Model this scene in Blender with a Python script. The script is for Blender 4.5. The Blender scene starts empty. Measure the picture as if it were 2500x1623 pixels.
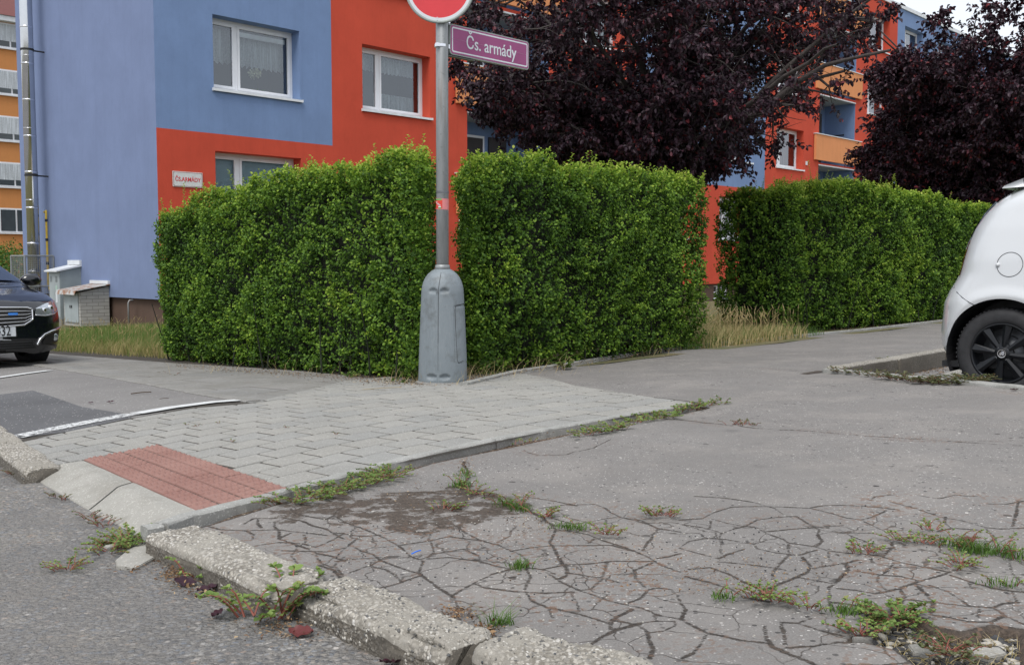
import bpy, bmesh, math, random
import numpy as np
from mathutils import Vector, Matrix, noise as mnoise
R = math.radians
random.seed(7); rng = np.random.default_rng(7)
C = bpy.context.scene.collection
# ------------------------------------------------------------------ camera
FPX = 2431.; CXP, CYP = 1250., 811.5; HC = .85
TH = math.atan(171/FPX); CT, ST = math.cos(TH), math.sin(TH)
cd = bpy.data.cameras.new('camera'); cam = bpy.data.objects.new('camera', cd); C.objects.link(cam)
cd.sensor_width = 36; cd.lens = 36*FPX/2500; cd.clip_end = 1000; cd.clip_start = .05
cam.location = (0, 0, HC); cam.rotation_euler = (math.pi/2-TH, 0, 0)
bpy.context.scene.camera = cam
# ------------------------------------------------------------------ sky, sun, exposure
SUN_EL, SUN_AZ = R(58), R(200)
w = bpy.data.worlds.new('World'); bpy.context.scene.world = w; w.use_nodes = True
nt = w.node_tree; nt.nodes.clear()
wo = nt.nodes.new('ShaderNodeOutputWorld'); bg = nt.nodes.new('ShaderNodeBackground')
sky = nt.nodes.new('ShaderNodeTexSky'); sky.sky_type = 'NISHITA'; sky.sun_disc = False
sky.sun_elevation = SUN_EL; sky.sun_rotation = SUN_AZ; sky.dust_density = 3; sky.air_density = 1
mx = nt.nodes.new('ShaderNodeMix'); mx.data_type = 'RGBA'; mx.inputs[0].default_value = .86
mx.inputs[7].default_value = (6.3, 6.6, 7.1, 1)
nt.links.new(sky.outputs[0], mx.inputs[6]); nt.links.new(mx.outputs[2], bg.inputs[0])
bg.inputs[1].default_value = .108; nt.links.new(bg.outputs[0], wo.inputs[0])
sd = bpy.data.lights.new('sun', 'SUN'); so = bpy.data.objects.new('sun', sd); C.objects.link(so)
sd.energy = 1.5; sd.angle = R(25); sd.color = (1, .97, .92)
sv = Vector((math.sin(SUN_AZ)*math.cos(SUN_EL), math.cos(SUN_AZ)*math.cos(SUN_EL), math.sin(SUN_EL)))
so.rotation_euler = sv.to_track_quat('Z', 'Y').to_euler()
vs = bpy.context.scene.view_settings
vs.view_transform = 'Standard'; vs.look = 'None'; vs.gamma = 1; vs.exposure = .66
# ------------------------------------------------------------------ frames of reference
FX, FY = math.sin(R(43.7)), math.cos(R(43.7))        # F: along the facade; G: towards the street, away from it
GX, GY = FY, -FX
SL = .035
def uv2xy(u, v): return (u*FX+v*GX, u*FY+v*GY)
def xy2uv(x, y): return (x*FX+y*FY, x*GX+y*GY)
def zuv(u, v):
    return SL*(np.clip(v, -20.5, 3)+5.2)
def zg(x, y): return float(zuv(0, x*GX+y*GY))
def UV(u, v, dz=0): x, y = uv2xy(u, v); return Vector((x, y, float(zuv(u, v))+dz))
def ray(px, py):
    a = (px-CXP)/FPX; b = -(py-CYP)/FPX
    return (a, CT+b*ST, -ST+b*CT)
def P(px, py, dz=0):
    d = ray(px, py)
    t = (HC-SL*5.2-dz)/(SL*(GX*d[0]+GY*d[1])-d[2])
    return Vector((t*d[0], t*d[1], HC+t*d[2]))
def Puv(px, py, dz=0): p = P(px, py, dz); return xy2uv(p.x, p.y)
def AT(px, py, Y):
    d = ray(px, py); t = Y/d[1]; return Vector((t*d[0], Y, HC+t*d[2]))
# ------------------------------------------------------------------ object helpers
def link(o): C.objects.link(o); return o
def tag(o, label, cat, group=None):
    o['label'] = label; o['category'] = cat
    if group: o['group'] = group
    return o
def struct(o): o['kind'] = 'structure'; return o
def stuff(o, label=None, cat=None):
    o['kind'] = 'stuff'
    if label: o['label'] = label; o['category'] = cat
    return o
def thing(name, loc, rotz, label, cat, group=None):
    o = link(bpy.data.objects.new(name, None)); o.location = loc; o.rotation_euler = (0, 0, rotz)
    return tag(o, label, cat, group)
def npmesh(name, verts, faces, mats, parent=None, smooth=False, uv=None, attrs=None, midx=None):
    """faces: ndarray (n,k) or list"""
    me = bpy.data.meshes.new(name)
    verts = np.asarray(verts, dtype=np.float32)
    if isinstance(faces, np.ndarray):
        n, k = faces.shape
        me.vertices.add(len(verts)); me.vertices.foreach_set('co', verts.ravel())
        me.loops.add(n*k); me.loops.foreach_set('vertex_index', faces.astype(np.int32).ravel())
        me.polygons.add(n); me.polygons.foreach_set('loop_start', np.arange(0, n*k, k, dtype=np.int32))
        me.update(calc_edges=True); me.validate()
    else:
        me.from_pydata([tuple(map(float, v)) for v in verts], [], [tuple(int(i) for i in f) for f in faces]); me.update()
    if not isinstance(mats, (list, tuple)): mats = [mats]
    for m in mats: me.materials.append(m)
    if midx is not None: me.polygons.foreach_set('material_index', np.asarray(midx, dtype=np.int32))
    if smooth: me.polygons.foreach_set('use_smooth', np.ones(len(me.polygons), bool))
    if uv is not None:
        l = me.uv_layers.new(name='UVMap'); vi = np.zeros(len(me.loops), np.int32); me.loops.foreach_get('vertex_index', vi)
        l.data.foreach_set('uv', np.asarray(uv, np.float32)[vi].ravel())
    for k_, a in (attrs or {}).items():
        dom = 'POINT' if len(a) == len(verts) else 'FACE'
        at = me.attributes.new(k_, 'FLOAT', dom); at.data.foreach_set('value', np.asarray(a, np.float32))
    o = link(bpy.data.objects.new(name, me))
    if parent is not None: o.parent = parent
    return o
class MB:
    def __init__(s): s.v = []; s.f = []; s.m = []
    def add(s, vs, fs, mi=0):
        b = len(s.v); s.v += [tuple(v) for v in vs]; s.f += [tuple(b+i for i in f) for f in fs]; s.m += [mi]*len(fs); return s
    def box(s, x0, x1, y0, y1, z0, z1, mi=0, M=None):
        vs = [Vector(p) for p in ((x0,y0,z0),(x1,y0,z0),(x1,y1,z0),(x0,y1,z0),(x0,y0,z1),(x1,y0,z1),(x1,y1,z1),(x0,y1,z1))]
        if M is not None: vs = [M @ v for v in vs]
        return s.add(vs, [(0,3,2,1),(4,5,6,7),(0,1,5,4),(1,2,6,5),(2,3,7,6),(3,0,4,7)], mi)
    def tube(s, pts, r, n=8, mi=0, cap=True):
        pts = [Vector(p) for p in pts]; rs = r if isinstance(r, (list, tuple)) else [r]*len(pts)
        b = len(s.v); fs = []
        for i, p in enumerate(pts):
            d = (pts[min(i+1, len(pts)-1)]-pts[max(i-1, 0)]).normalized()
            a = d.orthogonal().normalized() if i == 0 else (a-d*a.dot(d)).normalized()
            c = d.cross(a)
            for k in range(n):
                t = 2*math.pi*k/n; s.v.append(tuple(p+(a*math.cos(t)+c*math.sin(t))*rs[i]))
        for i in range(len(pts)-1):
            for k in range(n):
                k2 = (k+1) % n; fs.append((b+i*n+k, b+i*n+k2, b+(i+1)*n+k2, b+(i+1)*n+k))
        if cap: fs.append(tuple(b+k for k in range(n-1, -1, -1))); fs.append(tuple(b+(len(pts)-1)*n+k for k in range(n)))
        s.f += fs; s.m += [mi]*len(fs); return s
    def lathe(s, prof, n=32, mi=0, c=(0,0,0), axis='Z'):
        b = len(s.v); fs = []
        for (r, h) in prof:
            for k in range(n):
                t = 2*math.pi*k/n; a, d = r*math.cos(t), r*math.sin(t)
                q = (a, d, h) if axis == 'Z' else ((a, h, d) if axis == 'Y' else (h, a, d))
                s.v.append((q[0]+c[0], q[1]+c[1], q[2]+c[2]))
        for i in range(len(prof)-1):
            for k in range(n):
                k2 = (k+1) % n; fs.append((b+i*n+k, b+i*n+k2, b+(i+1)*n+k2, b+(i+1)*n+k))
        s.f += fs; s.m += [mi]*len(fs); return s
    def build(s, name, mats, parent=None, smooth=False, bevel=0):
        o = npmesh(name, s.v, s.f, mats, parent, False, midx=s.m if isinstance(mats, (list, tuple)) else None)
        if smooth:
            o.data.polygons.foreach_set('use_smooth', np.ones(len(o.data.polygons), bool))
        if bevel:
            md = o.modifiers.new('b', 'BEVEL'); md.width = bevel; md.segments = 2; md.limit_method = 'ANGLE'
        return o
def text(body, size, mat, parent, M, sx=1., name='lettering', ext=.001, off=0.):
    cu = bpy.data.curves.new(name, 'FONT'); cu.body = body; cu.size = size; cu.extrude = ext; cu.align_x = 'CENTER'; cu.align_y = 'CENTER'; cu.offset = off
    o = link(bpy.data.objects.new(name, cu)); dg = bpy.context.evaluated_depsgraph_get()
    me = bpy.data.meshes.new_from_object(o.evaluated_get(dg)); C.objects.unlink(o); bpy.data.objects.remove(o)
    for v in me.vertices: v.co = M @ Vector((v.co.x*sx, v.co.y, v.co.z))
    me.materials.clear(); me.materials.append(mat)
    o = link(bpy.data.objects.new(name, me)); o.parent = parent; return o
# ------------------------------------------------------------------ material helpers
class NT:
    def __init__(s, name):
        s.m = bpy.data.materials.new(name); s.m.use_nodes = True; s.t = s.m.node_tree; s.t.nodes.clear()
        s.out = s.n('ShaderNodeOutputMaterial'); s.b = s.n('ShaderNodeBsdfPrincipled'); s.l(s.b.outputs[0], s.out.inputs[0])
        s._p = None
    def n(s, ty, **k):
        o = s.t.nodes.new(ty)
        for a, b in k.items(): setattr(o, a, b)
        return o
    def l(s, a, b): s.t.links.new(a, b)
    def setv(s, i, v):
        if hasattr(v, 'is_output'): s.l(v, i)
        else: i.default_value = (*v, 1) if isinstance(v, tuple) and len(v) == 3 and i.type == 'RGBA' else v
    def pos(s):
        if s._p is None: s._p = s.n('ShaderNodeNewGeometry').outputs['Position']
        return s._p
    def mapped(s, scale, src=None):
        m = s.n('ShaderNodeMapping'); s.l(src or s.pos(), m.inputs[0]); m.inputs['Scale'].default_value = scale; return m.outputs[0]
    def noise(s, sc, det=4, rough=.55, vec=None, dist=0):
        o = s.n('ShaderNodeTexNoise'); s.l(vec or s.pos(), o.inputs['Vector']); o.inputs['Scale'].default_value = sc
        o.inputs['Detail'].default_value = det; o.inputs['Roughness'].default_value = rough; o.inputs['Distortion'].default_value = dist
        return o.outputs[0]
    def vor(s, sc, feat='F1', vec=None, rnd=1):
        o = s.n('ShaderNodeTexVoronoi', feature=feat); s.l(vec or s.pos(), o.inputs['Vector']); o.inputs['Scale'].default_value = sc
        o.inputs['Randomness'].default_value = rnd; return o
    def math(s, op, a, b=0., c=0., clamp=False):
        o = s.n('ShaderNodeMath', operation=op, use_clamp=clamp)
        for i, v in enumerate((a, b, c)): s.setv(o.inputs[i], v)
        return o.outputs[0]
    def rng(s, v, a, b, c=0., d=1., smooth=False):
        o = s.n('ShaderNodeMapRange', clamp=True); o.interpolation_type = 'SMOOTHSTEP' if smooth else 'LINEAR'
        s.setv(o.inputs[0], v)
        for i, q in zip((1, 2, 3, 4), (a, b, c, d)): o.inputs[i].default_value = q
        return o.outputs[0]
    def ramp(s, v, stops, const=False):
        o = s.n('ShaderNodeValToRGB'); s.l(v, o.inputs[0]); cr = o.color_ramp
        if const: cr.interpolation = 'CONSTANT'
        while len(cr.elements) < len(stops): cr.elements.new(.5)
        for e, (p, c) in zip(cr.elements, stops): e.position = p; e.color = (*c, 1)
        return o.outputs[0]
    def mix(s, f, a, b, mode='MIX'):
        o = s.n('ShaderNodeMix', data_type='RGBA', blend_type=mode); s.setv(o.inputs[0], f); s.setv(o.inputs[6], a); s.setv(o.inputs[7], b); return o.outputs[2]
    def attr(s, name): return s.n('ShaderNodeAttribute', attribute_name=name).outputs['Fac']
    def sep(s, v): o = s.n('ShaderNodeSeparateColor'); s.l(v, o.inputs[0]); return o.outputs
    def bump(s, h, st=.5, dist=.01, prev=None):
        o = s.n('ShaderNodeBump'); s.l(h, o.inputs['Height']); o.inputs['Strength'].default_value = st; o.inputs['Distance'].default_value = dist
        if prev is not None: s.l(prev, o.inputs['Normal'])
        return o.outputs[0]
    def fin(s, col=None, rough=None, nrm=None, **k):
        if col is not None: s.setv(s.b.inputs['Base Color'], col)
        if rough is not None: s.setv(s.b.inputs['Roughness'], rough)
        if nrm is not None: s.l(nrm, s.b.inputs['Normal'])
        for a, b in k.items(): s.setv(s.b.inputs[a.replace('_', ' ')], b)
        return s.m
def lum(c, k): return tuple(x*k for x in c)
def simple(name, col, rough=.6, var=.12, sc=6., bump=0., bsc=60., **k):
    s = NT(name); n1 = s.noise(sc, 5)
    c = s.mix(s.rng(n1, .3, .7), lum(col, 1-var), lum(col, 1+var))
    nr = s.bump(s.noise(bsc, 3), .4, bump) if bump else None
    return s.fin(c, rough, nr, **k)
def plaster(name, col, dirt=.1):
    s = NT(name); v = s.mapped((1, 1, .35)); n1 = s.noise(1.3, 6, .6); n2 = s.noise(14, 4, .6, v); n3 = s.noise(60, 3, .6)
    c = s.mix(s.rng(n1, .3, .72), lum(col, 1-dirt), lum(col, 1+dirt*.6))
    c = s.mix(s.math('MULTIPLY', s.rng(n2, .5, .78), .16), c, lum(col, .6))
    c = s.mix(s.math('MULTIPLY', s.rng(n3, .3, .7), .16), c, lum(col, .75))
    s2 = s.noise(5, 5, .7, s.mapped((1, 1, .06))); c = s.mix(s.math('MULTIPLY', s.rng(s2, .50, .75), .22), c, lum(col, .66))
    return s.fin(c, .9, s.bump(n3, .5, .006), Specular_IOR_Level=.2)
M = {}
M['blue'] = plaster('blue_plaster', (.185, .27, .455))
M['gable'] = plaster('dim_gable_plaster', (.192, .243, .392), .09)  # facade blue again, with the gable's weaker light put into the colour
M['red'] = plaster('red_plaster', (.56, .080, .045))
M['orange'] = plaster('orange_plaster', (.70, .29, .125), .06)
M['farorange'] = plaster('far_orange_plaster', (.56, .24, .085), .06)
M['plinth'] = plaster('brown_plinth', (.115, .075, .058), .2)
M['white'] = simple('white_pvc', (.74, .75, .78), .35, .04, 3)
M['trim'] = simple('white_sheet_metal', (.66, .68, .70), .4, .1, 5)
M['ceil'] = simple('balcony_ceiling', (.40, .43, .44), .9, .05, 3)
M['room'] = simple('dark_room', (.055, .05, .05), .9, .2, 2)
M['galv'] = NT('galvanised_steel')
s = M['galv']; v = s.mapped((6, 6, .7)); n1 = s.noise(3, 6, .65, v); n2 = s.noise(1.2, 4, .6, s.mapped((9, 9, .55))); n3 = s.noise(40, 3)
c = s.mix(s.rng(n1, .3, .7), (.20, .21, .21), (.36, .375, .38)); c = s.mix(s.math('MULTIPLY', s.rng(n2, .56, .74), .7), c, (.16, .095, .05))
c = s.mix(s.math('MULTIPLY', s.rng(n3, .6, .75), .4), c, (.1, .1, .1)); M['galv'] = s.fin(c, .5, s.bump(n3, .2, .001), Metallic=.45)
s = NT('grey_plastic_cover'); n1 = s.noise(3, 5, .6, s.mapped((1, 1, .4))); n2 = s.noise(70, 4, .7, s.mapped((1.6, 1.6, .25))); n3 = s.noise(9, 5, .7)
c = s.mix(s.rng(n1, .3, .7), (.150, .178, .195), (.215, .245, .265)); c = s.mix(s.math('MULTIPLY', s.rng(n2, .5, .75), .35), c, (.31, .33, .34))
c = s.mix(s.math('MULTIPLY', s.rng(n3, .52, .70), .55), c, (.085, .09, .085)); M['cover'] = s.fin(c, .55, s.bump(n2, .25, .001))
M['dark'] = simple('dark_gap', (.02, .02, .02), .8, .2)
M['chrome'] = simple('chrome', (.75, .75, .77), .14, .04, 4, Metallic=1.)
M['steel'] = simple('stainless_steel', (.62, .63, .64), .16, .05, 4, bump=.002, bsc=2.5, Metallic=1.)
M['rubber'] = simple('tyre_rubber', (.022, .022, .024), .75, .25, 30)
M['rimblack'] = simple('black_alloy', (.007, .008, .010), .28, .15, 20, Specular_IOR_Level=.35)
M['rimgrey'] = simple('dull_metal', (.16, .165, .175), .45, .15, 10, Metallic=.6)
M['redsheet'] = simple('red_reflective_sheet', (.62, .035, .045), .45, .05, 8)
M['whitesheet'] = simple('white_reflective_sheet', (.62, .65, .68), .45, .05, 8)
M['purple'] = simple('purple_reflective_sheet', (.29, .05, .17), .45, .14, 4)
M['signback'] = simple('grey_sign_edge', (.30, .33, .31), .55, .12, 8)
def glass(name, tint=(.8, .85, .85), refl=.08):
    s = NT(name); s.t.nodes.remove(s.b); tr = s.n('ShaderNodeBsdfTransparent'); tr.inputs[0].default_value = (*tint, 1)
    gl = s.n('ShaderNodeBsdfGlossy'); gl.inputs[1].default_value = .02; gl.inputs[0].default_value = (.9, .95, 1, 1)
    fr = s.n('ShaderNodeFresnel'); fr.inputs[0].default_value = 1.5; m = s.n('ShaderNodeMixShader')
    s.l(s.math('ADD', s.math('MULTIPLY', fr.outputs[0], 1.6), refl, clamp=True), m.inputs[0]); s.l(tr.outputs[0], m.inputs[1]); s.l(gl.outputs[0], m.inputs[2]); s.l(m.outputs[0], s.out.inputs[0]); return s.m
M['glass'] = glass('window_glass'); M['carglass'] = glass('car_glass', (.22, .26, .27), .08)
def lace(name, col, a0=.55, a1=.95, sc=60):
    s = NT(name); n1 = s.vor(sc); st = s.noise(20, 3, .6, s.mapped((1, 1, .04)))
    al = s.math('MAXIMUM', s.rng(n1.outputs[0], .35, .6, a0, a1), s.rng(st, .45, .6, a0*.8, a1))
    s.l(al, s.b.inputs['Alpha']); s.b.inputs['Subsurface Weight'].default_value = 0
    return s.fin(s.mix(s.rng(st, .35, .65), lum(col, .72), col), .9)
M['lace'] = lace('lace_curtain', (.62, .66, .70), .5, .9); M['drape'] = lace('net_curtain', (.55, .58, .60), .85, 1., 30)
M['pinkdrape'] = lace('pink_curtain', (.36, .20, .19), .9, 1., 30)
s = NT('venetian_blind'); z = s.n('ShaderNodeSeparateXYZ'); s.l(s.pos(), z.inputs[0])
k = s.math('FRACT', s.math('MULTIPLY', z.outputs[2], 38.)); M['blind'] = s.fin(s.mix(s.rng(k, 0, .9), (.42, .52, .58), (.66, .76, .82)), .5)
# leaves
def leafmat(name, stops, trans=.35, rough=.55, spec=.3):
    s = NT(name); c = s.ramp(s.attr('rnd'), stops)
    s.fin(c, rough, Specular_IOR_Level=spec)
    tl = s.n('ShaderNodeBsdfTranslucent'); s.l(c, tl.inputs[0]); m = s.n('ShaderNodeMixShader'); m.inputs[0].default_value = trans
    s.l(s.b.outputs[0], m.inputs[1]); s.l(tl.outputs[0], m.inputs[2]); s.l(m.outputs[0], s.out.inputs[0]); return s.m
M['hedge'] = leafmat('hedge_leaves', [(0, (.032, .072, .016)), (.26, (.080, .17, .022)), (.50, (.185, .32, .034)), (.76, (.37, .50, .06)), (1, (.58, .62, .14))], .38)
M['plum'] = leafmat('purple_leaves', [(0, (.019, .012, .018)), (.5, (.042, .022, .033)), (.8, (.072, .028, .040)), (.95, (.15, .026, .034)), (1, (.20, .034, .04))], .12, .48, .28)
M['weed'] = leafmat('weed_leaves', [(0, (.05, .10, .02)), (.45, (.13, .21, .045)), (.85, (.25, .34, .095)), (1, (.30, .19, .09))], .3)
M['greyweed'] = leafmat('dusty_weed_leaves', [(0, (.045, .06, .02)), (.4, (.09, .11, .04)), (.8, (.15, .165, .075)), (1, (.18, .10, .05))], .25)
M['grass'] = leafmat('grass_blades', [(0, (.06, .13, .02)), (.4, (.11, .20, .035)), (.6, (.22, .24, .07)), (.8, (.40, .33, .14)), (1, (.50, .40, .20))], .3)
M['drygrass'] = leafmat('dry_grass', [(0, (.10, .16, .03)), (.25, (.25, .22, .08)), (.6, (.42, .33, .15)), (1, (.58, .47, .25))], .3)
M['bush'] = leafmat('shrub_leaves', [(0, (.02, .055, .012)), (.5, (.06, .14, .02)), (1, (.16, .27, .04))], .3)
M['twig'] = simple('twigs', (.085, .06, .042), .85, .3, 15)
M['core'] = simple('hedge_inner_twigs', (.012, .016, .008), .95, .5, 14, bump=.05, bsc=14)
M['bark'] = simple('plum_bark', (.055, .045, .042), .85, .3, 20, bump=.01, bsc=40)
M['redstem'] = simple('red_stems', (.22, .07, .05), .6, .2, 20)
M['deadleaf'] = leafmat('fallen_leaves', [(0, (.035, .012, .022)), (.5, (.07, .02, .03)), (1, (.13, .03, .028))], .1, .4)
M['litter'] = leafmat('dry_litter', [(0, (.06, .035, .02)), (.5, (.17, .09, .045)), (.8, (.30, .19, .10)), (1, (.42, .32, .2))], .1, .8)
# ================================================================== GROUND MATERIALS
def asphalt_old():
    s = NT('old_asphalt')
    big = s.noise(1.3, 6, .68); mid = s.noise(7, 6, .65); fine = s.noise(260, 3, .7); fib = s.noise(26, 5, .7, s.mapped((1, 1, 1)))
    c = s.mix(s.rng(big, .3, .7), (.208, .195, .183), (.275, .261, .247))
    c = s.mix(s.math('MULTIPLY', s.rng(mid, .35, .68), .5), c, (.225, .217, .209))
    c = s.mix(s.rng(fine, .3, .7, 0, .75), c, (.105, .097, .092)); c = s.mix(s.math('MULTIPLY', s.rng(s.noise(2.2, 6, .7), .48, .62), .30), c, (.30, .275, .25)); c = s.mix(s.math('MULTIPLY', s.rng(s.noise(3.1, 6, .75), .52, .66), .28), c, (.15, .142, .137))
    # pale chips and dark pits
    for sc, thr, col, rad in ((90, .945, (.52, .50, .47), .30), (42, .975, (.58, .56, .52), .24), (150, .90, (.46, .44, .42), .36), (60, .07, (.035, .033, .033), .34), (22, .03, (.04, .036, .034), .28)):
        vo = s.vor(sc); r_ = s.sep(vo.outputs['Color'])[0]
        sel = s.math('GREATER_THAN', r_, thr) if thr > .5 else s.math('LESS_THAN', r_, thr)
        blob = s.math('LESS_THAN', s.math('ADD', vo.outputs['Distance'], s.math('MULTIPLY', s.noise(sc*3, 2), .25)), rad+.12)
        dens = s.rng(s.noise(1.7, 4, .6), .38, .6, .25, 1)
        c = s.mix(s.math('MULTIPLY', s.math('MULTIPLY', sel, blob), dens), c, col)
    # sooty round stains
    vo = s.vor(2.2); r_ = s.sep(vo.outputs['Color'])[1]
    st = s.math('MULTIPLY', s.rng(vo.outputs['Distance'], .0, .14, 1, 0, True), s.math('GREATER_THAN', r_, .75))
    c = s.mix(s.math('MULTIPLY', st, s.rng(fib, .3, .6, .1, .6)), c, (.09, .085, .083))
    # cracks: signed distance (m) traced per vertex, ragged by noise; fine net of secondary cracks only where the slab is broken
    d = s.attr('crack'); ragn = s.math('MULTIPLY', s.math('SUBTRACT', s.noise(70, 5, .75), .5), .016)
    dd = s.math('ADD', d, ragn); net = s.attr('net')
    warp = s.n('ShaderNodeVectorMath', operation='ADD'); s.l(s.pos(), warp.inputs[0]); nn = s.n('ShaderNodeTexNoise'); s.l(s.pos(), nn.inputs[0]); nn.inputs['Scale'].default_value = 3.; nn.inputs['Detail'].default_value = 5
    sc_ = s.n('ShaderNodeVectorMath', operation='SCALE'); s.l(nn.outputs[1], sc_.inputs[0]); sc_.inputs['Scale'].default_value = .35; s.l(sc_.outputs[0], warp.inputs[1])
    ve = s.vor(5.6, 'DISTANCE_TO_EDGE', warp.outputs[0])
    hair = s.math('MULTIPLY', s.rng(ve.outputs['Distance'], .004, .013, 1, 0), s.math('MULTIPLY', net, s.rng(s.noise(2.6, 3), .40, .50)))
    crk = s.rng(dd, -.0005, .0022, 1, 0); wide = s.rng(dd, -.012, -.004, 1, 0)
    allc = s.math('MAXIMUM', crk, s.math('MULTIPLY', hair, .8))
    lit = s.vor(150); soil = s.ramp(s.sep(lit.outputs['Color'])[0], [(0, (.035, .027, .021)), (.45, (.065, .046, .034)), (.75, (.13, .085, .055)), (.93, (.26, .19, .13)), (1, (.4, .34, .27))])
    c = s.mix(s.math('MULTIPLY', allc, .93), c, s.mix(s.rng(s.noise(90, 3, .7), .4, .65), (.022, .018, .015), (.070, .055, .043))); c = s.mix(wide, c, soil)
    # thin dirt dusting around the cracks and the soil patch
    dirt = s.math('ADD', s.attr('dirt'), s.math('MULTIPLY', s.math('SUBTRACT', s.noise(11, 6, .75), .5), .42))
    dm = s.math('MAXIMUM', s.rng(dirt, -.012, .014, 1, 0), s.rng(s.math('ADD', s.attr('rub'), s.math('MULTIPLY', s.math('SUBTRACT', s.noise(20, 4, .7), .5), .05)), -.01, .01, 1, 0)); c = s.mix(s.math('MULTIPLY', dm, .97), c, s.mix(s.rng(s.noise(120, 3, .7), .35, .65), (.040, .032, .026), (.105, .082, .066)))
    scat = s.math('MULTIPLY', s.rng(d, 0, .09, 1, 0), s.math('GREATER_THAN', s.sep(s.vor(95).outputs['Color'])[2], .8)); scat = s.math('MULTIPLY', scat, s.rng(s.noise(2.4, 3), .45, .6)); c = s.mix(s.math('MULTIPLY', scat, .8), c, (.16, .10, .07))
    h = s.math('ADD', s.math('MULTIPLY', fine, .25), s.math('MULTIPLY', allc, -3.)); h = s.math('ADD', h, s.math('MULTIPLY', dm, s.math('MULTIPLY', s.noise(120, 3), .8)))
    return s.fin(c, .9, s.bump(h, .55, .004), Specular_IOR_Level=.25)
def asphalt_road():
    s = NT('road_surface'); big = s.noise(1.1, 6, .65); v = s.mapped((1, 1, 1))
    wp = s.n('ShaderNodeVectorMath', operation='ADD'); s.l(s.pos(), wp.inputs[0]); nn = s.n('ShaderNodeTexNoise'); s.l(s.pos(), nn.inputs[0]); nn.inputs['Scale'].default_value = 60
    sc_ = s.n('ShaderNodeVectorMath', operation='SCALE'); s.l(nn.outputs[1], sc_.inputs[0]); sc_.inputs['Scale'].default_value = .012; s.l(sc_.outputs[0], wp.inputs[1])
    a = s.vor(74, 'F1', wp.outputs[0]); b = s.vor(190, 'F1', wp.outputs[0]); n3 = s.noise(420, 3, .7)
    ca = s.ramp(s.sep(a.outputs['Color'])[0], [(0, (.085, .09, .098)), (.3, (.20, .192, .182)), (.55, (.28, .255, .22)), (.75, (.15, .175, .21)), (.9, (.38, .365, .345)), (.97, (.33, .23, .165)), (1, (.58, .56, .53))])
    cb = s.ramp(s.sep(b.outputs['Color'])[1], [(0, (.07, .068, .066)), (.5, (.215, .20, .185)), (.85, (.33, .315, .29)), (1, (.50, .49, .46))])
    c = s.mix(s.rng(a.outputs['Distance'], .38, .60), ca, s.mix(.5, cb, (.13, .122, .112))); c = s.mix(s.math('MULTIPLY', s.rng(n3, .35, .65), .35), c, (.17, .16, .15))
    patch = s.rng(s.noise(1.3, 7, .7), .49, .54, 0, 1); c = s.mix(s.math('MULTIPLY', patch, .42), c, (.10, .10, .102))
    c = s.mix(s.math('MULTIPLY', s.rng(big, .35, .7), .35), c, (.24, .225, .21)); dusty = s.rng(s.noise(3.5, 5, .7), .5, .7); c = s.mix(s.math('MULTIPLY', dusty, .25), c, (.20, .18, .155))
    h = s.math('ADD', s.math('MULTIPLY', a.outputs['Distance'], -1.), s.math('MULTIPLY', b.outputs['Distance'], -.4)); h = s.math('ADD', h, s.math('MULTIPLY', s.noise(30, 4), 1.2))
    return s.fin(c, .88, s.bump(h, .85, .010), Specular_IOR_Level=.3)
def asphalt_plain(name, a, b, k):
    s = NT(name); n = s.noise(1.2, 6, .65); f_ = s.noise(160, 3, .75); c = s.mix(s.rng(n, .3, .7), a, b); c = s.mix(s.rng(f_, .35, .7, 0, .55), c, lum(a, .45))
    vo = s.vor(90); c = s.mix(s.math('MULTIPLY', s.math('GREATER_THAN', s.sep(vo.outputs['Color'])[0], k), s.math('LESS_THAN', vo.outputs[0], .4)), c, (.5, .49, .47))
    return s.fin(c, .9, s.bump(f_, .5, .003), Specular_IOR_Level=.25)
def concrete(name, a, b, spk=.3, bumpd=.002, agg=None, stain=.0):
    s = NT(name); n = s.noise(2.5, 6, .65); f_ = s.noise(330, 3, .75); t = s.attr('tone')
    c = s.mix(s.rng(n, .3, .7), a, b); c = s.mix(s.rng(f_, .35, .68, 0, spk), c, lum(a, .45)); c = s.mix(s.math('MULTIPLY', s.math('GREATER_THAN', s.sep(s.vor(240).outputs['Color'])[1], .93), .5), c, lum(b, 1.5))
    c = s.mix(s.math('MULTIPLY', t, .5), c, s.mix(1., c, (.80, .84, .90), 'MULTIPLY')) if agg is None else c
    h = f_
    if agg:
        wv = s.vor(agg); r_ = s.sep(wv.outputs['Color'])
        ca = s.ramp(r_[0], [(0, (.10, .105, .11)), (.15, (.27, .25, .22)), (.5, (.40, .37, .32)), (.8, (.52, .49, .44)), (1, (.62, .60, .57))])
        ex = s.rng(s.noise(4, 4, .6), .40, .56); c = s.mix(s.math('MULTIPLY', s.rng(wv.outputs['Distance'], .38, .5, 1, 0), s.math('MULTIPLY', ex, .28 if 'face' in name else .9)), c, ca)
        c = s.mix(s.math('MULTIPLY', s.rng(wv.outputs['Distance'], .5, .62), s.math('MULTIPLY', ex, .55)), c, (.12, .105, .085))
        h = s.math('ADD', s.math('MULTIPLY', s.math('MULTIPLY', wv.outputs['Distance'], ex), -1.6), s.math('MULTIPLY', f_, .35))
    if stain: c = s.mix(s.math('MULTIPLY', s.rng(s.noise(6, 6, .75), .48, .68), stain), c, (.14, .125, .10))
    return s.fin(c, .9, s.bump(h, .6, bumpd), Specular_IOR_Level=.25)
M['asph'] = asphalt_old(); M['road'] = asphalt_road()
M['park'] = asphalt_plain('parking_asphalt', (.20, .19, .185), (.26, .25, .24), .97)
M['patch'] = asphalt_plain('dark_asphalt_patch', (.10, .10, .105), (.145, .145, .15), .96)
M['paver'] = concrete('concrete_paver', (.290, .281, .258), (.362, .350, .322), .5)
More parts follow.
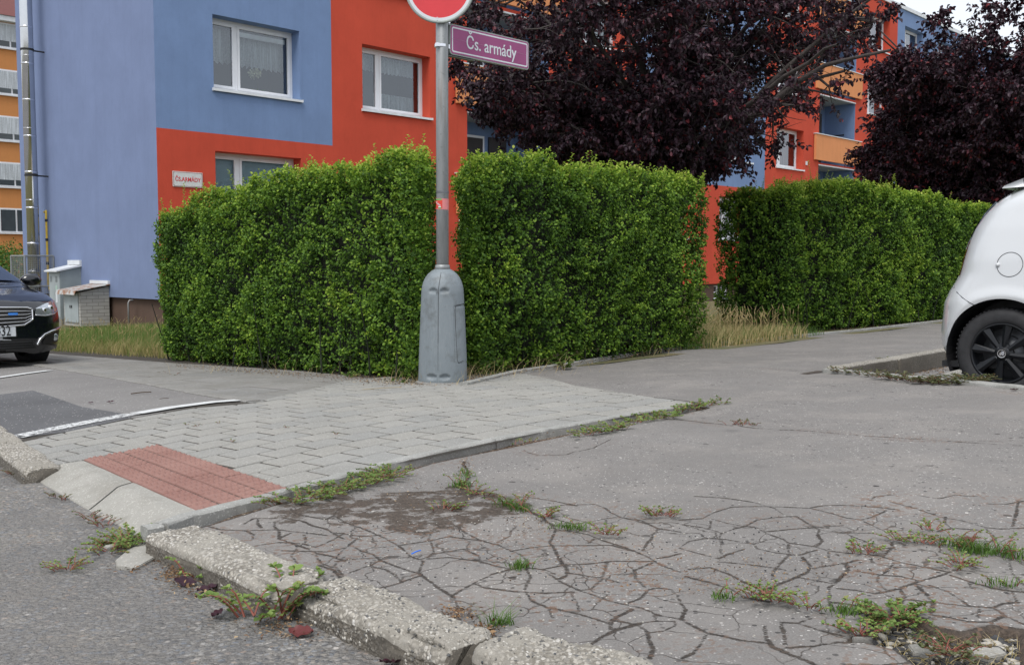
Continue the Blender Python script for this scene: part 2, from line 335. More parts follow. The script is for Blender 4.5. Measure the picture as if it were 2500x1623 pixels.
M['slab'] = concrete('worn_slab', (.21, .205, .19), (.29, .28, .265), .4, stain=.35)
M['smooth'] = concrete('smooth_concrete', (.31, .30, .27), (.375, .362, .33), .35, .001, stain=.35)
M['strip'] = concrete('rough_edging', (.30, .30, .28), (.41, .405, .385), .45, .004, stain=.3)
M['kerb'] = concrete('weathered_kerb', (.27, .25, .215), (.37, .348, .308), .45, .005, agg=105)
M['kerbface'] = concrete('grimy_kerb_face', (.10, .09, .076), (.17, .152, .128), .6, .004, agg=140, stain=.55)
s = NT('red_tactile_paver'); n = s.noise(4, 5, .6); f_ = s.noise(300, 3, .7); c = s.mix(s.rng(n, .3, .7), (.245, .125, .103), (.315, .178, .148)); c = s.mix(s.rng(f_, .35, .7, 0, .3), c, (.15, .075, .062)); M['tactile'] = s.fin(c, .9, s.bump(f_, .4, .002))
s = NT('worn_white_line'); n = s.noise(38, 5, .75); al = s.rng(s.math('ADD', n, s.math('MULTIPLY', s.attr('wear'), -.5)), .30, .36); s.l(al, s.b.inputs['Alpha']); M['line'] = s.fin(s.mix(s.rng(s.noise(30, 4, .7), .4, .7), (.62, .63, .63), (.45, .45, .44)), .7)
s = NT('soil'); n = s.noise(12, 6, .7); c = s.ramp(s.sep(s.vor(110).outputs['Color'])[0], [(0, (.05, .037, .027)), (.5, (.085, .06, .042)), (.85, (.16, .11, .075)), (1, (.30, .23, .16))]); M['soil'] = s.fin(s.mix(s.rng(n, .35, .65), c, (.06, .045, .034)), .95, s.bump(s.noise(80, 4, .7), .7, .01))
s = NT('lawn_ground'); M['lawn'] = s.fin(s.mix(s.rng(s.noise(3, 6, .7), .35, .65), (.085, .10, .035), (.17, .135, .07)), .95, s.bump(s.noise(60, 4), .6, .02))
M['pebble'] = simple('white_pebbles', (.40, .375, .33), .8, .3, 90); M['coal'] = simple('dark_gravel', (.045, .045, .048), .8, .4, 90)
# ================================================================== GROUND
def sheet(name, poly, dz, mat, n=1):
    """flat sheet following the cross fall; poly in (u,v)"""
    bm = bmesh.new(); vs = [bm.verts.new(UV(u, v, dz)) for u, v in poly]; f = bm.faces.new(vs)
    if f.normal.z < 0: f.normal_flip()
    bmesh.ops.triangulate(bm, faces=bm.faces[:]); bm.normal_update()
    for f in bm.faces:
        if f.normal.z < 0: f.normal_flip()
    me = bpy.data.meshes.new(name); bm.to_mesh(me); bm.free(); me.materials.append(mat); return struct(link(bpy.data.objects.new(name, me)))
def gsheet(name, us, vs_, dz, mat):
    V_ = [UV(u, v, dz) for v in vs_ for u in us]; n = len(us)
    F_ = [(j*n+i, j*n+i+1, (j+1)*n+i+1, (j+1)*n+i) for j in range(len(vs_)-1) for i in range(n-1)]
    o = npmesh(name, V_, F_, mat); me = o.data
    if me.polygons[0].normal.z < 0: me.flip_normals()
    return struct(o)
gsheet('ground', [-220, -40, 60, 320], [-300, -40, -20.5, 3, 40, 120], -.30, M['lawn'])
gsheet('road', [-60, -6, 1.9], [-60, -20.5, 3, 40], -.058, M['road'])
gsheet('grass_verge', [4.86, 10, 80], [-200, -20.5, -10, -5.32], -.012, M['lawn'])
LEDGE = lambda v: 6.93-.39*(v+3.33)
# cracks, traced on the surface: two sets of polylines given in enlarged-view units, then unprojected onto the ground
K = 840/2318.
MC = [(.018,'0,540 60,575 150,600 260,640 330,670 420,720 500,790 560,815 620,800 700,770 860,745'),(.014,'160,665 90,720 0,810'),(.009,'0,640 120,655 200,660 300,650'),(.011,'330,640 450,618 640,640 620,690 440,715'),
(.018,'640,690 660,770 620,800'),(.028,'560,815 590,825 560,900 600,930 700,1000 790,1050 860,1150'),(.015,'0,870 60,930 80,960 250,1005 400,970 560,920'),(.009,'90,905 180,870 240,850 300,820 440,870 560,905'),
(.008,'300,820 250,780 120,730'),(.008,'0,830 130,812 300,800'),(.009,'240,860 340,880 450,960'),(.024,'790,1040 900,980 1060,910 1180,880 1280,860'),(.011,'940,970 1000,995 1200,1020 1400,1030 1600,1020'),
(.014,'1280,870 1310,930 1270,1010'),(.007,'1270,1010 1320,1080 1420,1120 1640,1165 1850,1230'),(.006,'1430,1120 1460,1190'),(.009,'1580,1030 1620,1080 1640,1150'),(.009,'620,690 760,660 900,680 1000,690'),
(.022,'820,600 880,640 980,690 1100,720 1180,760 1240,780 1310,850'),(.014,'1220,590 1170,660 1090,700'),(.010,'860,745 960,790 985,840 930,810'),(.008,'620,810 760,800 980,830 1080,860 1180,880'),
(.014,'1180,760 1320,735 1450,720 1700,715 1850,710 2000,750 2100,790'),(.026,'2010,750 2100,790 2200,850 2318,890'),(.036,'1450,580 1470,640 1440,700 1470,740 1500,800 1560,880 1550,920 1500,940'),(.008,'1300,870 1420,885 1500,920'),
(.009,'1390,880 1540,850 1700,840 1870,820 2130,820'),(.008,'1560,900 1700,920 1800,930 1920,960'),(.024,'1830,830 1810,880 1790,940 1720,1000 1650,1010'),(.017,'1420,900 1520,960 1640,1010 1740,1040 1860,1080 1960,1100 2060,1120 2180,1170 2290,1190'),
(.006,'1480,545 1600,575 1700,560 1800,540 1890,530'),(.018,'1480,620 1560,615 1700,640 1800,680 1900,710 2010,750'),(.016,'1100,405 1300,410 1450,430 1600,455 1750,450 1850,500 1920,530 2060,550 2170,600 2120,670 2070,750'),
(.016,'1820,545 1830,640'),(.016,'1700,700 1740,670'),(.009,'1920,530 2000,545 2170,600 2318,625'),(.017,'2170,800 2240,790 2318,770'),(.012,'2130,830 2010,880 2020,930 2080,985'),(.018,'1960,1090 2050,1060 2110,1000 2180,990 2260,1000 2300,1040 2330,1100'),
(.036,'1720,1380 1800,1320 1900,1270 2040,1230'),(.022,'1850,1270 1860,1210 1900,1180 2000,1130'),(.009,'1900,1210 2000,1230 2150,1210 2280,1210 2290,1240 2200,1280 2100,1295'),(.034,'2100,1295 2110,1350 2140,1420 2110,1480'),(.008,'2140,1150 2160,1210'),(.007,'2040,1240 2100,1290'),
(.011,'380,375 500,370 680,380 790,385'),(.05,'865,165 880,210 885,290 850,360 790,420'),(.009,'1270,85 1370,115 1560,105 1740,60 1855,10'),(.05,'1180,430 1250,450 1300,500 1400,540 1480,590'),(.007,'1380,480 1550,455 1620,460')]
RC = [(.018,'0,550 150,545 230,510 350,480 520,478 700,480 870,485 960,468 1100,462 1300,468 1470,485'),(.011,'100,410 300,425 480,450 600,480 640,490 720,540'),(.010,'440,600 520,560 640,545 790,535'),(.022,'790,540 860,580 940,620 920,740'),
(.013,'20,580 150,600 290,640 360,615 440,600 520,610 590,650 700,690 730,715 900,740 1000,770 1130,785'),(.020,'1130,785 1240,790 1340,800 1370,810 1500,845 1700,880 1810,900'),(.007,'220,550 330,580 440,600'),(.006,'210,560 200,610'),(.013,'280,640 280,780'),
(.008,'0,730 60,690 170,672 300,680 420,705 500,720 590,690 680,680'),(.014,'0,735 120,770 260,810 330,780 440,750'),(.011,'730,720 740,790 680,850 630,900 625,950'),(.008,'500,720 520,750 640,780 800,800 920,765'),(.022,'820,810 880,870 860,910 760,950 670,980 560,1020'),
(.008,'260,830 440,850 640,880 740,900'),(.013,'880,890 1000,870 1130,850 1200,830'),(.007,'1000,780 1040,860'),(.020,'1120,850 1130,900 1060,970 1010,1060 1000,1100 1040,1165'),(.026,'60,875 200,865 330,910 430,960 550,1010'),(.018,'40,920 200,960 340,1000 440,1060 600,1090'),
(.007,'800,940 1030,985'),(.020,'1060,1015 1200,1030 1310,1050 1400,1035 1480,1015 1600,970 1740,930 1820,900 1900,860'),(.026,'1480,1015 1515,1070 1500,1110 1460,1140'),(.012,'1340,930 1330,970 1390,1030'),(.012,'1440,850 1400,900 1350,930 1480,935 1600,960'),(.008,'1200,905 1350,930'),
(.018,'1820,920 1950,960 2100,1000 2240,1020 2340,1025'),(.007,'1940,960 1965,1005'),(.022,'1600,1000 1670,1060 1705,1120 1690,1180'),(.016,'1680,990 1800,1030 1900,1090 1950,1130'),(.008,'1010,1100 1200,1130 1330,1140 1350,1165'),
(.012,'1540,1090 1700,1105 1940,1130 2110,1135 2180,1105 2280,1095'),(.018,'2110,1135 2190,1190 2330,1260'),(.018,'2190,1190 2110,1235'),(.011,'1700,1195 1800,1210 1940,1240 2100,1245'),(.018,'2240,1020 2270,1090'),(.018,'2220,840 2240,900 2318,980'),(.006,'2020,1150 2010,1210'),
(.022,'0,1080 40,1130 10,1200 100,1250 200,1300 300,1320 400,1350 560,1370'),(.038,'570,1250 580,1330 620,1400 720,1450 840,1500 930,1545'),(.028,'680,1240 700,1310 710,1390'),(.011,'680,1230 800,1240 880,1210'),(.016,'180,1300 130,1390 90,1440 20,1480'),
(.008,'800,1240 960,1300 1100,1340'),(.006,'720,1410 900,1405 1080,1380'),(.013,'1230,550 1300,530 1390,490'),(.007,'1230,550 1120,540 900,490'),(.009,'1240,560 1350,610 1480,665 1600,660'),(.016,'1420,440 1600,480 1760,530 1900,550 2060,595 2150,605 2330,600'),
(.017,'1790,530 1830,600 1740,620'),(.013,'2060,600 2120,690 2160,720'),(.008,'1860,600 2000,610'),(.018,'2280,430 2270,500 2240,590'),(.007,'2080,450 2200,450 2318,430'),(.007,'1480,665 1700,670 1900,680 2120,690'),(.010,'1340,750 1430,740 1430,700'),
(.026,'1370,810 1400,770 1430,740'),(.007,'1100,640 1280,640'),(.007,'600,635 760,620 900,610 1100,590'),(.013,'1170,670 1250,700 1330,750 1370,770'),(.007,'1600,400 1740,420 1850,400 2000,405'),(.016,'1280,430 1320,405 1440,395'),(.007,'1290,5 1500,10 1800,15 2100,20 2318,55'),
(.014,'1840,780 1850,830 1930,840 2000,870'),(.010,'1100,1545 1560,1535')]
UC = [(.06,'1376,946 1470,957 1600,972 1722,984'),(.05,'1330,925 1390,932 1376,945'),(.075,'1625,1018 1680,1024 1760,1035 1850,1045'),(.05,'1850,1045 2050,1055 2250,1062 2400,1075 2500,1086'),(.05,'1724,883 1810,889 1885,899 2020,907'),(.007,'2430,955 2500,962')]
LC = [(.02,'1380,600 1480,630 1660,640 1700,700'),(.014,'1660,640 1880,630 1960,640 2100,650 2200,660'),(.03,'1850,580 1880,640 1880,690 1960,650'),(.024,'1880,690 2000,730 2130,780 2240,800 2318,830'),(.014,'1720,740 1880,715 2030,720 2130,740 2240,690 2318,640'),
(.03,'1960,500 2040,540 2200,560 2318,480'),(.024,'1930,560 2100,600 2200,620 2318,680'),(.012,'1900,770 2060,770 2200,770 2318,740'),(.018,'2130,780 2170,850 2240,870 2318,800'),(.022,'2150,860 2250,890 2318,960'),(.06,'1400,560 1600,500 1700,470 1840,440'),(.016,'1490,650 1500,690'),(.018,'1640,600 1710,560 1860,560'),(.02,'1740,560 1760,620'),(.016,'2050,660 2060,720'),(.014,'2000,730 1960,800 2000,850')]
def uvlist(st, ox, oy, k): return [Puv(ox+float(a.split(',')[0])*k, oy+float(a.split(',')[1])*k, -.01) for a in st.split()]
CR = [(w_, uvlist(st, 820, 1063, K)) for w_, st in MC]+[(w_, uvlist(st, 0, 1063, K)) for w_, st in LC]+[(w_, uvlist(st, 1660, 1063, K)) for w_, st in RC]+[(w_, uvlist(st, 0, 0, 1)) for w_, st in UC]
def refine(pl, amp=.006):
    out = [pl[0]]
    for a, b in zip(pl, pl[1:]):
        L = math.hypot(b[0]-a[0], b[1]-a[1]); n = max(1, int(L/.05)); nx, ny = -(b[1]-a[1])/(L+1e-6), (b[0]-a[0])/(L+1e-6)
        for i in range(1, n+1):
            t = i/n; q = random.gauss(0, amp) if i < n else 0; out.append((a[0]+(b[0]-a[0])*t+nx*q, a[1]+(b[1]-a[1])*t+ny*q))
    return out
SEG = []
for w_, pl in CR:
    pl = refine(pl); SEG += [(a, b, (.0016+.12*min(w_, .08)+.0035*abs(math.cos(math.atan2((b[0]-a[0])*FY+(b[1]-a[1])*GY, (b[0]-a[0])*FX+(b[1]-a[1])*GX))))*random.uniform(.55, 1.4)) for a, b in zip(pl, pl[1:])]
def sdf_lines(U, V_):
    D = np.full(U.shape, .12)
    for (a, b, w_) in SEG:
        lo_u, hi_u, lo_v, hi_v = min(a[0], b[0])-.13, max(a[0], b[0])+.13, min(a[1], b[1])-.13, max(a[1], b[1])+.13
        m = (U > lo_u) & (U < hi_u) & (V_ > lo_v) & (V_ < hi_v)
        if not m.any(): continue
        u, v = U[m], V_[m]; dx, dy = b[0]-a[0], b[1]-a[1]; t = np.clip(((u-a[0])*dx+(v-a[1])*dy)/(dx*dx+dy*dy+1e-9), 0, 1)
        D[m] = np.minimum(D[m], np.hypot(u-a[0]-t*dx, v-a[1]-t*dy)-w_/2)
    return D
def sdf_poly(U, V_, poly):
    D = np.full(U.shape, 9.); ins = np.zeros(U.shape, bool)
    for (a, b) in zip(poly, poly[1:]+poly[:1]):
        dx, dy = b[0]-a[0], b[1]-a[1]; t = np.clip(((U-a[0])*dx+(V_-a[1])*dy)/(dx*dx+dy*dy+1e-9), 0, 1); D = np.minimum(D, np.hypot(U-a[0]-t*dx, V_-a[1]-t*dy))
        c_ = ((a[1] > V_) != (b[1] > V_)) & (U < dx*(V_-a[1])/(dy if abs(dy) > 1e-9 else 1e-9)+a[0]); ins ^= c_
    return np.where(ins, -D, D)
SOIL = uvlist('360,370 700,365 850,330 900,330 1000,370 1180,420 1250,500 1130,530 1000,560 850,600 700,630 600,640 300,610 120,560 40,500 120,440 300,420', 820, 1063, K)
SOIL2 = uvlist('1850,470 2100,470 2318,400 2420,520 2330,570 2150,530 2050,560 1900,590 1850,560', 0, 1063, K)
RUB = uvlist('1250,1190 1300,1205 1450,1190 1640,1210 1700,1270 1900,1315 2100,1260 2330,1290 2400,1700 1900,1720 1560,1545 1440,1440 1230,1385 1090,1390 1160,1350 1290,1290', 1660, 1063, K)
EDGE = [(1.45, -2.70), (1.75, -2.79), (2.02, -2.84), (2.55, -2.955), (3.65, -3.02), (4.55, -2.97)]
NETP = uvlist('-950,330 -300,250 380,375 1100,405 1850,470', 820, 1063, K)+uvlist('350,470 1470,470 2318,590 2700,700 2600,2400 0,2200 -2000,1900', 1660, 1063, K)
def asphalt(name, U, V_, faces, extra=0.):
    zz = zuv(U, V_)-.014; D = sdf_lines(U, V_); S_ = np.minimum(sdf_poly(U, V_, SOIL), sdf_poly(U, V_, SOIL2)); Rb = sdf_poly(U, V_, RUB); Nn = sdf_poly(U, V_, NETP)
    ed = np.full(U.shape, 9.)
    for a, b in zip(EDGE, EDGE[1:]):
        dx, dy = b[0]-a[0], b[1]-a[1]; t = np.clip(((U-a[0])*dx+(V_-a[1])*dy)/(dx*dx+dy*dy), 0, 1); ed = np.minimum(ed, np.hypot(U-a[0]-t*dx, V_-a[1]-t*dy))
    wav = .012*np.sin(U*9.1+V_*4)*np.sin(V_*7.7)
    D = np.minimum(D, ed-.075-wav); D = np.minimum(D, Rb)
    zz = zz-np.clip(-D*1.0-.010, 0, .022)-np.clip(-Rb, 0, .03)*.8+.006*np.sin(U*2.3+1)*np.sin(V_*3.1)+.0045*np.sin(U*6.3)*np.cos(V_*5.7)-.002*np.clip(1-D/.08, 0, 1)
    X = U*FX+V_*GX; Y = U*FY+V_*GY
    o = npmesh(name, np.stack([X, Y, zz], 1), faces, M['asph'], smooth=True, attrs=dict(crack=D, dirt=np.maximum(S_, -.016), rub=Rb, net=np.clip(-Nn/.15, 0, 1)))
    if o.data.polygons[0].normal.z < 0: o.data.flip_normals()
    return struct(o)
def grid_faces(nr, nc):
    i, j = np.meshgrid(np.arange(nr-1), np.arange(nc-1), indexing='ij'); a = (i*nc+j).ravel(); return np.stack([a, a+1, a+nc+1, a+nc], 1)
vs1 = np.concatenate([np.arange(-3.33, -2.9, .016), np.arange(-2.9, -.4, .0062), np.arange(-.4, .2, .02), np.linspace(.2, 3, 30), np.array([5, 12., 40])])
ss = np.concatenate([np.arange(0, .45, .00115), np.arange(.45, .62, .0032), np.linspace(.62, 1, 60)])
VV, SS = np.meshgrid(vs1, ss, indexing='ij'); U0 = np.interp(VV, [-3.33, -2.85, -2.68, -1.97, -1.93, 0], [1.95, 1.85, 1.41, 1.36, 1.33, 1.36]); UU = U0+(np.maximum(6.93-.39*(VV+3.33), 4.5)-U0)*SS
asphalt('driveway', UU.ravel(), VV.ravel(), grid_faces(len(vs1), len(ss)))
us2 = np.concatenate([np.arange(1.9, 9, .03), np.arange(9, 30, .4), np.array([60.])]); vs2 = np.arange(-6.4, -3.31, .035)
VV, UU = np.meshgrid(vs2, us2, indexing='ij'); VV[-1] = -3.33
asphalt('footpath', UU.ravel(), VV.ravel(), grid_faces(len(vs2), len(us2)))
M['bed'] = simple('dark_joint_sand', (.045, .038, .030), .95, .4, 60)
# ---- block paving as real blocks clipped to their area
def clip(poly, rect):
    """Sutherland-Hodgman of polygon by convex polygon rect (ccw)"""
    out = poly
    for a, b in zip(rect, rect[1:]+rect[:1]):
        inp, out = out, []
        if not inp: return []
        side = lambda p: (b[0]-a[0])*(p[1]-a[1])-(b[1]-a[1])*(p[0]-a[0])
        for p, q in zip(inp, inp[1:]+inp[:1]):
            sp, sq = side(p), side(q)
            if sp >= 0: out.append(p)
            if sp*sq < 0: t = sp/(sp-sq); out.append((p[0]+(q[0]-p[0])*t, p[1]+(q[1]-p[1])*t))
    return out
def area(p): return .5*sum(a[0]*b[1]-b[0]*a[1] for a, b in zip(p, p[1:]+p[:1]))
def blocks(name, region, rects, mat, top=0., thick=.03, bev=.004, jit=.0015, relief=None):
    Vs, Fs, T = [], [], []
    if area(region) < 0: region = region[::-1]
    for rc in rects:
        if area(rc) < 0: rc = rc[::-1]
        p = clip(region, rc)
        q = [p[0]] if p else []
        for a in p[1:]:
            if math.hypot(a[0]-q[-1][0], a[1]-q[-1][1]) > .006: q.append(a)
        if len(q) > 2 and math.hypot(q[0][0]-q[-1][0], q[0][1]-q[-1][1]) < .006: q.pop()
        if len(q) < 3 or area(q) < .0008: continue
        cx_ = sum(a[0] for a in q)/len(q); cy_ = sum(a[1] for a in q)/len(q); n = len(q); b = len(Vs)
        dz = random.uniform(-1, 1)*jit; tx, ty = random.uniform(-.004, .004), random.uniform(-.004, .004)
        def vv(a, ins, z):
            L = math.hypot(a[0]-cx_, a[1]-cy_)+1e-6; k = max(0, 1-ins*1.3/L); u, v = cx_+(a[0]-cx_)*k, cy_+(a[1]-cy_)*k
            return UV(u, v, top+z+dz+tx*(u-cx_)+ty*(v-cy_))
        Vs += [vv(a, 0, -thick) for a in q]+[vv(a, 0, -bev) for a in q]+[vv(a, bev, 0) for a in q]
        for r_ in (0, n):
            for i in range(n): Fs.append((b+r_+i, b+r_+(i+1) % n, b+r_+n+(i+1) % n, b+r_+n+i))
        Fs.append(tuple(b+2*n+i for i in range(n))); t = random.random()**2; T += [t]*(3*n)
    o = npmesh(name, Vs, Fs, mat, attrs=dict(tone=T)); return o
PR = [Puv(*p) for p in ((24, 1086), (180, 1050), (340, 1018), (480, 995), (616, 984), (700, 962), (800, 940), (930, 905), (1050, 900), (1140, 905), (1250, 905), (1360, 928), (1400, 940), (1560, 964), (1712, 985))]
PR += [(4.50, -3.055), (3.65, -3.105), (2.55, -3.04), (2.02, -2.925), Puv(717, 1194), Puv(389, 1085), Puv(202, 1121), Puv(128, 1137)]
vL = lambda u: float(np.interp(u, [1.3, 2.02, 2.55, 3.65, 4.6, 6], [-2.80, -2.92, -3.035, -3.10, -3.05, -3.0]))
pitch = lambda u: float(np.interp(u, [1.3, 1.7, 3.4, 6], [.148, .152, .1725, .1725]))
rects = []
for r_ in range(0, 17):
    u = 1.2+(.115 if r_ % 2 else 0)+random.uniform(-.008, .008)
    while u < 5.6:
        L = .230; g = .0105
        g = .0095+.0022*max(0, u-1.6); ua, ub = u+g*.85, u+L-g*.85
        rects.append([(ua, vL(ua)-r_*pitch(ua)-g*.5), (ub, vL(ub)-r_*pitch(ub)-g*.5), (ub, vL(ub)-(r_+1)*pitch(ub)+g*.5), (ua, vL(ua)-(r_+1)*pitch(ua)+g*.5)]); u += L
struct(blocks('paving_blocks', PR, rects, M['paver'], jit=.0011))
sheet('paving_bed', [(1.60, -2.80), (1.9, -2.84), (2.4, -2.95), (3.6, -3.05), (4.7, -3.0), (5.2, -5.1), (4.9, -5.9), (3.2, -5.6), (1.62, -4.9), (1.70, -4.1)], -.0042, M['bed'])
# red tactile strip: four rows with real ribs
rA, rB, rC, rD = [Puv(*p) for p in ((202, 1121), (389, 1085), (717, 1194), (485, 1247))]
def rl(s_, t): return tuple((rA[i]*(1-t)+rB[i]*t)*(1-s_)+(rD[i]*(1-t)+rC[i]*t)*s_ for i in (0, 1))
rects = []
for k_ in range(4):
    offs = [0, .5, .25, .75][k_]; n = 5.4; edges = [0]+[(i+offs)/n for i in range(0, 7) if 0 < (i+offs)/n < 1]+[1]
    for a, b in zip(edges, edges[1:]):
        e = .003; rects.append([rl(a+e*.7, k_/4+e*4), rl(b-e*.3, k_/4+e*4), rl(b-e*.3, (k_+1)/4-e*4), rl(a+e*.3, (k_+1)/4-e*4)])
struct(blocks('tactile_paving', [rA, rB, rC, rD], rects, M['tactile'], jit=.001))
mb = MB()
for k_ in range(4):
    for i in range(24):
        for h in range(3):
            sa = (i+.5)/24+random.uniform(-.004, .004); ta = (k_+.14+h*.26)/4; tb = ta+.19/4; p, q = rl(sa, ta), rl(sa, tb); wv = .0085; dx = (rD[0]-rA[0], rD[1]-rA[1]); L = math.hypot(*dx); dx = (dx[0]/L*wv, dx[1]/L*wv)
            mp = ((p[0]+q[0])/2, (p[1]+q[1])/2)
            c4 = [UV(p[0]-dx[0], p[1]-dx[1], -.0005), UV(p[0]+dx[0], p[1]+dx[1], -.0005), UV(q[0]+dx[0], q[1]+dx[1], -.0005), UV(q[0]-dx[0], q[1]-dx[1], -.0005), UV(p[0]*.8+q[0]*.2, p[1]*.8+q[1]*.2, .0085), UV(p[0]*.2+q[0]*.8, p[1]*.2+q[1]*.8, .0085)]
            mb.add(c4, [(0, 1, 4), (1, 2, 5, 4), (2, 3, 5), (3, 0, 4, 5)])
struct(mb.build('tactile_ribs', M['tactile'], None, True))
# pale ramp slabs between tactile strip and road
def solid(name, top, zt, thick, mat, sub=.04, rnd=.008, nz=.002):
    """top: uv polygon with dz per vertex"""
    bm = bmesh.new(); tv = [bm.verts.new(UV(u, v, z)) for (u, v), z in zip(top, zt)]; f = bm.faces.new(tv)
    if f.normal.z < 0: bmesh.ops.reverse_faces(bm, faces=[f])
    r_ = bmesh.ops.extrude_face_region(bm, geom=[f]); nv = [e for e in r_['geom'] if isinstance(e, bmesh.types.BMVert)]
    for v in nv: v.co.z += 0
    for v in tv: v.co.z -= thick
    bmesh.ops.recalc_face_normals(bm, faces=bm.faces[:])
    bmesh.ops.bevel(bm, geom=[e for e in bm.edges if all(v in nv for v in e.verts)], offset=rnd, segments=3, affect='EDGES', profile=.6)
    me = bpy.data.meshes.new(name); bm.to_mesh(me); bm.free(); me.materials.append(mat)
    me.attributes.new('tone', 'FLOAT', 'POINT'); return struct(link(bpy.data.objects.new(name, me)))
def ramp(name, inner, outer, n=14, m=26, drop=.053):
    """slab between an inner line (level with the paving) and an outer line that dips to the road"""
    def al(pl, t):
        x = t*(len(pl)-1); i = min(int(x), len(pl)-2); f = x-i; return (pl[i][0]*(1-f)+pl[i+1][0]*f, pl[i][1]*(1-f)+pl[i+1][1]*f)
    Vs = []; L = []
    for i in range(m+1):
        p, q = al(inner, i/m), al(outer, i/m); e = .0025 if i in (0, m) else 0
        for j in range(n+1):
            t = j/n; z = -.002-drop*max(0, (t-.34)/.66); Vs.append(UV(p[0]*(1-t)+q[0]*t, p[1]*(1-t)+q[1]*t, z-e+mnoise.noise(Vector((p[0]*6, p[1]*6, t*3)))*.0015))
        Vs.append(UV(q[0]-.006, q[1], -drop-.012)); Vs.append(UV(q[0]-.008, q[1], -drop-.08))
    k = n+3; F_ = [(i*k+j, i*k+j+1, (i+1)*k+j+1, (i+1)*k+j) for i in range(m) for j in range(k-1)]
    b_ = len(Vs)
    for i in (0, m):
        base = len(Vs); row = [i*k+j for j in range(n+1)]
        Vs += [Vs[r_]-Vector((0, 0, .07)) for r_ in row]; F_ += [(row[j], row[j+1], base+j+1, base+j) for j in range(n)]
    o = npmesh(name, Vs, F_, M['smooth'], smooth=True); es = o.modifiers.new('es', 'EDGE_SPLIT'); es.split_angle = R(25); o.data.attributes.new('tone', 'FLOAT', 'POINT')
    bm = bmesh.new(); bm.from_mesh(o.data); bmesh.ops.recalc_face_normals(bm, faces=bm.faces[:]); bm.to_mesh(o.data); bm.free(); return struct(o)
ramp('ramp_slab', [Puv(128, 1134), Puv(202, 1122), rl(.25, 0), rl(.492, 0)], [Puv(74, 1160, -.058), Puv(110, 1184, -.058), Puv(160, 1212, -.058), Puv(216, 1244, -.058)])
ramp('ramp_slab', [rl(.503, 0), rl(.75, 0), rl(1, 0), Puv(452, 1262)], [Puv(219, 1246, -.058), Puv(262, 1268, -.058), Puv(305, 1290, -.058), Puv(345, 1311, -.058)])
# rough edging strip along the paved area
def strip(name, pts, wd, h, mat, z0=.004, seg=.5):
    mb = MB()
    for (a, b) in zip(pts, pts[1:]):
        dx, dy = b[0]-a[0], b[1]-a[1]; L = math.hypot(dx, dy); nx, ny = -dy/L*wd/2, dx/L*wd/2; n = max(1, int(round(L/.04)))
        rows = []
        for i in range(n+1):
            t = i/n; u, v = a[0]+dx*t, a[1]+dy*t; j1, j2, jz = random.gauss(0, .0006), random.gauss(0, .0006), random.gauss(0, .0008); e = .006
            rows.append([UV(u-nx*(1+j1/wd*9), v-ny*(1+j1/wd*9), z0-h), UV(u-nx*(1+j1/wd*9), v-ny*(1+j1/wd*9), z0-.006), UV(u-nx*(.82), v-ny*(.82), z0+jz), UV(u+nx*.82, v+ny*.82, z0+jz), UV(u+nx*(1+j2/wd*9), v+ny*(1+j2/wd*9), z0-.006), UV(u+nx*(1+j2/wd*9), v+ny*(1+j2/wd*9), z0-h)])
        bl = len(mb.v); mb.v += [tuple(p) for r_ in rows for p in r_]
        for i in range(n):
            for k_ in range(5): q = bl+i*6+k_; mb.f.append((q, q+1, q+7, q+6)); mb.m.append(0)
        mb.f += [tuple(bl+k_ for k_ in range(6)), tuple(bl+n*6+k_ for k_ in range(5, -1, -1))]; mb.m += [0, 0]
    o = mb.build(name, mat, None, False); o.data.attributes.new('tone', 'FLOAT', 'POINT')
    bm = bmesh.new(); bm.from_mesh(o.data); bmesh.ops.recalc_face_normals(bm, faces=bm.faces[:]); bm.to_mesh(o.data); bm.free(); return struct(o)
strip('edging_kerb', [Puv(352, 1312, -.03), Puv(392, 1280), Puv(452, 1258), Puv(560, 1232), Puv(660, 1208)], .055, .10, M['strip'])
strip('edging_kerb', [Puv(666, 1206), Puv(760, 1180), Puv(880, 1147)], .055, .08, M['strip'])
strip('edging_kerb', [Puv(886, 1146), Puv(985, 1119), Puv(1200, 1073), Puv(1400, 1035), Puv(1560, 1006), Puv(1690, 987)], .055, .08, M['strip'])
# hedge side edging kerb and concrete footing of the pole
strip('edging_kerb', [Puv(1132, 940), Puv(1180, 929), Puv(1260, 910), Puv(1400, 889), Puv(1560, 862), Puv(1735, 842)], .055, .09, M['strip'], .022)
strip('edging_kerb', [Puv(1745, 840), Puv(1930, 822), Puv(2100, 806), Puv(2300, 783), Puv(2420, 775), (30, -5.4)], .055, .09, M['strip'], .016)
# older slab path by the side street
slab_r = [Puv(*p) for p in ((612, 982), (400, 945), (200, 905), (83, 888))]+[(3.85, -40), (4.86, -40), (4.86, -10.5), Puv(740, 903), Puv(960, 930), Puv(930, 905), Puv(800, 940), Puv(700, 962)]
slab_r = [Puv(612, 982), Puv(400, 945), Puv(200, 905), Puv(83, 888), (4.1, -40), (5.2, -40), Puv(420, 885), Puv(740, 905), Puv(985, 930), Puv(930, 936), Puv(800, 944), Puv(700, 964)]
rects = []
for r_ in range(70):
    for k_ in range(5):
        a, b = 3.1+k_*.5+(.25 if r_ % 2 else 0), -5.3-r_*.5; g = .008
        rects.append([(a+g, b-g), (a+.5-g, b-g), (a+.5-g, b-.5+g), (a+g, b-.5+g)])
struct(blocks('slab_path', slab_r, rects, M['slab'], top=-.002, jit=.0006))
sheet('path_bed', [(3.3, -5.2), (5.2, -5.0), (5.4, -20.4), (4.1, -20.4), (3.95, -10.6)], -.0045, M['bed'])
strip('side_street_kerb', [Puv(618, 979), Puv(500, 961), Puv(390, 940), Puv(200, 907), Puv(83, 889), (4.05, -14), (4.1, -30)], .10, .08, M['slab'], .006)
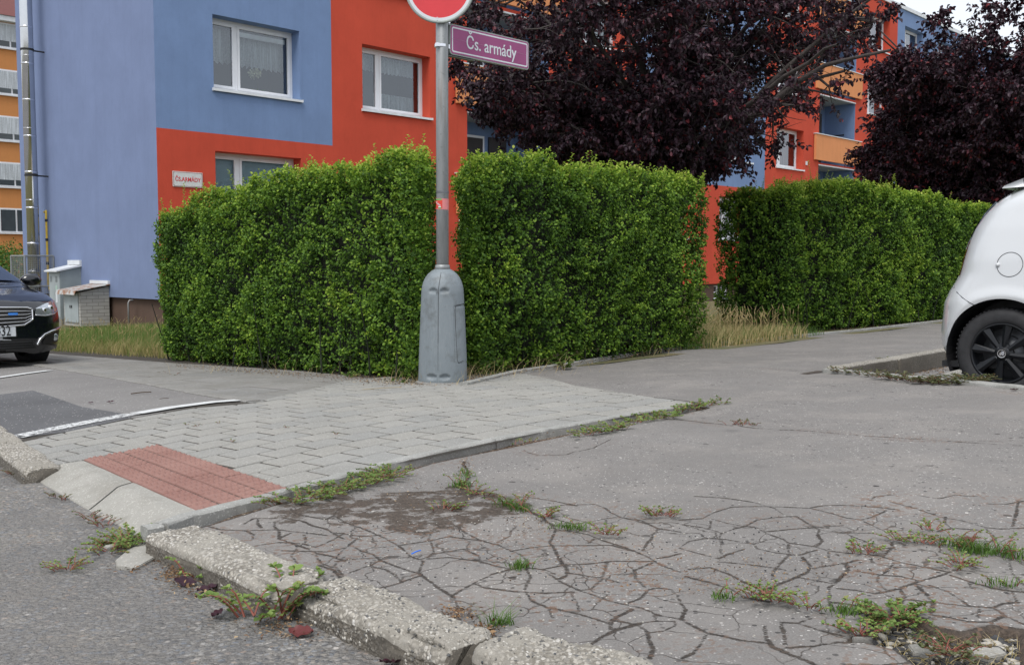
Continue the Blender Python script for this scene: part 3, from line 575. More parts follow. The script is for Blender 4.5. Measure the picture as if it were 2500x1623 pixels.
# side street parking surface, dark patch and white lines
sheet('parking_surface', [(1.62, -4.83), Puv(180, 1052), Puv(340, 1020), Puv(616, 985), Puv(500, 963), Puv(390, 942), Puv(83, 891), (4.0, -14), (4.0, -20.45), (-9, -20.45), (-9, -7.4), (0.5, -7.1), (1.35, -6.6), (1.68, -5.9)], -.006, M['park'])
sheet('asphalt_patch', [Puv(0, 1073), Puv(170, 1052), Puv(322, 1018), Puv(300, 1008), Puv(200, 992), Puv(130, 968), Puv(80, 952), Puv(0, 962), (1.9, -7.0), (1.72, -5.9)], -.002, M['patch'])
def lane(name, pts, wd, dz, wear):
    Vs, Fs, Wr = [], [], []
    for i, (p, w_) in enumerate(zip(pts, wear)):
        a, b = pts[max(i-1, 0)], pts[min(i+1, len(pts)-1)]; dx, dy = b[0]-a[0], b[1]-a[1]; L = math.hypot(dx, dy); nx, ny = -dy/L*wd/2, dx/L*wd/2
        Vs += [UV(p[0]-nx, p[1]-ny, dz), UV(p[0]+nx, p[1]+ny, dz)]; Wr += [w_, w_]
        if i: k_ = 2*i; Fs.append((k_-2, k_-1, k_+1, k_))
    o = npmesh(name, Vs, Fs, M['line'], attrs=dict(wear=Wr)); return struct(o)
lane('white_line', [Puv(0, 1076), Puv(60, 1062), Puv(180, 1037), Puv(325, 1010)], .11, .002, [.40, .30, .24, .28])
lane('white_line', [Puv(332, 1010), Puv(420, 995), Puv(520, 982), Puv(600, 976)], .10, .004, [.1, -.1, -.1, .15])
lane('white_line', [Puv(-60, 930), Puv(0, 921), Puv(60, 912), Puv(120, 904)], .09, .002, [-.3]*4)
# parking bay on the right: sunken floor, back kerb, side ledge
gsheet('parking_bay', [5.5, 7, 9, 14, 30], [-3.6, -2, 0, 3], -.137, M['park'])
def rough_block(name, p0, p1, wd, ztop, zbot, mats, up=None, chip=.01, step=.006, seed=0, round_=.018, side=1):
    """kerb stone from p0 to p1 (u,v on its front edge), width wd to the side; real displaced surface"""
    dx, dy = p1[0]-p0[0], p1[1]-p0[1]; L = math.hypot(dx, dy); dx /= L; dy /= L; nx, ny = -dy*side, dx*side
    h = ztop-zbot; prof = []
    nf = max(3, int(h/step)); prof += [(0, zbot+(h-round_)*i/nf) for i in range(nf+1)]
    prof += [(round_*(1-math.cos(a)), ztop-round_+round_*math.sin(a)) for a in (.5, 1.0)]
    nw = max(4, int(wd/step)); prof += [(round_+(wd-2*round_)*i/nw, ztop) for i in range(nw+1)]
    prof += [(wd-round_+round_*math.sin(a), ztop-round_+round_*math.cos(a)) for a in (.6, 1.1)]+[(wd, ztop-round_), (wd, zbot)]
    n = max(4, int(L/step)); Vs = []; k = len(prof)
    for i in range(n+1):
        s_ = L*i/n; endr = min(s_, L-s_); e = max(0, .02-endr)*.6
        for (a, z) in prof:
            z2 = z-(e if z > zbot+.02 else 0); a2 = a+(e if a < wd/2 else -e)
            u, v = p0[0]+dx*s_+nx*a2, p0[1]+dy*s_+ny*a2; p = UV(u, v, z2)
            if z > zbot+.005:
                nn = mnoise.noise(p*9+Vector((seed, 0, 0)))*chip*.55+mnoise.noise(p*38)*chip*.42+mnoise.noise(p*95)*chip*.42+mnoise.noise(p*210)*chip*.3
                edge = 1 if (a < round_*1.2 or a > wd-round_*1.2) and z > ztop-round_*1.5 else 0
                c_ = max(0, mnoise.noise(p*5+Vector((seed*3, 7, 1)))-.1)*chip*2.2*edge
                p.z += nn*.7-c_; q = nn*.5-(c_ if a < wd/2 else -c_); x_, y_ = uv2xy(nx, ny); p.x += -x_*q if a < wd/2 else 0; p.y += -y_*q if a < wd/2 else 0
                if a > wd/2 and edge: p.x -= x_*c_; p.y -= y_*c_
            Vs.append(p)
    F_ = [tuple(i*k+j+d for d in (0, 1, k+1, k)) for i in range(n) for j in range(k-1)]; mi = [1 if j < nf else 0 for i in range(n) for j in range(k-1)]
    F_ += [tuple(range(k)), tuple(n*k+j for j in range(k-1, -1, -1))]; mi += [1, 1]
    o = npmesh(name, Vs, F_, list(mats), midx=mi); o.data.attributes.new('tone', 'FLOAT', 'POINT')
    bm = bmesh.new(); bm.from_mesh(o.data); bmesh.ops.recalc_face_normals(bm, faces=bm.faces[:]); bm.to_mesh(o.data); bm.free()
    o.data.polygons.foreach_set('use_smooth', np.ones(len(o.data.polygons), bool)); return o
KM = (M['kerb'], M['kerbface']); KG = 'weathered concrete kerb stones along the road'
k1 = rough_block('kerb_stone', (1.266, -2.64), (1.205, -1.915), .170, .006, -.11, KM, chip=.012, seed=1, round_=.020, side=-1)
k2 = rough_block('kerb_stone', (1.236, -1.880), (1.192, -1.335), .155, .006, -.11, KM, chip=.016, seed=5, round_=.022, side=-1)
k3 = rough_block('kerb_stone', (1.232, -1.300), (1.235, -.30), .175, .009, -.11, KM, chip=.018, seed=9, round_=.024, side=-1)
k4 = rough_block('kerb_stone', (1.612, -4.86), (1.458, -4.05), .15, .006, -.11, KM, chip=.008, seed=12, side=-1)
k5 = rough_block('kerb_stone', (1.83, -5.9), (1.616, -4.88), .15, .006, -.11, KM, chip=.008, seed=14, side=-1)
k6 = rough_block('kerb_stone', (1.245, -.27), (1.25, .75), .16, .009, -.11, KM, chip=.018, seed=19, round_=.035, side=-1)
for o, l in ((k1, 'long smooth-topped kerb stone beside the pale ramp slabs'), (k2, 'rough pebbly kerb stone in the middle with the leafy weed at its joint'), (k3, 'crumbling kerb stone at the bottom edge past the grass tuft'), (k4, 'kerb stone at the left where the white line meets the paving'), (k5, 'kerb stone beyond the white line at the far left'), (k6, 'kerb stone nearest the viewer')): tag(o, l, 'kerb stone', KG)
BG = 'concrete kerb stones behind the white car'
b1 = rough_block('bay_kerb_stone', (6.98, -3.30), (7.95, -3.27), .13, .012, -.16, KM, chip=.005, seed=21, round_=.012, side=-1, step=.025)
b2 = rough_block('bay_kerb_stone', (7.96, -3.27), (8.96, -3.27), .13, .014, -.16, KM, chip=.005, seed=23, round_=.012, side=-1, step=.025)
b3 = rough_block('bay_kerb_stone', (8.97, -3.27), (9.97, -3.27), .13, .012, -.16, KM, chip=.005, seed=25, round_=.012, side=-1, step=.025)
for o, l in ((b1, 'grey kerb stone at the bay corner next to the weed strip'), (b2, 'grey kerb stone behind the rear bumper of the white car'), (b3, 'grey kerb stone hidden behind the white car wheel')): tag(o, l, 'kerb stone', BG)
lg = rough_block('bay_side_kerb', (LEDGE(-3.36)-.03, -3.36), (LEDGE(3)-.03, 3), .085, .012, -.16, (M['strip'], M['strip']), chip=.005, seed=30, round_=.01, side=1, step=.03); struct(lg)
gsheet('bay_path_fill', [6.6, 8, 14, 30], [-3.48, -3.395], -.02, M['asph'])
sheet('parking_surface', [(4.0, -20.45), (4.0, -60), (-9, -60), (-9, -20.45)], -.006, M['park'])
# ================================================================== LEAF AND BLADE MESHES
def leaves(name, pos, dirs, nrm, ln, wd, rnd, mat, parent=None, fold=.25):
    """kite-shaped folded leaves: base, two sides, tip, mid"""
    pos, dirs, nrm = [np.asarray(a, float) for a in (pos, dirs, nrm)]; n = len(pos)
    dirs /= np.linalg.norm(dirs, axis=1, keepdims=True)+1e-9
    sd_ = np.cross(dirs, nrm); sd_ /= np.linalg.norm(sd_, axis=1, keepdims=True)+1e-9; up = np.cross(sd_, dirs)
    ln = np.broadcast_to(ln, n)[:, None]; wd = np.broadcast_to(wd, n)[:, None]
    b = pos; t = pos+dirs*ln-up*ln*.12; l_ = pos+dirs*ln*.45-sd_*wd*.5+up*wd*fold; r_ = pos+dirs*ln*.45+sd_*wd*.5+up*wd*fold; l2 = pos+dirs*ln*.78-sd_*wd*.33+up*wd*fold*.5; r2 = pos+dirs*ln*.78+sd_*wd*.33+up*wd*fold*.5
    V_ = np.stack([b, l_, l2, t, r2, r_], 1).reshape(-1, 3); i = np.arange(n)[:, None]*6
    F_ = np.concatenate([i+np.array([[0, 1, 2, 3]]), i+np.array([[0, 3, 4, 5]])], 0)
    return npmesh(name, V_, F_, mat, parent, attrs=dict(rnd=np.repeat(rnd, 6)))
def unit(n): a = rng.normal(size=(n, 3)); return a/np.linalg.norm(a, axis=1, keepdims=True)
def nz(p, sc, seed=0):
    """cheap smooth noise in -1..1"""
    p = np.asarray(p)*sc+seed*17.3; x, y, z = p[:, 0], p[:, 1], p[:, 2]
    return (np.sin(x*1.7+2.1*np.sin(y*1.3+seed))+np.sin(y*2.3+1.7*np.sin(z*1.9+1))+np.sin(z*2.1+1.9*np.sin(x*1.1+2))+.6*np.sin(x*4.1+y*3.3)+.6*np.sin(z*4.7-x*3.7))/3.6
def blades(name, pos, ht, lean, wd, rnd, mat, parent=None):
    n = len(pos); pos = np.asarray(pos, float); a = rng.uniform(0, 6.28, n); ld = np.stack([np.cos(a), np.sin(a), 0*a], 1); sd_ = np.stack([-np.sin(a+.6), np.cos(a+.6), 0*a], 1)
    ht = ht[:, None]; lean = lean[:, None]; up = np.array([[0, 0, 1.]]); w_ = wd if np.isscalar(wd) else wd[:, None]
    p1 = pos+up*ht*.55+ld*lean*ht*.25; p2 = pos+up*ht+ld*lean*ht
    V_ = np.stack([pos-sd_*w_, pos+sd_*w_, p1-sd_*w_*.8, p1+sd_*w_*.8, p2], 1).reshape(-1, 3); i = np.arange(n)[:, None]*5
    F_ = np.concatenate([i+np.array([[0, 1, 3]]), i+np.array([[0, 3, 2]]), i+np.array([[2, 3, 4]])], 0)
    return npmesh(name, V_, F_, mat, parent, attrs=dict(rnd=np.repeat(rnd, 5)))
# ================================================================== HEDGES
def inpoly(x, y, poly):
    ins = np.zeros(len(x), bool)
    for a, b in zip(poly, poly[1:]+poly[:1]):
        ins ^= ((a[1] > y) != (b[1] > y)) & (x < (b[0]-a[0])*(y-a[1])/((b[1]-a[1]) or 1e-9)+a[0])
    return ins
def hedge(poly, h, label, dens=(620, 160, 520), seed=0, hide=(), ls=1.08):
    """poly: footprint in xy (ccw), h(x,y) -> top z"""
    cx_ = sum(p[0] for p in poly)/len(poly); cy_ = sum(p[1] for p in poly)/len(poly)
    root = thing('hedge', (cx_, cy_, zg(cx_, cy_)), 0, label, 'hedge', 'clipped green hedges behind the pavement')
    S, N_ = [], []
    for k_, (a, b) in enumerate(zip(poly, poly[1:]+poly[:1])):
        L = math.hypot(b[0]-a[0], b[1]-a[1]); nrm = np.array([(b[1]-a[1])/L, -(b[0]-a[0])/L, 0]); H_ = 1.65; m = int(L*H_*(dens[1] if k_ in hide else dens[0]))
        t = rng.uniform(0, 1, m); s_ = rng.uniform(0, 1, m); x, y = a[0]+(b[0]-a[0])*t, a[1]+(b[1]-a[1])*t
        z0 = np.array([zg(p, q) for p, q in zip(x, y)]); z1 = np.array([h(p, q) for p, q in zip(x, y)]); z = z0+.03+(z1-z0-.03)*s_
        ins = .07*np.clip(.2-s_, 0, 1)/.2+.07*np.clip(s_-.90, 0, 1)/.10
        S.append(np.stack([x, y, z], 1)-nrm*ins[:, None]); N_.append(np.repeat(nrm[None], m, 0)+np.stack([0*s_, 0*s_, .35+1.2*(s_ > .93)], 1))
    xs = [p[0] for p in poly]; ys = [p[1] for p in poly]; A = abs(area(poly)); bb = (max(xs)-min(xs))*(max(ys)-min(ys)); m = int(bb*dens[2])
    x = rng.uniform(min(xs), max(xs), m); y = rng.uniform(min(ys), max(ys), m); k = inpoly(x, y, poly); x, y = x[k], y[k]
    z = np.array([h(p, q) for p, q in zip(x, y)]); S.append(np.stack([x, y, z-.01], 1)); N_.append(np.repeat(np.array([[0, 0, 1.]]), len(x), 0))
    S = np.concatenate(S); N_ = np.concatenate(N_); N_ /= np.linalg.norm(N_, axis=1, keepdims=True); n = len(S)
    bumpy = nz(S, 2.6, seed)*.075+nz(S, 7, seed+3)*.05; S = S+N_*bumpy[:, None]
    # sprigs
    d = N_+unit(n)*.65+np.array([[0, 0, .35]]); d /= np.linalg.norm(d, axis=1, keepdims=True); ln = rng.uniform(.08, .19, n); base = S-d*ln[:, None]*.85
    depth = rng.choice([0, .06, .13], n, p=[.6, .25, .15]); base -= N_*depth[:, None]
    k = 11; t = np.linspace(.2, 1.05, k)[None, :, None]; pos = (base[:, None]+d[:, None]*ln[:, None, None]*t).reshape(-1, 3); pos += rng.normal(0, .008, pos.shape)
    ld = (np.repeat(d, k, 0)*.5+unit(n*k)); nr = np.repeat(N_, k, 0)*.8+unit(n*k)*.6+np.array([[0, 0, .7]])
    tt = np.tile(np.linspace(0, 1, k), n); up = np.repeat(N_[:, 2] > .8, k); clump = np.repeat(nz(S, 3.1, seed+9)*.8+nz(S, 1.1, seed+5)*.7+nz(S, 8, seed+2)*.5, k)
    zt = np.array([h(p, q) for p, q in S[::1, :2]]) if n < 200000 else None; fresh_lit = np.repeat(np.clip(1-(zt-S[:, 2])/.22, 0, 1), k)  # paler top leaves: new growth, plus light from above put into the colour
    rnd = np.clip(.30+.15*clump+.22*(tt-.5)+.34*fresh_lit*tt+rng.normal(0, .13, n*k)-np.repeat(depth, k)*1., 0, 1)
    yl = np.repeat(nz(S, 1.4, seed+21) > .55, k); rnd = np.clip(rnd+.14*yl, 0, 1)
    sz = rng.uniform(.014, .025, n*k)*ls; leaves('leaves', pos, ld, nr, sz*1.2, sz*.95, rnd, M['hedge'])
    o = bpy.context.scene.collection.objects[-1]; o.parent = root; o.matrix_parent_inverse = Matrix.Translation(-root.location)
    # upright shoots above the top
    mb = MB(); Pp, Dd, Nn_, Rr = [], [], [], []
    def shoot(x, y, z, H_):
        lean = Vector((random.gauss(0, .16), random.gauss(0, .16), 1)); pts = [Vector((x, y, z-.06))+lean*(H_*q) for q in (0, .5, 1)]; mb.tube(pts, [.0022, .0018, .0008], 4)
        m = int(H_/.011)
        for i in range(m):
            q = pts[0]+lean*(H_*(i+1)/m); a = i*2.4; dd = Vector((math.cos(a), math.sin(a), .5)); Pp.append(q); Dd.append(dd); Nn_.append(Vector((-math.cos(a)*.4, -math.sin(a)*.4, 1))); Rr.append(min(1, max(0, random.gauss(.72, .12))))
    cnt = 0
    top = S[N_[:, 2] > .8]; idx = rng.choice(len(top), min(len(top), int(A*34)), replace=False)
    for p in top[idx]: shoot(p[0], p[1], p[2], abs(random.gauss(.0, .07))+.06)
    for p in top[rng.choice(len(top), max(3, int(A*1.2)), replace=False)]: shoot(p[0], p[1], p[2], random.uniform(.18, .34))
    sh = mb.build('shoots', M['twig']); sh['kind'] = 'stuff'; sh.parent = root; sh.matrix_parent_inverse = Matrix.Translation(-root.location)
    m = len(Pp); sz = rng.uniform(.013, .023, m); o = leaves('shoot_leaves', Pp, Dd, Nn_, sz*1.25, sz*.9, np.array(Rr), M['hedge']); o.parent = root; o.matrix_parent_inverse = Matrix.Translation(-root.location)
    # inner mass of twigs and stems
    q = [(cx_+(p[0]-cx_)*1, cy_+(p[1]-cy_)*1) for p in poly]; n_ = len(poly); ip = []
    for i in range(n_):
        a, b, c_ = poly[i-1], poly[i], poly[(i+1) % n_]
        e1 = Vector((b[1]-a[1], a[0]-b[0])).normalized(); e2 = Vector((c_[1]-b[1], b[0]-c_[0])).normalized(); e = (e1+e2); e = e/max(.25, e.length**2)*2*.17; ip.append((b[0]-e.x, b[1]-e.y))
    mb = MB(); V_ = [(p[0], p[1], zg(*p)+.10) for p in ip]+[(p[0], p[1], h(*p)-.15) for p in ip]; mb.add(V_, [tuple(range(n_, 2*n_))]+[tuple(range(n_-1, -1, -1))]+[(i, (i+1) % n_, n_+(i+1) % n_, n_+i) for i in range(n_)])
    for _ in range(int(A*22)):
        while True:
            x, y = random.uniform(min(xs), max(xs)), random.uniform(min(ys), max(ys))
            if inpoly(np.array([x]), np.array([y]), poly)[0]: break
        z = zg(x, y); l1 = Vector((random.gauss(0, .12), random.gauss(0, .12), 1)); b_ = Vector((x, y, z-.02)); mb.tube([b_, b_+l1*.25, b_+l1*.6+Vector((random.gauss(0, .05), random.gauss(0, .05), 0))], [.009, .006, .004], 5)
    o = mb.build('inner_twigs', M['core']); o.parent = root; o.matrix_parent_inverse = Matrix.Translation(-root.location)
    return root
def pxy(px, py, add=0.):
    p = P(px, py); L = math.hypot(p.x, p.y); return (p.x*(1+add/L), p.y*(1+add/L))
h_left = lambda x, y: float(np.interp(xy2uv(x, y)[1], [-10.4, -9.2, -7.5, -6.5, -5.4], [1.24, 1.42, 1.60, 1.66, 1.63]))
HL = [pxy(398, 880), pxy(700, 906), pxy(1040, 932), pxy(1054, 928, .9)]; HL.append((HL[3][0]-1.2, HL[3][1]+1.6)); HL.append((HL[0][0]-.25, HL[0][1]+1.3))
def ccw(p): return p if area(p) > 0 else p[::-1]
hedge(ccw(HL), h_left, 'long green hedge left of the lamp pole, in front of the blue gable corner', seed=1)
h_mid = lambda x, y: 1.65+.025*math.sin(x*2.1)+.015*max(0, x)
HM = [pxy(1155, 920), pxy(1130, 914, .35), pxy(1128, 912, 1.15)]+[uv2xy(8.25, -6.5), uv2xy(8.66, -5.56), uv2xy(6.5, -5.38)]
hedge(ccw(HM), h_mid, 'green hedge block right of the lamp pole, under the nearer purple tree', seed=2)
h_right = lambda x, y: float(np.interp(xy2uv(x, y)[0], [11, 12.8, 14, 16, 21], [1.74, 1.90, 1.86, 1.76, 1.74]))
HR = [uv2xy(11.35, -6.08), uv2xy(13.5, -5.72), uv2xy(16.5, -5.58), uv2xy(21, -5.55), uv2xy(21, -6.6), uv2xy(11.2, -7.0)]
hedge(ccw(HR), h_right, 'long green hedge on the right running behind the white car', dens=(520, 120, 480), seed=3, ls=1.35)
# ================================================================== APARTMENT BUILDING
Y0 = 19.8; d_ = ray(386, 500); X0 = Y0*d_[0]/d_[1]
BM = Matrix(((FX, -GX, 0, X0), (FY, -GY, 0, Y0), (0, 0, 1, 0), (0, 0, 0, 1)))   # local x along facade, local y into the building, z up
bld = thing('apartment_building', (X0, Y0, -.5), 0, 'four-storey panel apartment block painted blue, red and orange behind the hedges', 'building')
BI = Matrix.Translation(-Vector((X0, Y0, -.5)))
def bl(mb, name, mats, parent=bld, **k):
    """build a part given in building coordinates"""
    mb.v = [tuple(BM @ Vector(v)) for v in mb.v]; o = mb.build(name, mats, parent, **k)
    o.matrix_parent_inverse = BI if parent is bld else Matrix.Identity(4)
    return o
LEN, DEP, TOPZ = 53.5, 7.0, 12.12
WX = [1.27, 5.09, 12.75, 16.55, 20.50, 24.34, 32.0, 35.7, 39.6, 43.5, 47.3]; WW, WH = 2.1, 1.5; WZ = [1.64, 4.40, 7.18, 9.95]
LX = [(8.45, 11.6), (27.68, 30.85)]; LZ0 = [2.05, 4.79, 7.57, 10.35]; LZ1 = [4.71, 7.46, 10.24, 11.75]
BX = [(12.9, 13.9), (16.7, 17.7), (20.35, 21.3), (22.0, 22.9), (24.5, 25.5)]
holes = [(x, x+WW, z, z+WH) for x in WX for z in WZ]+[(a, b, z0, z1) for a, b in LX for z0, z1 in zip(LZ0, LZ1)]
xs = sorted({0, 4.22, 15.65, 23.52, 34.9, LEN} | {h_[0] for h_ in holes} | {h_[1] for h_ in holes}); zs = sorted({.11, 3.49, TOPZ} | {h_[2] for h_ in holes} | {h_[3] for h_ in holes})
def zone(x, z): return 1 if (4.22 < x < 15.65 or 23.52 < x < 34.9 or z < 3.49) else 0
mb = MB(); REV = .36
for a, b in zip(xs, xs[1:]):
    for c_, d_ in zip(zs, zs[1:]):
        xm, zm = (a+b)/2, (c_+d_)/2
        if any(h_[0] < xm < h_[1] and h_[2] < zm < h_[3] for h_ in holes): continue
        mb.add([(a, 0, c_), (b, 0, c_), (b, 0, d_), (a, 0, d_)], [(0, 1, 2, 3)], zone(xm, zm))
for (a, b, c_, d_) in holes:
    D_ = REV if b-a < 2.2 else 1.35; mi = zone((a+b)/2, (c_+d_)/2)
    if D_ > 1: mi = 0
    mb.add([(a, 0, c_), (a, 0, d_), (a, D_, d_), (a, D_, c_)], [(0, 1, 2, 3)], mi); mb.add([(b, 0, c_), (b, 0, d_), (b, D_, d_), (b, D_, c_)], [(3, 2, 1, 0)], mi)
    if D_ < 1: mb.add([(a, 0, d_), (b, 0, d_), (b, D_, d_), (a, D_, d_)], [(0, 1, 2, 3)], mi); mb.add([(a, 0, c_), (b, 0, c_), (b, D_, c_), (a, D_, c_)], [(3, 2, 1, 0)], mi)
mb.add([(0, 0, .11), (LEN, 0, .11), (LEN, .08, .11), (0, .08, .11)], [(3, 2, 1, 0)], 1)
bl(mb, 'wall', [M['blue'], M['red']])
mb = MB(); mb.add([(0, 0, .11), (0, 0, TOPZ), (0, DEP, TOPZ), (0, DEP, .11)], [(0, 1, 2, 3)]); mb.add([(0, DEP, .11), (LEN, DEP, .11), (LEN, DEP, TOPZ), (0, DEP, TOPZ)], [(0, 3, 2, 1)]); mb.add([(LEN, 0, .11), (LEN, DEP, .11), (LEN, DEP, TOPZ), (LEN, 0, TOPZ)], [(0, 1, 2, 3)])
mb.add([(0, 0, .11), (.09, 0, .11), (.09, DEP, .11), (0, DEP, .11)], [(0, 1, 2, 3)])
bl(mb, 'wall', [M['gable']])
# plinth with basement windows
mb = MB(); pz = -1.0; o_ = .09; xs2 = sorted({o_, LEN} | {q for p in BX for q in p})
for a, b in zip(xs2, xs2[1:]):
    if any(p[0] <= a and b <= p[1] for p in BX):
        mb.add([(a, o_, -.42), (b, o_, -.42), (b, o_, pz), (a, o_, pz)], [(3, 2, 1, 0)]); mb.add([(a, o_, .04), (b, o_, .04), (b, o_, .2), (a, o_, .2)], [(0, 1, 2, 3)])
        mb.add([(a, o_, -.42), (a, o_, .04), (a, .4, .04), (a, .4, -.42)], [(0, 1, 2, 3)]); mb.add([(b, o_, -.42), (b, o_, .04), (b, .4, .04), (b, .4, -.42)], [(3, 2, 1, 0)])
    else: mb.add([(a, o_, pz), (b, o_, pz), (b, o_, .2), (a, o_, .2)], [(0, 1, 2, 3)])
mb.add([(o_, o_, pz), (o_, DEP, pz), (o_, DEP, .2), (o_, o_, .2)], [(3, 2, 1, 0)]); bl(mb, 'plinth', [M['plinth']])
for a, b in BX:
    mb = MB(); mb.box(a+.02, b-.02, .22, .26, -.42, .04, 0)
    mb2 = MB(); n = 3
    for z in (-.41, -.19, .03): mb2.box(a, b, .17, .215, z-.025, z+.025)
    for i in range(n+1): x = a+.03+(b-a-.06)*i/n; mb2.box(x-.02, x+.02, .168, .213, -.40, .02)
    w_ = bl(mb2, 'basement_window', [M['white']]); g = bl(mb, 'pane', [M['room']], w_)
    mb = MB(); mb.box(a-.03, b+.03, .03, .2, -.45, -.42); bl(mb, 'sill', [M['trim']], w_)
# windows
proto_w = {}
def curtain_mesh(kind, w_, h_):
    mb = MB(); 
    def cloth(x0, x1, zt, zb, y, amp=.02, per=.11, zig=0., nxx=90):
        V_, F_ = [], []; nzv = 2
        for i in range(nxx+1):
            x = x0+(x1-x0)*i/nxx; yy = y+amp*math.sin(x*6.28/per+math.sin(x*9)*1.3); zz = zb+(zig*abs(((x/ .12) % 1)-.5)*2 if zig else 0)
            V_ += [(x, yy, zt), (x, yy, (zt+zz)/2), (x, yy, zz)]
        for i in range(nxx): q = i*3; F_ += [(q, q+1, q+4, q+3), (q+1, q+2, q+5, q+4)]
        mb.add(V_, F_, 0)
    if kind == 'lace': cloth(.05, w_-.05, h_-.12, h_*.42, .22, zig=.07)
    elif kind == 'cafe': cloth(.05, w_-.05, h_-.1, h_*.68, .22, zig=.04); cloth(.75, w_-.05, h_*.36, h_*.1, .2, zig=.03)
    elif kind == 'full': cloth(.04, w_-.04, h_-.08, .06, .22)
    elif kind == 'blind': mb.box(.06, w_-.06, .02, .025, .05, h_-.08, 0)
    else: cloth(.04, w_*.62, h_-.08, .06, .22); 
    return mb
random.seed(21)
kinds = {}
for i, x in enumerate(WX):
    for j, z in enumerate(WZ):
        kd = random.choice(['lace', 'full', 'half', 'cafe', 'full', 'half'])
        if (i, j) == (0, 1): kd = 'lace'
        if (i, j) == (1, 1): kd = 'cafe'
        if (i, j) == (0, 0): kd = 'blind'
        if i in (5, 6) and j >= 1: kd = 'half'
        W0 = x; fr = MB(); y0, y1 = REV-.06, REV; t_ = .055
        def fb(a, b, c_, e, yy0=y0, yy1=y1): fr.box(W0+a, W0+b, yy0, yy1, z+c_, z+e)
        # outer frame, mullion, two sash frames
        fb(0, WW, WH-.07, WH); fb(0, WW, .02, .09); fb(0, .06, .09, WH-.07); fb(WW-.06, WW, .09, WH-.07); fb(.665, .735, .09, WH-.07)
        for (a, b) in ((.06, .665), (.735, WW-.06)):
            yy = (y0-.012, y1-.02)
            fr.box(W0+a, W0+b, *yy, z+WH-.125, z+WH-.071); fr.box(W0+a, W0+b, *yy, z+.091, z+.145); fr.box(W0+a+.001, W0+a+t_, *yy, z+.145, z+WH-.125); fr.box(W0+b-t_, W0+b-.001, *yy, z+.145, z+WH-.125)
        wnd = bl(fr, 'window', [M['white']], bevel=0)
        gl = MB()
        for (a, b) in ((.06+t_, .665-t_), (.735+t_, WW-.06-t_)): gl.add([(W0+a, y0+.02, z+.145), (W0+b, y0+.02, z+.145), (W0+b, y0+.02, z+WH-.125), (W0+a, y0+.02, z+WH-.125)], [(0, 1, 2, 3)])
        bl(gl, 'pane', [M['glass']], wnd)
        sl = MB(); sl.box(W0-.03, W0+WW+.04, -.055, y0-.002, z-.018, z+.006); sl.box(W0-.03, W0+WW+.04, -.058, -.052, z-.045, z-.018); sl.box(W0-.035, W0-.028, -.06, y0-.002, z-.045, z+.016); sl.box(W0+WW+.038, W0+WW+.045, -.06, y0-.002, z-.045, z+.016)
        bl(sl, 'sill', [M['trim']], wnd)
        cu = curtain_mesh(kd, WW, WH); cu.v = [(v[0]+W0, v[1]+y1, v[2]+z) for v in cu.v]; bl(cu, 'blind' if kd == 'blind' else 'curtain', [M['blind'] if kd == 'blind' else (M['lace'] if kd in ('lace', 'cafe') else M['drape'])], wnd)
        if kd == 'half':
            c2 = MB(); c2.box(W0+WW*.6, W0+WW-.05, y1+.25, y1+.27, z+.05, z+WH-.08); bl(c2, 'curtain', [M['pinkdrape']], wnd)
        rm = MB(); a, b, c_, e = W0-.02, W0+WW+.02, z-.02, z+WH+.02; q0, q1 = y1+.012, y1+.9
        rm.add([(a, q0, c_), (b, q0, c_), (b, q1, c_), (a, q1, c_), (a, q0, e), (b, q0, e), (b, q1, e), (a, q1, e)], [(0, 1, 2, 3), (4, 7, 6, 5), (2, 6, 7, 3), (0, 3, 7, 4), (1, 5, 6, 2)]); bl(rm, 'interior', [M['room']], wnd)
        if (i, j) == (0, 1):
            rl_ = MB(); rl_.box(W0+.8, W0+WW-.12, y1+.03, y1+.07, z+WH-.26, z+WH-.16); bl(rl_, 'roller_blind', [M['trim']], wnd)
# orchid on the inner sill of the upper window
orc = thing('potted_orchid', BM @ Vector((1.27+1.32, REV+.12, 4.42)), 0, 'pale yellow orchid in bloom on the sill inside the lace-curtained window', 'plant')
mb = MB(); mb.tube([(0, 0, .1), (.01, 0, .3), (-.02, 0, .46), (-.05, 0, .50)], .006, 6); mb.build('stem', M['twig'], orc)
mb = MB(); mb.lathe([(.0, 0), (.05, 0), (.065, .12), (.055, .12), (0, .10)], 16); mb.build('pot', M['whitesheet'], orc, True)
n = 90; pp = np.array([[-.04, 0, .52]])+unit(n)*np.array([[.11, .07, .08]]); fl = leaves('flowers', pp, unit(n), unit(n), .06, .05, rng.uniform(.9, 1, n), simple('orchid_petals', (.75, .75, .52), .6, .05), orc)
pp = np.repeat(np.array([[0, 0, .13]]), 6, 0); leaves('leaves', pp, np.array([[math.cos(a), math.sin(a), .3] for a in range(6)]), np.repeat([[0, 0, 1.]], 6, 0), .2, .06, np.full(6, .3), M['hedge'], orc)
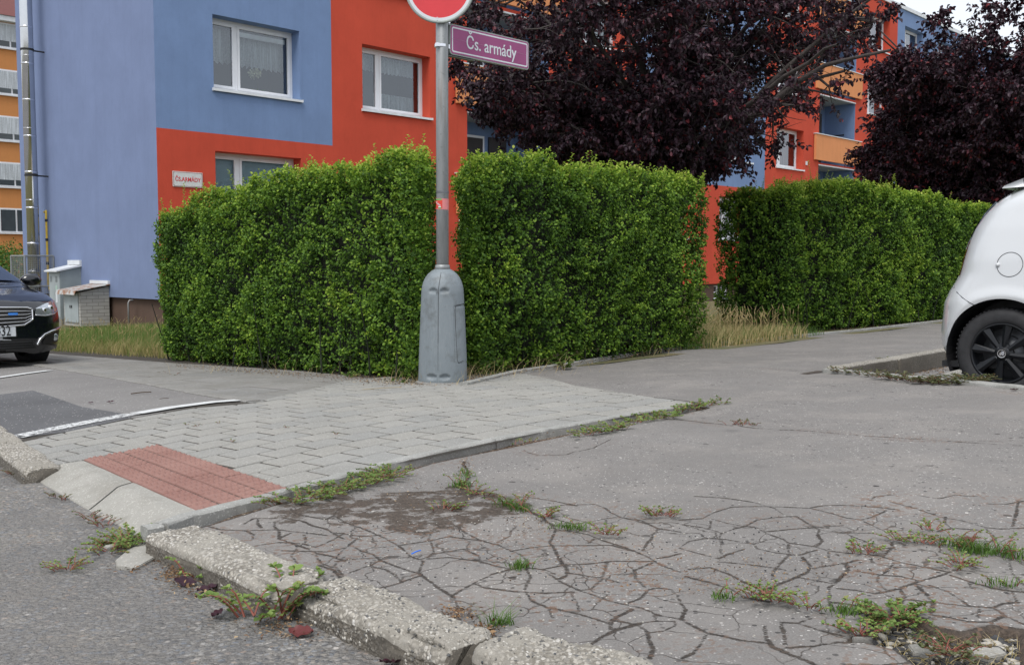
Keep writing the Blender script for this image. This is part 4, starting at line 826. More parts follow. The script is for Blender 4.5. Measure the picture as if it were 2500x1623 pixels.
# balconies
for li, (a, b) in enumerate(LX):
    for j in range(4):
        z0, z1 = LZ0[j], LZ1[j]; D_ = 1.35
        mb = MB(); pzb, pzt = 2.1+2.775*j, 3.10+2.775*j
        mb.box(a-.42, b+.42, -.11, -.02, pzb, pzt)
        pn = bl(mb, 'balcony_panel', [M['orange']])
        mb = MB(); mb.box(a-.45, b+.45, -.14, .02, pzt+.002, pzt+.032); bl(mb, 'cap', [M['trim']], pn)
        mb = MB(); mb.add([(a, D_, z0), (b, D_, z0), (b, D_, z1), (a, D_, z1)], [(0, 1, 2, 3)], 0); mb.add([(a, 0, z1), (b, 0, z1), (b, D_, z1), (a, D_, z1)], [(0, 1, 2, 3)], 1); mb.add([(a, 0, z0), (b, 0, z0), (b, D_, z0), (a, D_, z0)], [(3, 2, 1, 0)], 1)
        rc = bl(mb, 'balcony_recess', [M['blue'], M['ceil']])
        mb = MB(); mb.box(a-.0, b, -.025, .03, z1-.03, z1+.012); bl(mb, 'edge_trim', [M['trim']], rc)
        mb = MB(); mb.box(a+.05, a+1.9, D_-.06, D_-.01, z0+.95, z1-.35); fr_ = bl(mb, 'balcony_window', [M['white']], rc)
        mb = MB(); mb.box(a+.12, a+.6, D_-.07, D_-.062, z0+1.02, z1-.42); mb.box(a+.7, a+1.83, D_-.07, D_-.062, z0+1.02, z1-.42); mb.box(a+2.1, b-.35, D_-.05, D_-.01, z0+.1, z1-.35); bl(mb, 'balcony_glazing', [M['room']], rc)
        if li == 1:
            mb = MB(); mb.box(b-.03, b-.01, .45, 1.1, (z0+z1)/2+.05, (z0+z1)/2+.09); bl(mb, 'shelf_rail', [M['dark']], rc)
mb = MB(); mb.box(-.06, LEN+.05, -.06, DEP+.05, TOPZ, TOPZ+.16); bl(mb, 'roof_edge', [M['trim']])
mb = MB()
for z in (10.9, 8.85, 8.3, 5.6, 4.9): mb.box(31.42, 31.5, -.004, .004, z, z+.1)
bl(mb, 'plaster_patch', [M['plinth']])
mb = MB(); mb.box(26.62, 26.74, -.03, -.001, 4.62, 4.76); bl(mb, 'junction_box', [M['trim']])
# street name plate on the wall
pl_ = thing('street_plaque', BM @ Vector((.637, -.02, 2.513)), math.atan2(FY, FX), 'white enamel plaque with red capitals on the red wall near the gable corner', 'street sign')
mb = MB(); w2, h2 = .325, .152
mb.box(-w2, w2, -.004, .012, -h2, h2); mb.build('plate', simple('enamel_white', (.62, .63, .62), .4, .1, 25), pl_, bevel=.003)
mb = MB(); t_ = .007
for (a, b, c_, e) in ((-w2+.012, w2-.012, h2-.02, h2-.02+t_), (-w2+.012, w2-.012, -h2+.013, -h2+.013+t_), (-w2+.012, -w2+.012+t_, -h2+.02, h2-.02), (w2-.012-t_, w2-.012, -h2+.02, h2-.02)): mb.box(a, b, -.0062, -.0042, c_, e)
mb.build('border', simple('rusty_red_line', (.30, .11, .09), .7, .4, 40), pl_)
RX = Matrix.Rotation(math.pi/2, 4, 'X')
text('ČS.ARMÁDY', .118, M['redsheet'], pl_, Matrix.Translation((0, -.0065, -.004)) @ RX, .86, off=.0016)
mb = MB()
for a in (-1, 1):
    for b in (-1, 1): mb.lathe([(0, 0), (.008, 0), (.008, .004), (0, .005)], 10, 0, (a*(w2-.022), -.008, b*(h2-.025)), 'Y')
mb.build('rust_spots', simple('rust', (.12, .05, .03), .9, .3), pl_)
# white meter box and downpipe seen through the gap beside the pole
mbx = thing('meter_box', BM @ Vector((8.3, -.12, 1.64)), math.atan2(FY, FX), 'small white box on the red wall seen through the slit beside the pole', 'meter box')
mb = MB(); mb.box(-.18, .22, -.1, .1, 0, .30); mb.build('housing', M['white'], mbx, bevel=.01)
mb = MB(); mb.box(-.22, .26, -.14, .11, -.03, -.002); mb.build('ledge', M['trim'], mbx)
dp = thing('downpipe', BM @ Vector((8.42, -.12, -.5)), 0, 'white pipe under the meter box between the two hedges', 'pipe')
mb = MB(); mb.tube([(0, 0, 0), (0, 0, 1.95)], .055, 14); mb.build('pipe', M['white'], dp, True)
mb = MB(); mb.tube([(0, 0, 1.2), (0, 0, 1.26)], .065, 14); mb.build('collar', M['trim'], dp, True)
# ---- gable: flue pipe, meshed cage, yellow gas pipe, cabinets
def Gb(sd_, out, z): return BM @ Vector((-out, sd_, z))
GR = math.atan2(FY, FX)-math.pi/2     # local x along the gable towards the street corner ... local y = away from wall (-F)
fl = thing('flue_pipe', Gb(5.33, .38, -.55), 0, 'tall shiny stainless steel flue pipe up the blue gable', 'flue')
mb = MB(); mb.tube([(0, 0, .7), (0, 0, 13.6)], .135, 28); mb.build('pipe', M['steel'], fl, True)
mb = MB()
for z in np.arange(1.0, 13.4, .82): mb.tube([(0, 0, z), (0, 0, z+.035)], .141, 28)
for z in np.arange(1.14, 13.4, .82*2): mb.tube([(0, 0, z+.05), (0, 0, z+.06)], .143, 28)
o = mb.build('band', M['chrome'], fl, True); o['kind'] = 'stuff'
for z in (3.4, 6.25, 9.1, 11.9):
    mb = MB(); p = Vector((FX*.38, FY*.38, 0)); mb.tube([(0, 0, z), tuple(p+Vector((0, 0, z)))], .018, 8); mb.tube([(0, 0, z-.025), (0, 0, z+.025)], .146, 24); mb.build('bracket', M['dark'], fl)
mb = MB(); mb.tube([(0, 0, 0), (0, 0, .7)], .15, 20); mb.build('base', M['rimgrey'], fl)
cg = thing('wire_cage', Gb(5.55, .0, -.5), 0, 'grey steel frame cage with wire mesh round the foot of the flue', 'cage')
mb = MB(); U = Vector((-FX, -FY, 0)); S_ = Vector((GX, GY, 0))
def cgp(a, o__, z): return tuple(S_*a+U*o__+Vector((0, 0, z)))
for (a, o__) in ((-.42, .02), (-.42, .66), (.42, .66), (.42, .02)): mb.tube([cgp(a, o__, 0), cgp(a, o__, 1.5)], .022, 6)
for z in (.05, .8, 1.5): mb.tube([cgp(-.42, .02, z), cgp(-.42, .66, z), cgp(.42, .66, z), cgp(.42, .02, z)], .02, 6)
mb.build('frame', M['galv'], cg)
mb = MB()
for i in range(17): a = -.42+.84*i/16; mb.tube([cgp(a, .66, .05), cgp(a, .66, 1.5)], .003, 4)
for i in range(15): o__ = .02+.64*i/14; mb.tube([cgp(.42, o__, .05), cgp(.42, o__, 1.5)], .003, 4); mb.tube([cgp(-.42, o__, .05), cgp(-.42, o__, 1.5)], .003, 4)
for i in range(36): z = .05+1.45*i/35; mb.tube([cgp(-.42, .02, z), cgp(-.42, .66, z), cgp(.42, .66, z), cgp(.42, .02, z)], .003, 4)
o = mb.build('wire_mesh', M['galv'], cg); o['kind'] = 'stuff'
gp = thing('gas_pipe', Gb(5.35, .07, -.4), 0, 'thin yellow gas pipe bending down the gable beside the flue', 'pipe')
mb = MB(); mb.tube([(-GX*.1, -GY*.1, 2.42), (0, 0, 2.45), (0, 0, 2.35), (0, 0, .75), (GX*.08, GY*.08, .6), (GX*.3, GY*.3, .58)], .024, 8); mb.build('pipe', simple('yellow_paint', (.62, .42, .04), .5, .1), gp, True)
mb = MB()
for z in (1.2, 1.75, 2.2): mb.tube([(0, 0, z), (0, 0, z+.06)], .034, 8)
mb.build('clamp', M['dark'], gp)
CB = simple('grey_painted_steel', (.27, .31, .32), .6, .12, 3); CB2 = simple('grey_painted_door', (.33, .37, .38), .6, .1, 3)
def cab_frame(name, s0, s1, label, cat): return thing(name, Gb((s0+s1)/2, 0, -.45), GR+math.pi, label, cat), abs(s1-s0)
# local axes: x' along gable, y' outwards
def LM(s_c): 
    return Matrix(((GX, -FX, 0, 0), (GY, -FY, 0, 0), (0, 0, 1, 0), (0, 0, 0, 1)))
L_ = LM(0)
t1 = thing('utility_cabinet', Gb(3.98, 0, -.5), 0, 'tall grey steel cabinet standing against the blue gable', 'cabinet')
mb = MB(); mb.box(-.29, .29, .0, .46, .1, 1.13, 0, L_); mb.build('cabinet_body', CB, t1)
mb = MB(); mb.box(-.28, -.003, .461, .475, .14, 1.10, 0, L_); mb.build('door', CB2, t1); mb = MB(); mb.box(.003, .28, .461, .475, .14, 1.10, 0, L_); mb.build('door', CB2, t1)
mb = MB(); V_ = [L_ @ Vector(p) for p in ((-.34, .0, 1.26), (.34, 0, 1.26), (.34, .56, 1.14), (-.34, .56, 1.14), (-.34, 0, 1.30), (.34, 0, 1.30), (.34, .56, 1.17), (-.34, .56, 1.17))]; mb.add(V_, [(0, 1, 2, 3), (7, 6, 5, 4), (0, 4, 5, 1), (1, 5, 6, 2), (2, 6, 7, 3), (3, 7, 4, 0)]); mb.box(-.30, .34, .0, .05, 1.30, 1.40, 0, L_)
mb.build('roof', M['trim'], t1)
mb = MB(); V_ = [L_ @ Vector(p) for p in ((.29, 0, 1.13), (.29, .46, 1.13), (.29, .46, 1.16), (.29, 0, 1.26), (-.29, 0, 1.13), (-.29, .46, 1.13), (-.29, .46, 1.16), (-.29, 0, 1.26))]; mb.add(V_, [(0, 1, 2, 3), (7, 6, 5, 4), (1, 5, 6, 2)]); mb.build('gusset', CB, t1)
for k_ in (0, 1):
    mb = MB(); x = -.17+.29*k_
    for i in range(6): mb.box(x-.05, x+.05, .4755, .479, .92+i*.022, .928+i*.022, 0, L_)
    mb.build('vent', M['dark'], t1)
mb = MB(); mb.box(.07, .15, .4755, .478, .74, .84, 0, L_); mb.build('sticker', simple('green_sticker', (.35, .5, .42), .5), t1)
mb = MB(); mb.box(.07, .15, .4755, .478, .46, .68, 0, L_); mb.build('sticker', M['whitesheet'], t1)
mb = MB(); mb.box(-.29, .29, .0, .46, -.1, .1, 0, L_); mb.build('base', M['slab'], t1)
s = NT('white_brick'); br = s.n('ShaderNodeTexBrick'); mp = s.n('ShaderNodeCombineXYZ'); sx_ = s.n('ShaderNodeSeparateXYZ'); s.l(s.pos(), sx_.inputs[0])
s.l(s.math('ADD', s.math('MULTIPLY', sx_.outputs[0], FX), s.math('MULTIPLY', sx_.outputs[1], FY)), mp.inputs[0]); s.l(sx_.outputs[2], mp.inputs[1]); s.l(mp.outputs[0], br.inputs[0])
br.inputs['Scale'].default_value = 1; br.inputs['Brick Width'].default_value = .25; br.inputs['Row Height'].default_value = .075; br.inputs['Mortar Size'].default_value = .006
br.inputs['Color1'].default_value = (.42, .41, .38, 1); br.inputs['Color2'].default_value = (.36, .35, .33, 1); br.inputs['Mortar'].default_value = (.20, .19, .18, 1)
M['brick'] = s.fin(s.mix(s.rng(s.noise(8, 5), .4, .7, 0, .3), br.outputs[0], (.24, .23, .21)), .9, s.bump(br.outputs['Fac'], -.5, .004))
t2 = thing('meter_cupboard', Gb(2.72, 0, -.5), 0, 'low white brick cupboard with rusty tin roof beside the gable corner', 'cabinet')
mb = MB(); V_ = [L_ @ Vector(p) for p in ((-.42, 0, 0), (.42, 0, 0), (.42, .62, 0), (-.42, .62, 0), (-.42, 0, .84), (.42, 0, .84), (.42, .62, .72), (-.42, .62, .72))]; mb.add(V_, [(0, 1, 2, 3), (7, 6, 5, 4), (0, 4, 5, 1), (1, 5, 6, 2), (2, 6, 7, 3), (3, 7, 4, 0)]); mb.build('brick_body', M['brick'], t2)
for k_ in (0, 1):
    mb = MB(); mb.box(-.345+.345*k_+.003, .345*k_-.003, .622, .64, .08, .70, 0, L_); dr = mb.build('door', CB2, t2)
    mb = MB(); mb.box((-.05 if k_ == 0 else .03), (-.03 if k_ == 0 else .05), .641, .655, .38, .44, 0, L_); mb.build('handle', M['dark'], dr)
s = NT('rusty_tin'); M['tin'] = s.fin(s.mix(s.rng(s.noise(7, 6, .7), .45, .58), (.42, .43, .42), (.26, .12, .06)), .6)
mb = MB(); V_ = [L_ @ Vector(p) for p in ((-.5, 0, .87), (.5, 0, .87), (.5, .74, .745), (-.5, .74, .745), (-.5, 0, .885), (.5, 0, .885), (.5, .74, .76), (-.5, .74, .76), (-.48, .77, .67), (.48, .77, .67))]; mb.add(V_, [(0, 1, 2, 3), (7, 6, 5, 4), (0, 4, 5, 1), (1, 5, 6, 2), (3, 7, 4, 0), (6, 7, 8, 9)], 0); r_ = mb.build('roof', M['tin'], t2)
mb = MB(); mb.box(-.42, .48, 0, .05, .887, .96, 0, L_); mb.build('flashing', M['trim'], r_)
sp = thing('standpipe', Gb(1.15, .12, -.5), 0, 'thin grey pipe stub in the grass by the brown plinth', 'pipe')
mb = MB(); mb.tube([(0, 0, 0), (0, 0, .52), (.02, .02, .57), (.07, .07, .57)], .018, 8); mb.build('pipe', M['galv'], sp, True)
# ================================================================== ORANGE BUILDING FAR LEFT
ob = thing('apartment_building', AT(0, 640, 61)-Vector((0, 0, 1.6)), 0, 'distant orange apartment block with dark red eaves behind the blue gable', 'building')
OM = Matrix(((FX, -GX, 0, 0), (FY, -GY, 0, 0), (0, 0, 1, 0), (0, 0, 0, 1)))
mb = MB(); mb.box(-14, 9, .0, 10, -1, 16.1, 0, OM); mb.build('wall', M['farorange'], ob)
mb = MB(); mb.box(-14.3, 9.3, -.5, 10.5, 16.1, 16.4, 0, OM); mb.build('eaves', M['trim'], ob)
mb = MB(); V_ = [OM @ Vector(p) for p in ((-14.3, -.6, 16.4), (9.3, -.6, 16.4), (9.3, 5, 20), (-14.3, 5, 20), (9.3, 10.6, 16.4), (-14.3, 10.6, 16.4))]; mb.add(V_, [(0, 1, 2, 3), (3, 2, 4, 5), (1, 4, 2), (0, 3, 5)]); mb.build('roof', simple('dark_red_roof', (.13, .035, .03), .7), ob)
for (t, row) in ((a, b) for a in (-9.8, -6.5, -3.3, .03, 3.3) for b in range(5)):
    z = 2.65+2.79*row+(1.6-.85); mb = MB(); mb.box(t, t+2.2, -.02, .03, z+.02, z+1.5, 0, OM); wn = mb.build('window', M['white'], ob)
    mb = MB(); mb.box(t+.1, t+.95, -.05, -.03, z+.1, z+1.4, 0, OM); mb.box(t+1.05, t+2.1, -.05, -.03, z+.1, z+1.4, 0, OM); mb.build('pane', M['carglass'] if 0 else simple('window_dark', (.05, .06, .065), .1, .3, .8) if (t, row) == (-9.8, 0) else bpy.data.materials['window_dark'], wn)
    if row > 0:
        mb = MB(); mb.box(t+.1, t+2.1, -.052, -.051, z+.2+.3*random.random(), z+1.4, 0, OM); mb.build('curtain', M['lace'], wn)
    mb = MB(); mb.box(t-.1, t+2.3, -.15, -.0, z-.08, z, 0, OM); mb.build('sill', M['trim'], wn)
# ================================================================== LAMP POLE WITH ITS COVER, AND THE SIGNS
pb = P(1081, 932); pole = thing('lamp_pole', (pb.x, pb.y, pb.z), 0, 'galvanised steel lamp post rising from a grey plastic cover between the hedges', 'lamp post')
pole.rotation_euler = (0, R(.15), 0)
mb = MB(); mb.tube([(0, 0, .1), (0, 0, 1.9), (0, 0, 4.3)], [.0445, .0435, .042], 32); mb.build('post', M['galv'], pole, True)
mb = MB(); mb.tube([(0, 0, 4.3), (0, 0, 5.6)], [.036, .033], 24); mb.tube([(0, 0, 5.6), (.15, -.1, 5.95), (.6, -.45, 6.1), (1.0, -.8, 6.1)], .025, 12); mb.build('arm', M['galv'], pole, True)
mb = MB(); mb.box(-.1, .35, -.09, .09, -.06, .06, 0, Matrix.Translation((1.1, -.88, 6.1)) @ Matrix.Rotation(R(-38), 4, 'Z')); mb.build('lamp_head', M['rimgrey'], pole, bevel=.03)
mb = MB(); mb.lathe([(.046, .80), (.054, .805), (.052, .83), (.046, .835)], 32); mb.build('collar', M['galv'], pole, True)
mb = MB(); mb.lathe([(.0452, 1.335), (.0458, 1.345), (.0452, 1.352)], 32); mb.build('weld_seam', M['rimgrey'], pole, True)
# cover: revolved body, slightly egg shaped, with finger recesses pressed in
prof = [(.172, .0), (.174, .02), (.172, .10), (.168, .22), (.162, .36), (.157, .48), (.153, .58), (.150, .65), (.145, .685), (.136, .715), (.122, .745), (.103, .77), (.080, .79), (.060, .802), (.050, .806), (.046, .80)]
zz = []; 
for (r0, z0), (r1, z1) in zip(prof, prof[1:]):
    n = max(1, int(abs(z1-z0)/.008)); zz += [(r0+(r1-r0)*i/n, z0+(z1-z0)*i/n) for i in range(n)]
zz.append(prof[-1]); NA = 220; V_ = []
def cov(r_, z, a):
    # a measured from the side facing the street, positive to the right
    x = math.sin(a)*r_; y = -math.cos(a)*r_; d = 0
    ang = a+.13; xs_ = ang*.16
    for zc, hh in ((.652, .019), (.052, .019)):
        for sgn in (-1, 1):
            cx_ = sgn*.045; dx = (xs_-cx_)/.040; dz_ = (z-zc)/hh
            q = dx*dx+dz_*dz_
            if q < 1 and abs(xs_) > .008: d = max(d, .018*(1-q)**.6)
    seam = abs(xs_); d = max(d, .006*max(0, 1-seam/.0022)*(1 if z > .3 else .5))
    # door outline on the right
    da, db, z0, z1 = .62, 2.1, .145, .545
    ee = min(abs(a-da)*.16 if z0 < z < z1 else 9, abs(z-z0) if da < a < db else 9, abs(z-z1) if da < a < db else 9, abs(a-db)*.16 if z0 < z < z1 else 9)
    d = max(d, .007*max(0, 1-ee/.0045))
    if da < a < db and z0 < z < z1: d -= .0015
    k = 1-d/r_; return (x*k*1.0, y*k*.95, z)
for (r_, z) in zz:
    for i in range(NA): V_.append(cov(r_, z, -math.pi+2*math.pi*i/NA))
F_ = [(j*NA+i, j*NA+(i+1) % NA, (j+1)*NA+(i+1) % NA, (j+1)*NA+i) for j in range(len(zz)-1) for i in range(NA)]
cv = npmesh('base_cover', V_, F_, M['cover'], pole, True)
mb = MB(); mb.tube([(math.sin(1.42)*.158, -math.cos(1.42)*.15, .30), (math.sin(1.42)*.1535, -math.cos(1.42)*.146, .41)], .006, 6); mb.build('label_strip', M['whitesheet'], cv)
mb = MB()
for sx in (-.062, -.05): 
    for z in (.657, .645): mb.lathe([(0, 0), (.004, 0), (.004, .006), (0, .007)], 8, 0, (sx+.028, -.148, z), 'Y')
mb.build('screw', M['rimgrey'], cv)
def rad(z): return float(np.interp(z, [p[1] for p in prof[:-1]], [p[0] for p in prof[:-1]]))
def cpt(a, z, o=.0004): r_ = rad(z)+o; return (math.sin(a)*r_, -math.cos(a)*r_*.95, z)
mb = MB(); mb.tube([cpt(-.13+.10*max(0, (z-.66)/.14)+.0*z, z) for z in np.arange(.1, .79, .02)], [.0009 if z < .3 else .0017 for z in np.arange(.1, .79, .02)], 5); mb.build('seam', M['dark'], cv, True)
mb = MB(); mb.tube([cpt(.95, .555), cpt(.80, .552), cpt(.68, .545), cpt(.655, .52), cpt(.66, .4), cpt(.68, .28), cpt(.71, .165), cpt(.78, .148), cpt(.9, .152), cpt(1.05, .158), cpt(1.3, .165)], .0022, 5); mb.tube([cpt(.95, .555), cpt(1.1, .557), cpt(1.3, .56), cpt(1.5, .56)], .0028, 5); mb.build('door_gap', M['dark'], cv, True)
mb = MB(); mb.lathe([(.0, -.06), (.20, -.06), (.195, .004), (.17, .012), (0, .012)], 26); mb.build('footing', M['slab'], pole); pole.children[-1].data.attributes.new('tone', 'FLOAT', 'POINT')
# sticker wrapped on the post
def wrap(name, a0, a1, z0, z1, r_, mat, parent, n=14, sk=0):
    V_, F_ = [], []
    for i in range(n+1):
        a = a0+(a1-a0)*i/n; V_ += [(math.sin(a)*r_, -math.cos(a)*r_, z0-sk*i/n), (math.sin(a)*r_, -math.cos(a)*r_, z1-sk*i/n)]
        if i: k = 2*i; F_.append((k-2, k, k+1, k-1))
    return npmesh(name, V_, F_, mat, parent)
tp = wrap('sticker_band', -1.75, 1.75, 1.225, 1.302, .0451, simple('faded_pink_tape', (.60, .20, .20), .5, .12, 40), pole, sk=.006)
wrap('sticker', -1.5, .05, 1.228, 1.288, .0456, simple('red_sticker', (.62, .05, .03), .4), tp); wrap('sticker', -1.5, -.05, 1.286, 1.297, .0457, simple('green_sticker_band', (.10, .36, .10), .4), tp); wrap('sticker', -.6, -.1, 1.228, 1.236, .0459, bpy.data.materials['green_sticker_band'], tp)
mb = MB(); random.seed(5)
for (a, z, l) in ((-.95, 1.272, .4), (-.75, 1.262, .5), (-.55, 1.256, .45), (-.3, 1.252, .3)):
    pts = [(math.sin(a+l*i/8-.2)*.0462, -math.cos(a+l*i/8-.2)*.0462, z+.004*math.sin(i*1.9)) for i in range(9)]; mb.tube(pts, .0013, 4)
mb.build('sticker_script', M['whitesheet'], tp)
mb = MB(); wrap('sticker', -.6, -.15, 1.237, 1.245, .0459, M['whitesheet'], tp)
# round red sign in front of the post
pc = AT(1073, -30, pb.y-.058); rs = thing('road_sign', (pc.x, pc.y, pc.z), R(-2), 'round red road sign with pale rim at the top of the lamp post', 'road sign')
mb = MB(); mb.lathe([(0, .0), (.205, .0), (.206, -.001)], 96, 0, (0, 0, 0), 'Y'); mb.build('face', M['redsheet'], rs)
mb = MB(); mb.lathe([(.206, .001), (.206, -.0012), (.2255, -.0012), (.2255, .001)], 96, 0, (0, 0, 0), 'Y'); mb.build('white_ring', M['whitesheet'], rs)
mb = MB(); mb.lathe([(.2255, .0), (.2255, -.003), (.238, -.003), (.241, .0), (.241, .018), (.225, .02)], 96, 0, (0, 0, 0), 'Y'); mb.build('rim', M['signback'], rs, True)
mb = MB(); mb.lathe([(0, .005), (.225, .005)], 64, 0, (0, 0, 0), 'Y'); mb.build('backplate', M['signback'], rs)
mb = MB(); mb.box(-.155, .155, -.0025, -.0005, -.037, .037); mb.build('white_bar', M['whitesheet'], rs)
def clampring(name, x, y, z, parent, off):
    mb = MB(); mb.tube([(0, 0, z-.009), (0, 0, z+.009)], .0475, 28); mb.box(-.062, -.046, -.02, -.004, z-.014, z+.014); mb.box(.046, .062, -.02, -.0, z-.012, z+.012); o = mb.build(name, M['chrome'], parent); return o
# street name sign on the post, pointing along the pavement
sa = AT(1086, 88, pb.y+.01); Ds = Vector((FX, FY, 0)); ns = thing('street_name_sign', (pb.x, pb.y, pb.z), math.atan2(FY, FX), 'purple and white street name sign fixed to the lamp post below the round sign', 'street sign')
zc = AT(1197, 117, 7.22).z-pb.z; zc = (HC+(618-95.5+0)/1, 0)[0] if False else zc
x0_ = .055; x1_ = x0_+.815; hh = .1055
z_mid = (AT(1101, 95.5, pb.y+.04).z+AT(1292.6, 140, pb.y+.63).z)/2-pb.z
def rrect(x0, x1, z0, z1, r_, n=8):
    pts = []
    for (cx_, cz_, a0) in ((x1-r_, z1-r_, 0), (x0+r_, z1-r_, 90), (x0+r_, z0+r_, 180), (x1-r_, z0+r_, 270)):
        pts += [(cx_+r_*math.cos(R(a0+90*i/n)), cz_+r_*math.sin(R(a0+90*i/n))) for i in range(n+1)]
    return pts
def plate(pts, y0, y1):
    mb = MB(); n = len(pts); mb.add([(p[0], y0, p[1]) for p in pts]+[(p[0], y1, p[1]) for p in pts], [tuple(range(n-1, -1, -1)), tuple(range(n, 2*n))]+[(i, (i+1) % n, n+(i+1) % n, n+i) for i in range(n)]); return mb
def ringplate(po, pi, y0, y1):
    mb = MB(); n = len(po); mb.add([(p[0], y0, p[1]) for p in po]+[(p[0], y0, p[1]) for p in pi], [(i, (i+1) % n, n+(i+1) % n, n+i) for i in range(n)]); return mb
zm = z_mid
plate(rrect(x0_, x1_, zm-hh, zm+hh, .026), -.030, -.002).build('frame', M['signback'], ns)
plate(rrect(x0_+.008, x1_-.008, zm-hh+.008, zm+hh-.008, .021), -.032, -.0301).build('face', M['purple'], ns)
ringplate(rrect(x0_+.018, x1_-.018, zm-hh+.018, zm+hh-.018, .016), rrect(x0_+.028, x1_-.028, zm-hh+.028, zm+hh-.028, .008), -.0326, 0).build('border', M['whitesheet'], ns)
text('Čs. armády', .126, M['whitesheet'], ns, Matrix.Translation(((x0_+x1_)/2+.005, -.0335, zm-.004)) @ RX, .90, off=.0010)
mb = MB(); mb.box(x0_+.01, x1_-.03, -.0332, -.0326, zm+.004, zm+.0055); mb.build('scratch', simple('pale_scratch', (.42, .2, .32), .5), ns)
for dz in (.10, -.108):
    mb = MB(); mb.box(-.01, .30, -.004, .012, zm+dz-.008, zm+dz+.008); mb.box(-.01, .30, -.03, .012, zm+dz-.009, zm+dz-.006); mb.build('bracket', M['rimgrey'], ns)
for dz in (.118, -.055):
    mb = MB(); mb.tube([(0, 0, zm+dz-.009), (0, 0, zm+dz+.009)], .0475, 28); mb.box(-.060, -.040, -.028, -.004, zm+dz-.012, zm+dz+.012); mb.box(.044, .060, -.03, .01, zm+dz-.014, zm+dz+.014); mb.build('clamp', M['chrome'], ns)
clampring('clamp', 0, 0, AT(1080, -60, pb.y).z-pb.z, pole, 0)
# ================================================================== TREES
def tube_np(segs, n=5):
    """segs: (m,8): p0,p1,r0,r1"""
    segs = np.array(segs); p0, p1, r0, r1 = segs[:, :3], segs[:, 3:6], segs[:, 6], segs[:, 7]; d = p1-p0; d /= np.linalg.norm(d, axis=1, keepdims=True)+1e-9
    ref = np.where(np.abs(d[:, 2:3]) < .9, np.array([[0, 0, 1.]]), np.array([[1., 0, 0]])); a = np.cross(d, ref); a /= np.linalg.norm(a, axis=1, keepdims=True); b = np.cross(d, a)
    t = np.arange(n)*2*np.pi/n; cs = a[:, None]*np.cos(t)[None, :, None]+b[:, None]*np.sin(t)[None, :, None]
    V_ = np.concatenate([p0[:, None]+cs*r0[:, None, None], p1[:, None]+cs*r1[:, None, None]], 1).reshape(-1, 3); m = len(segs); base = np.arange(m)[:, None]*2*n; F_ = []
    for i in range(n): F_.append(base+np.array([[i, (i+1) % n, n+(i+1) % n, n+i]]))
    return V_, np.concatenate(F_)
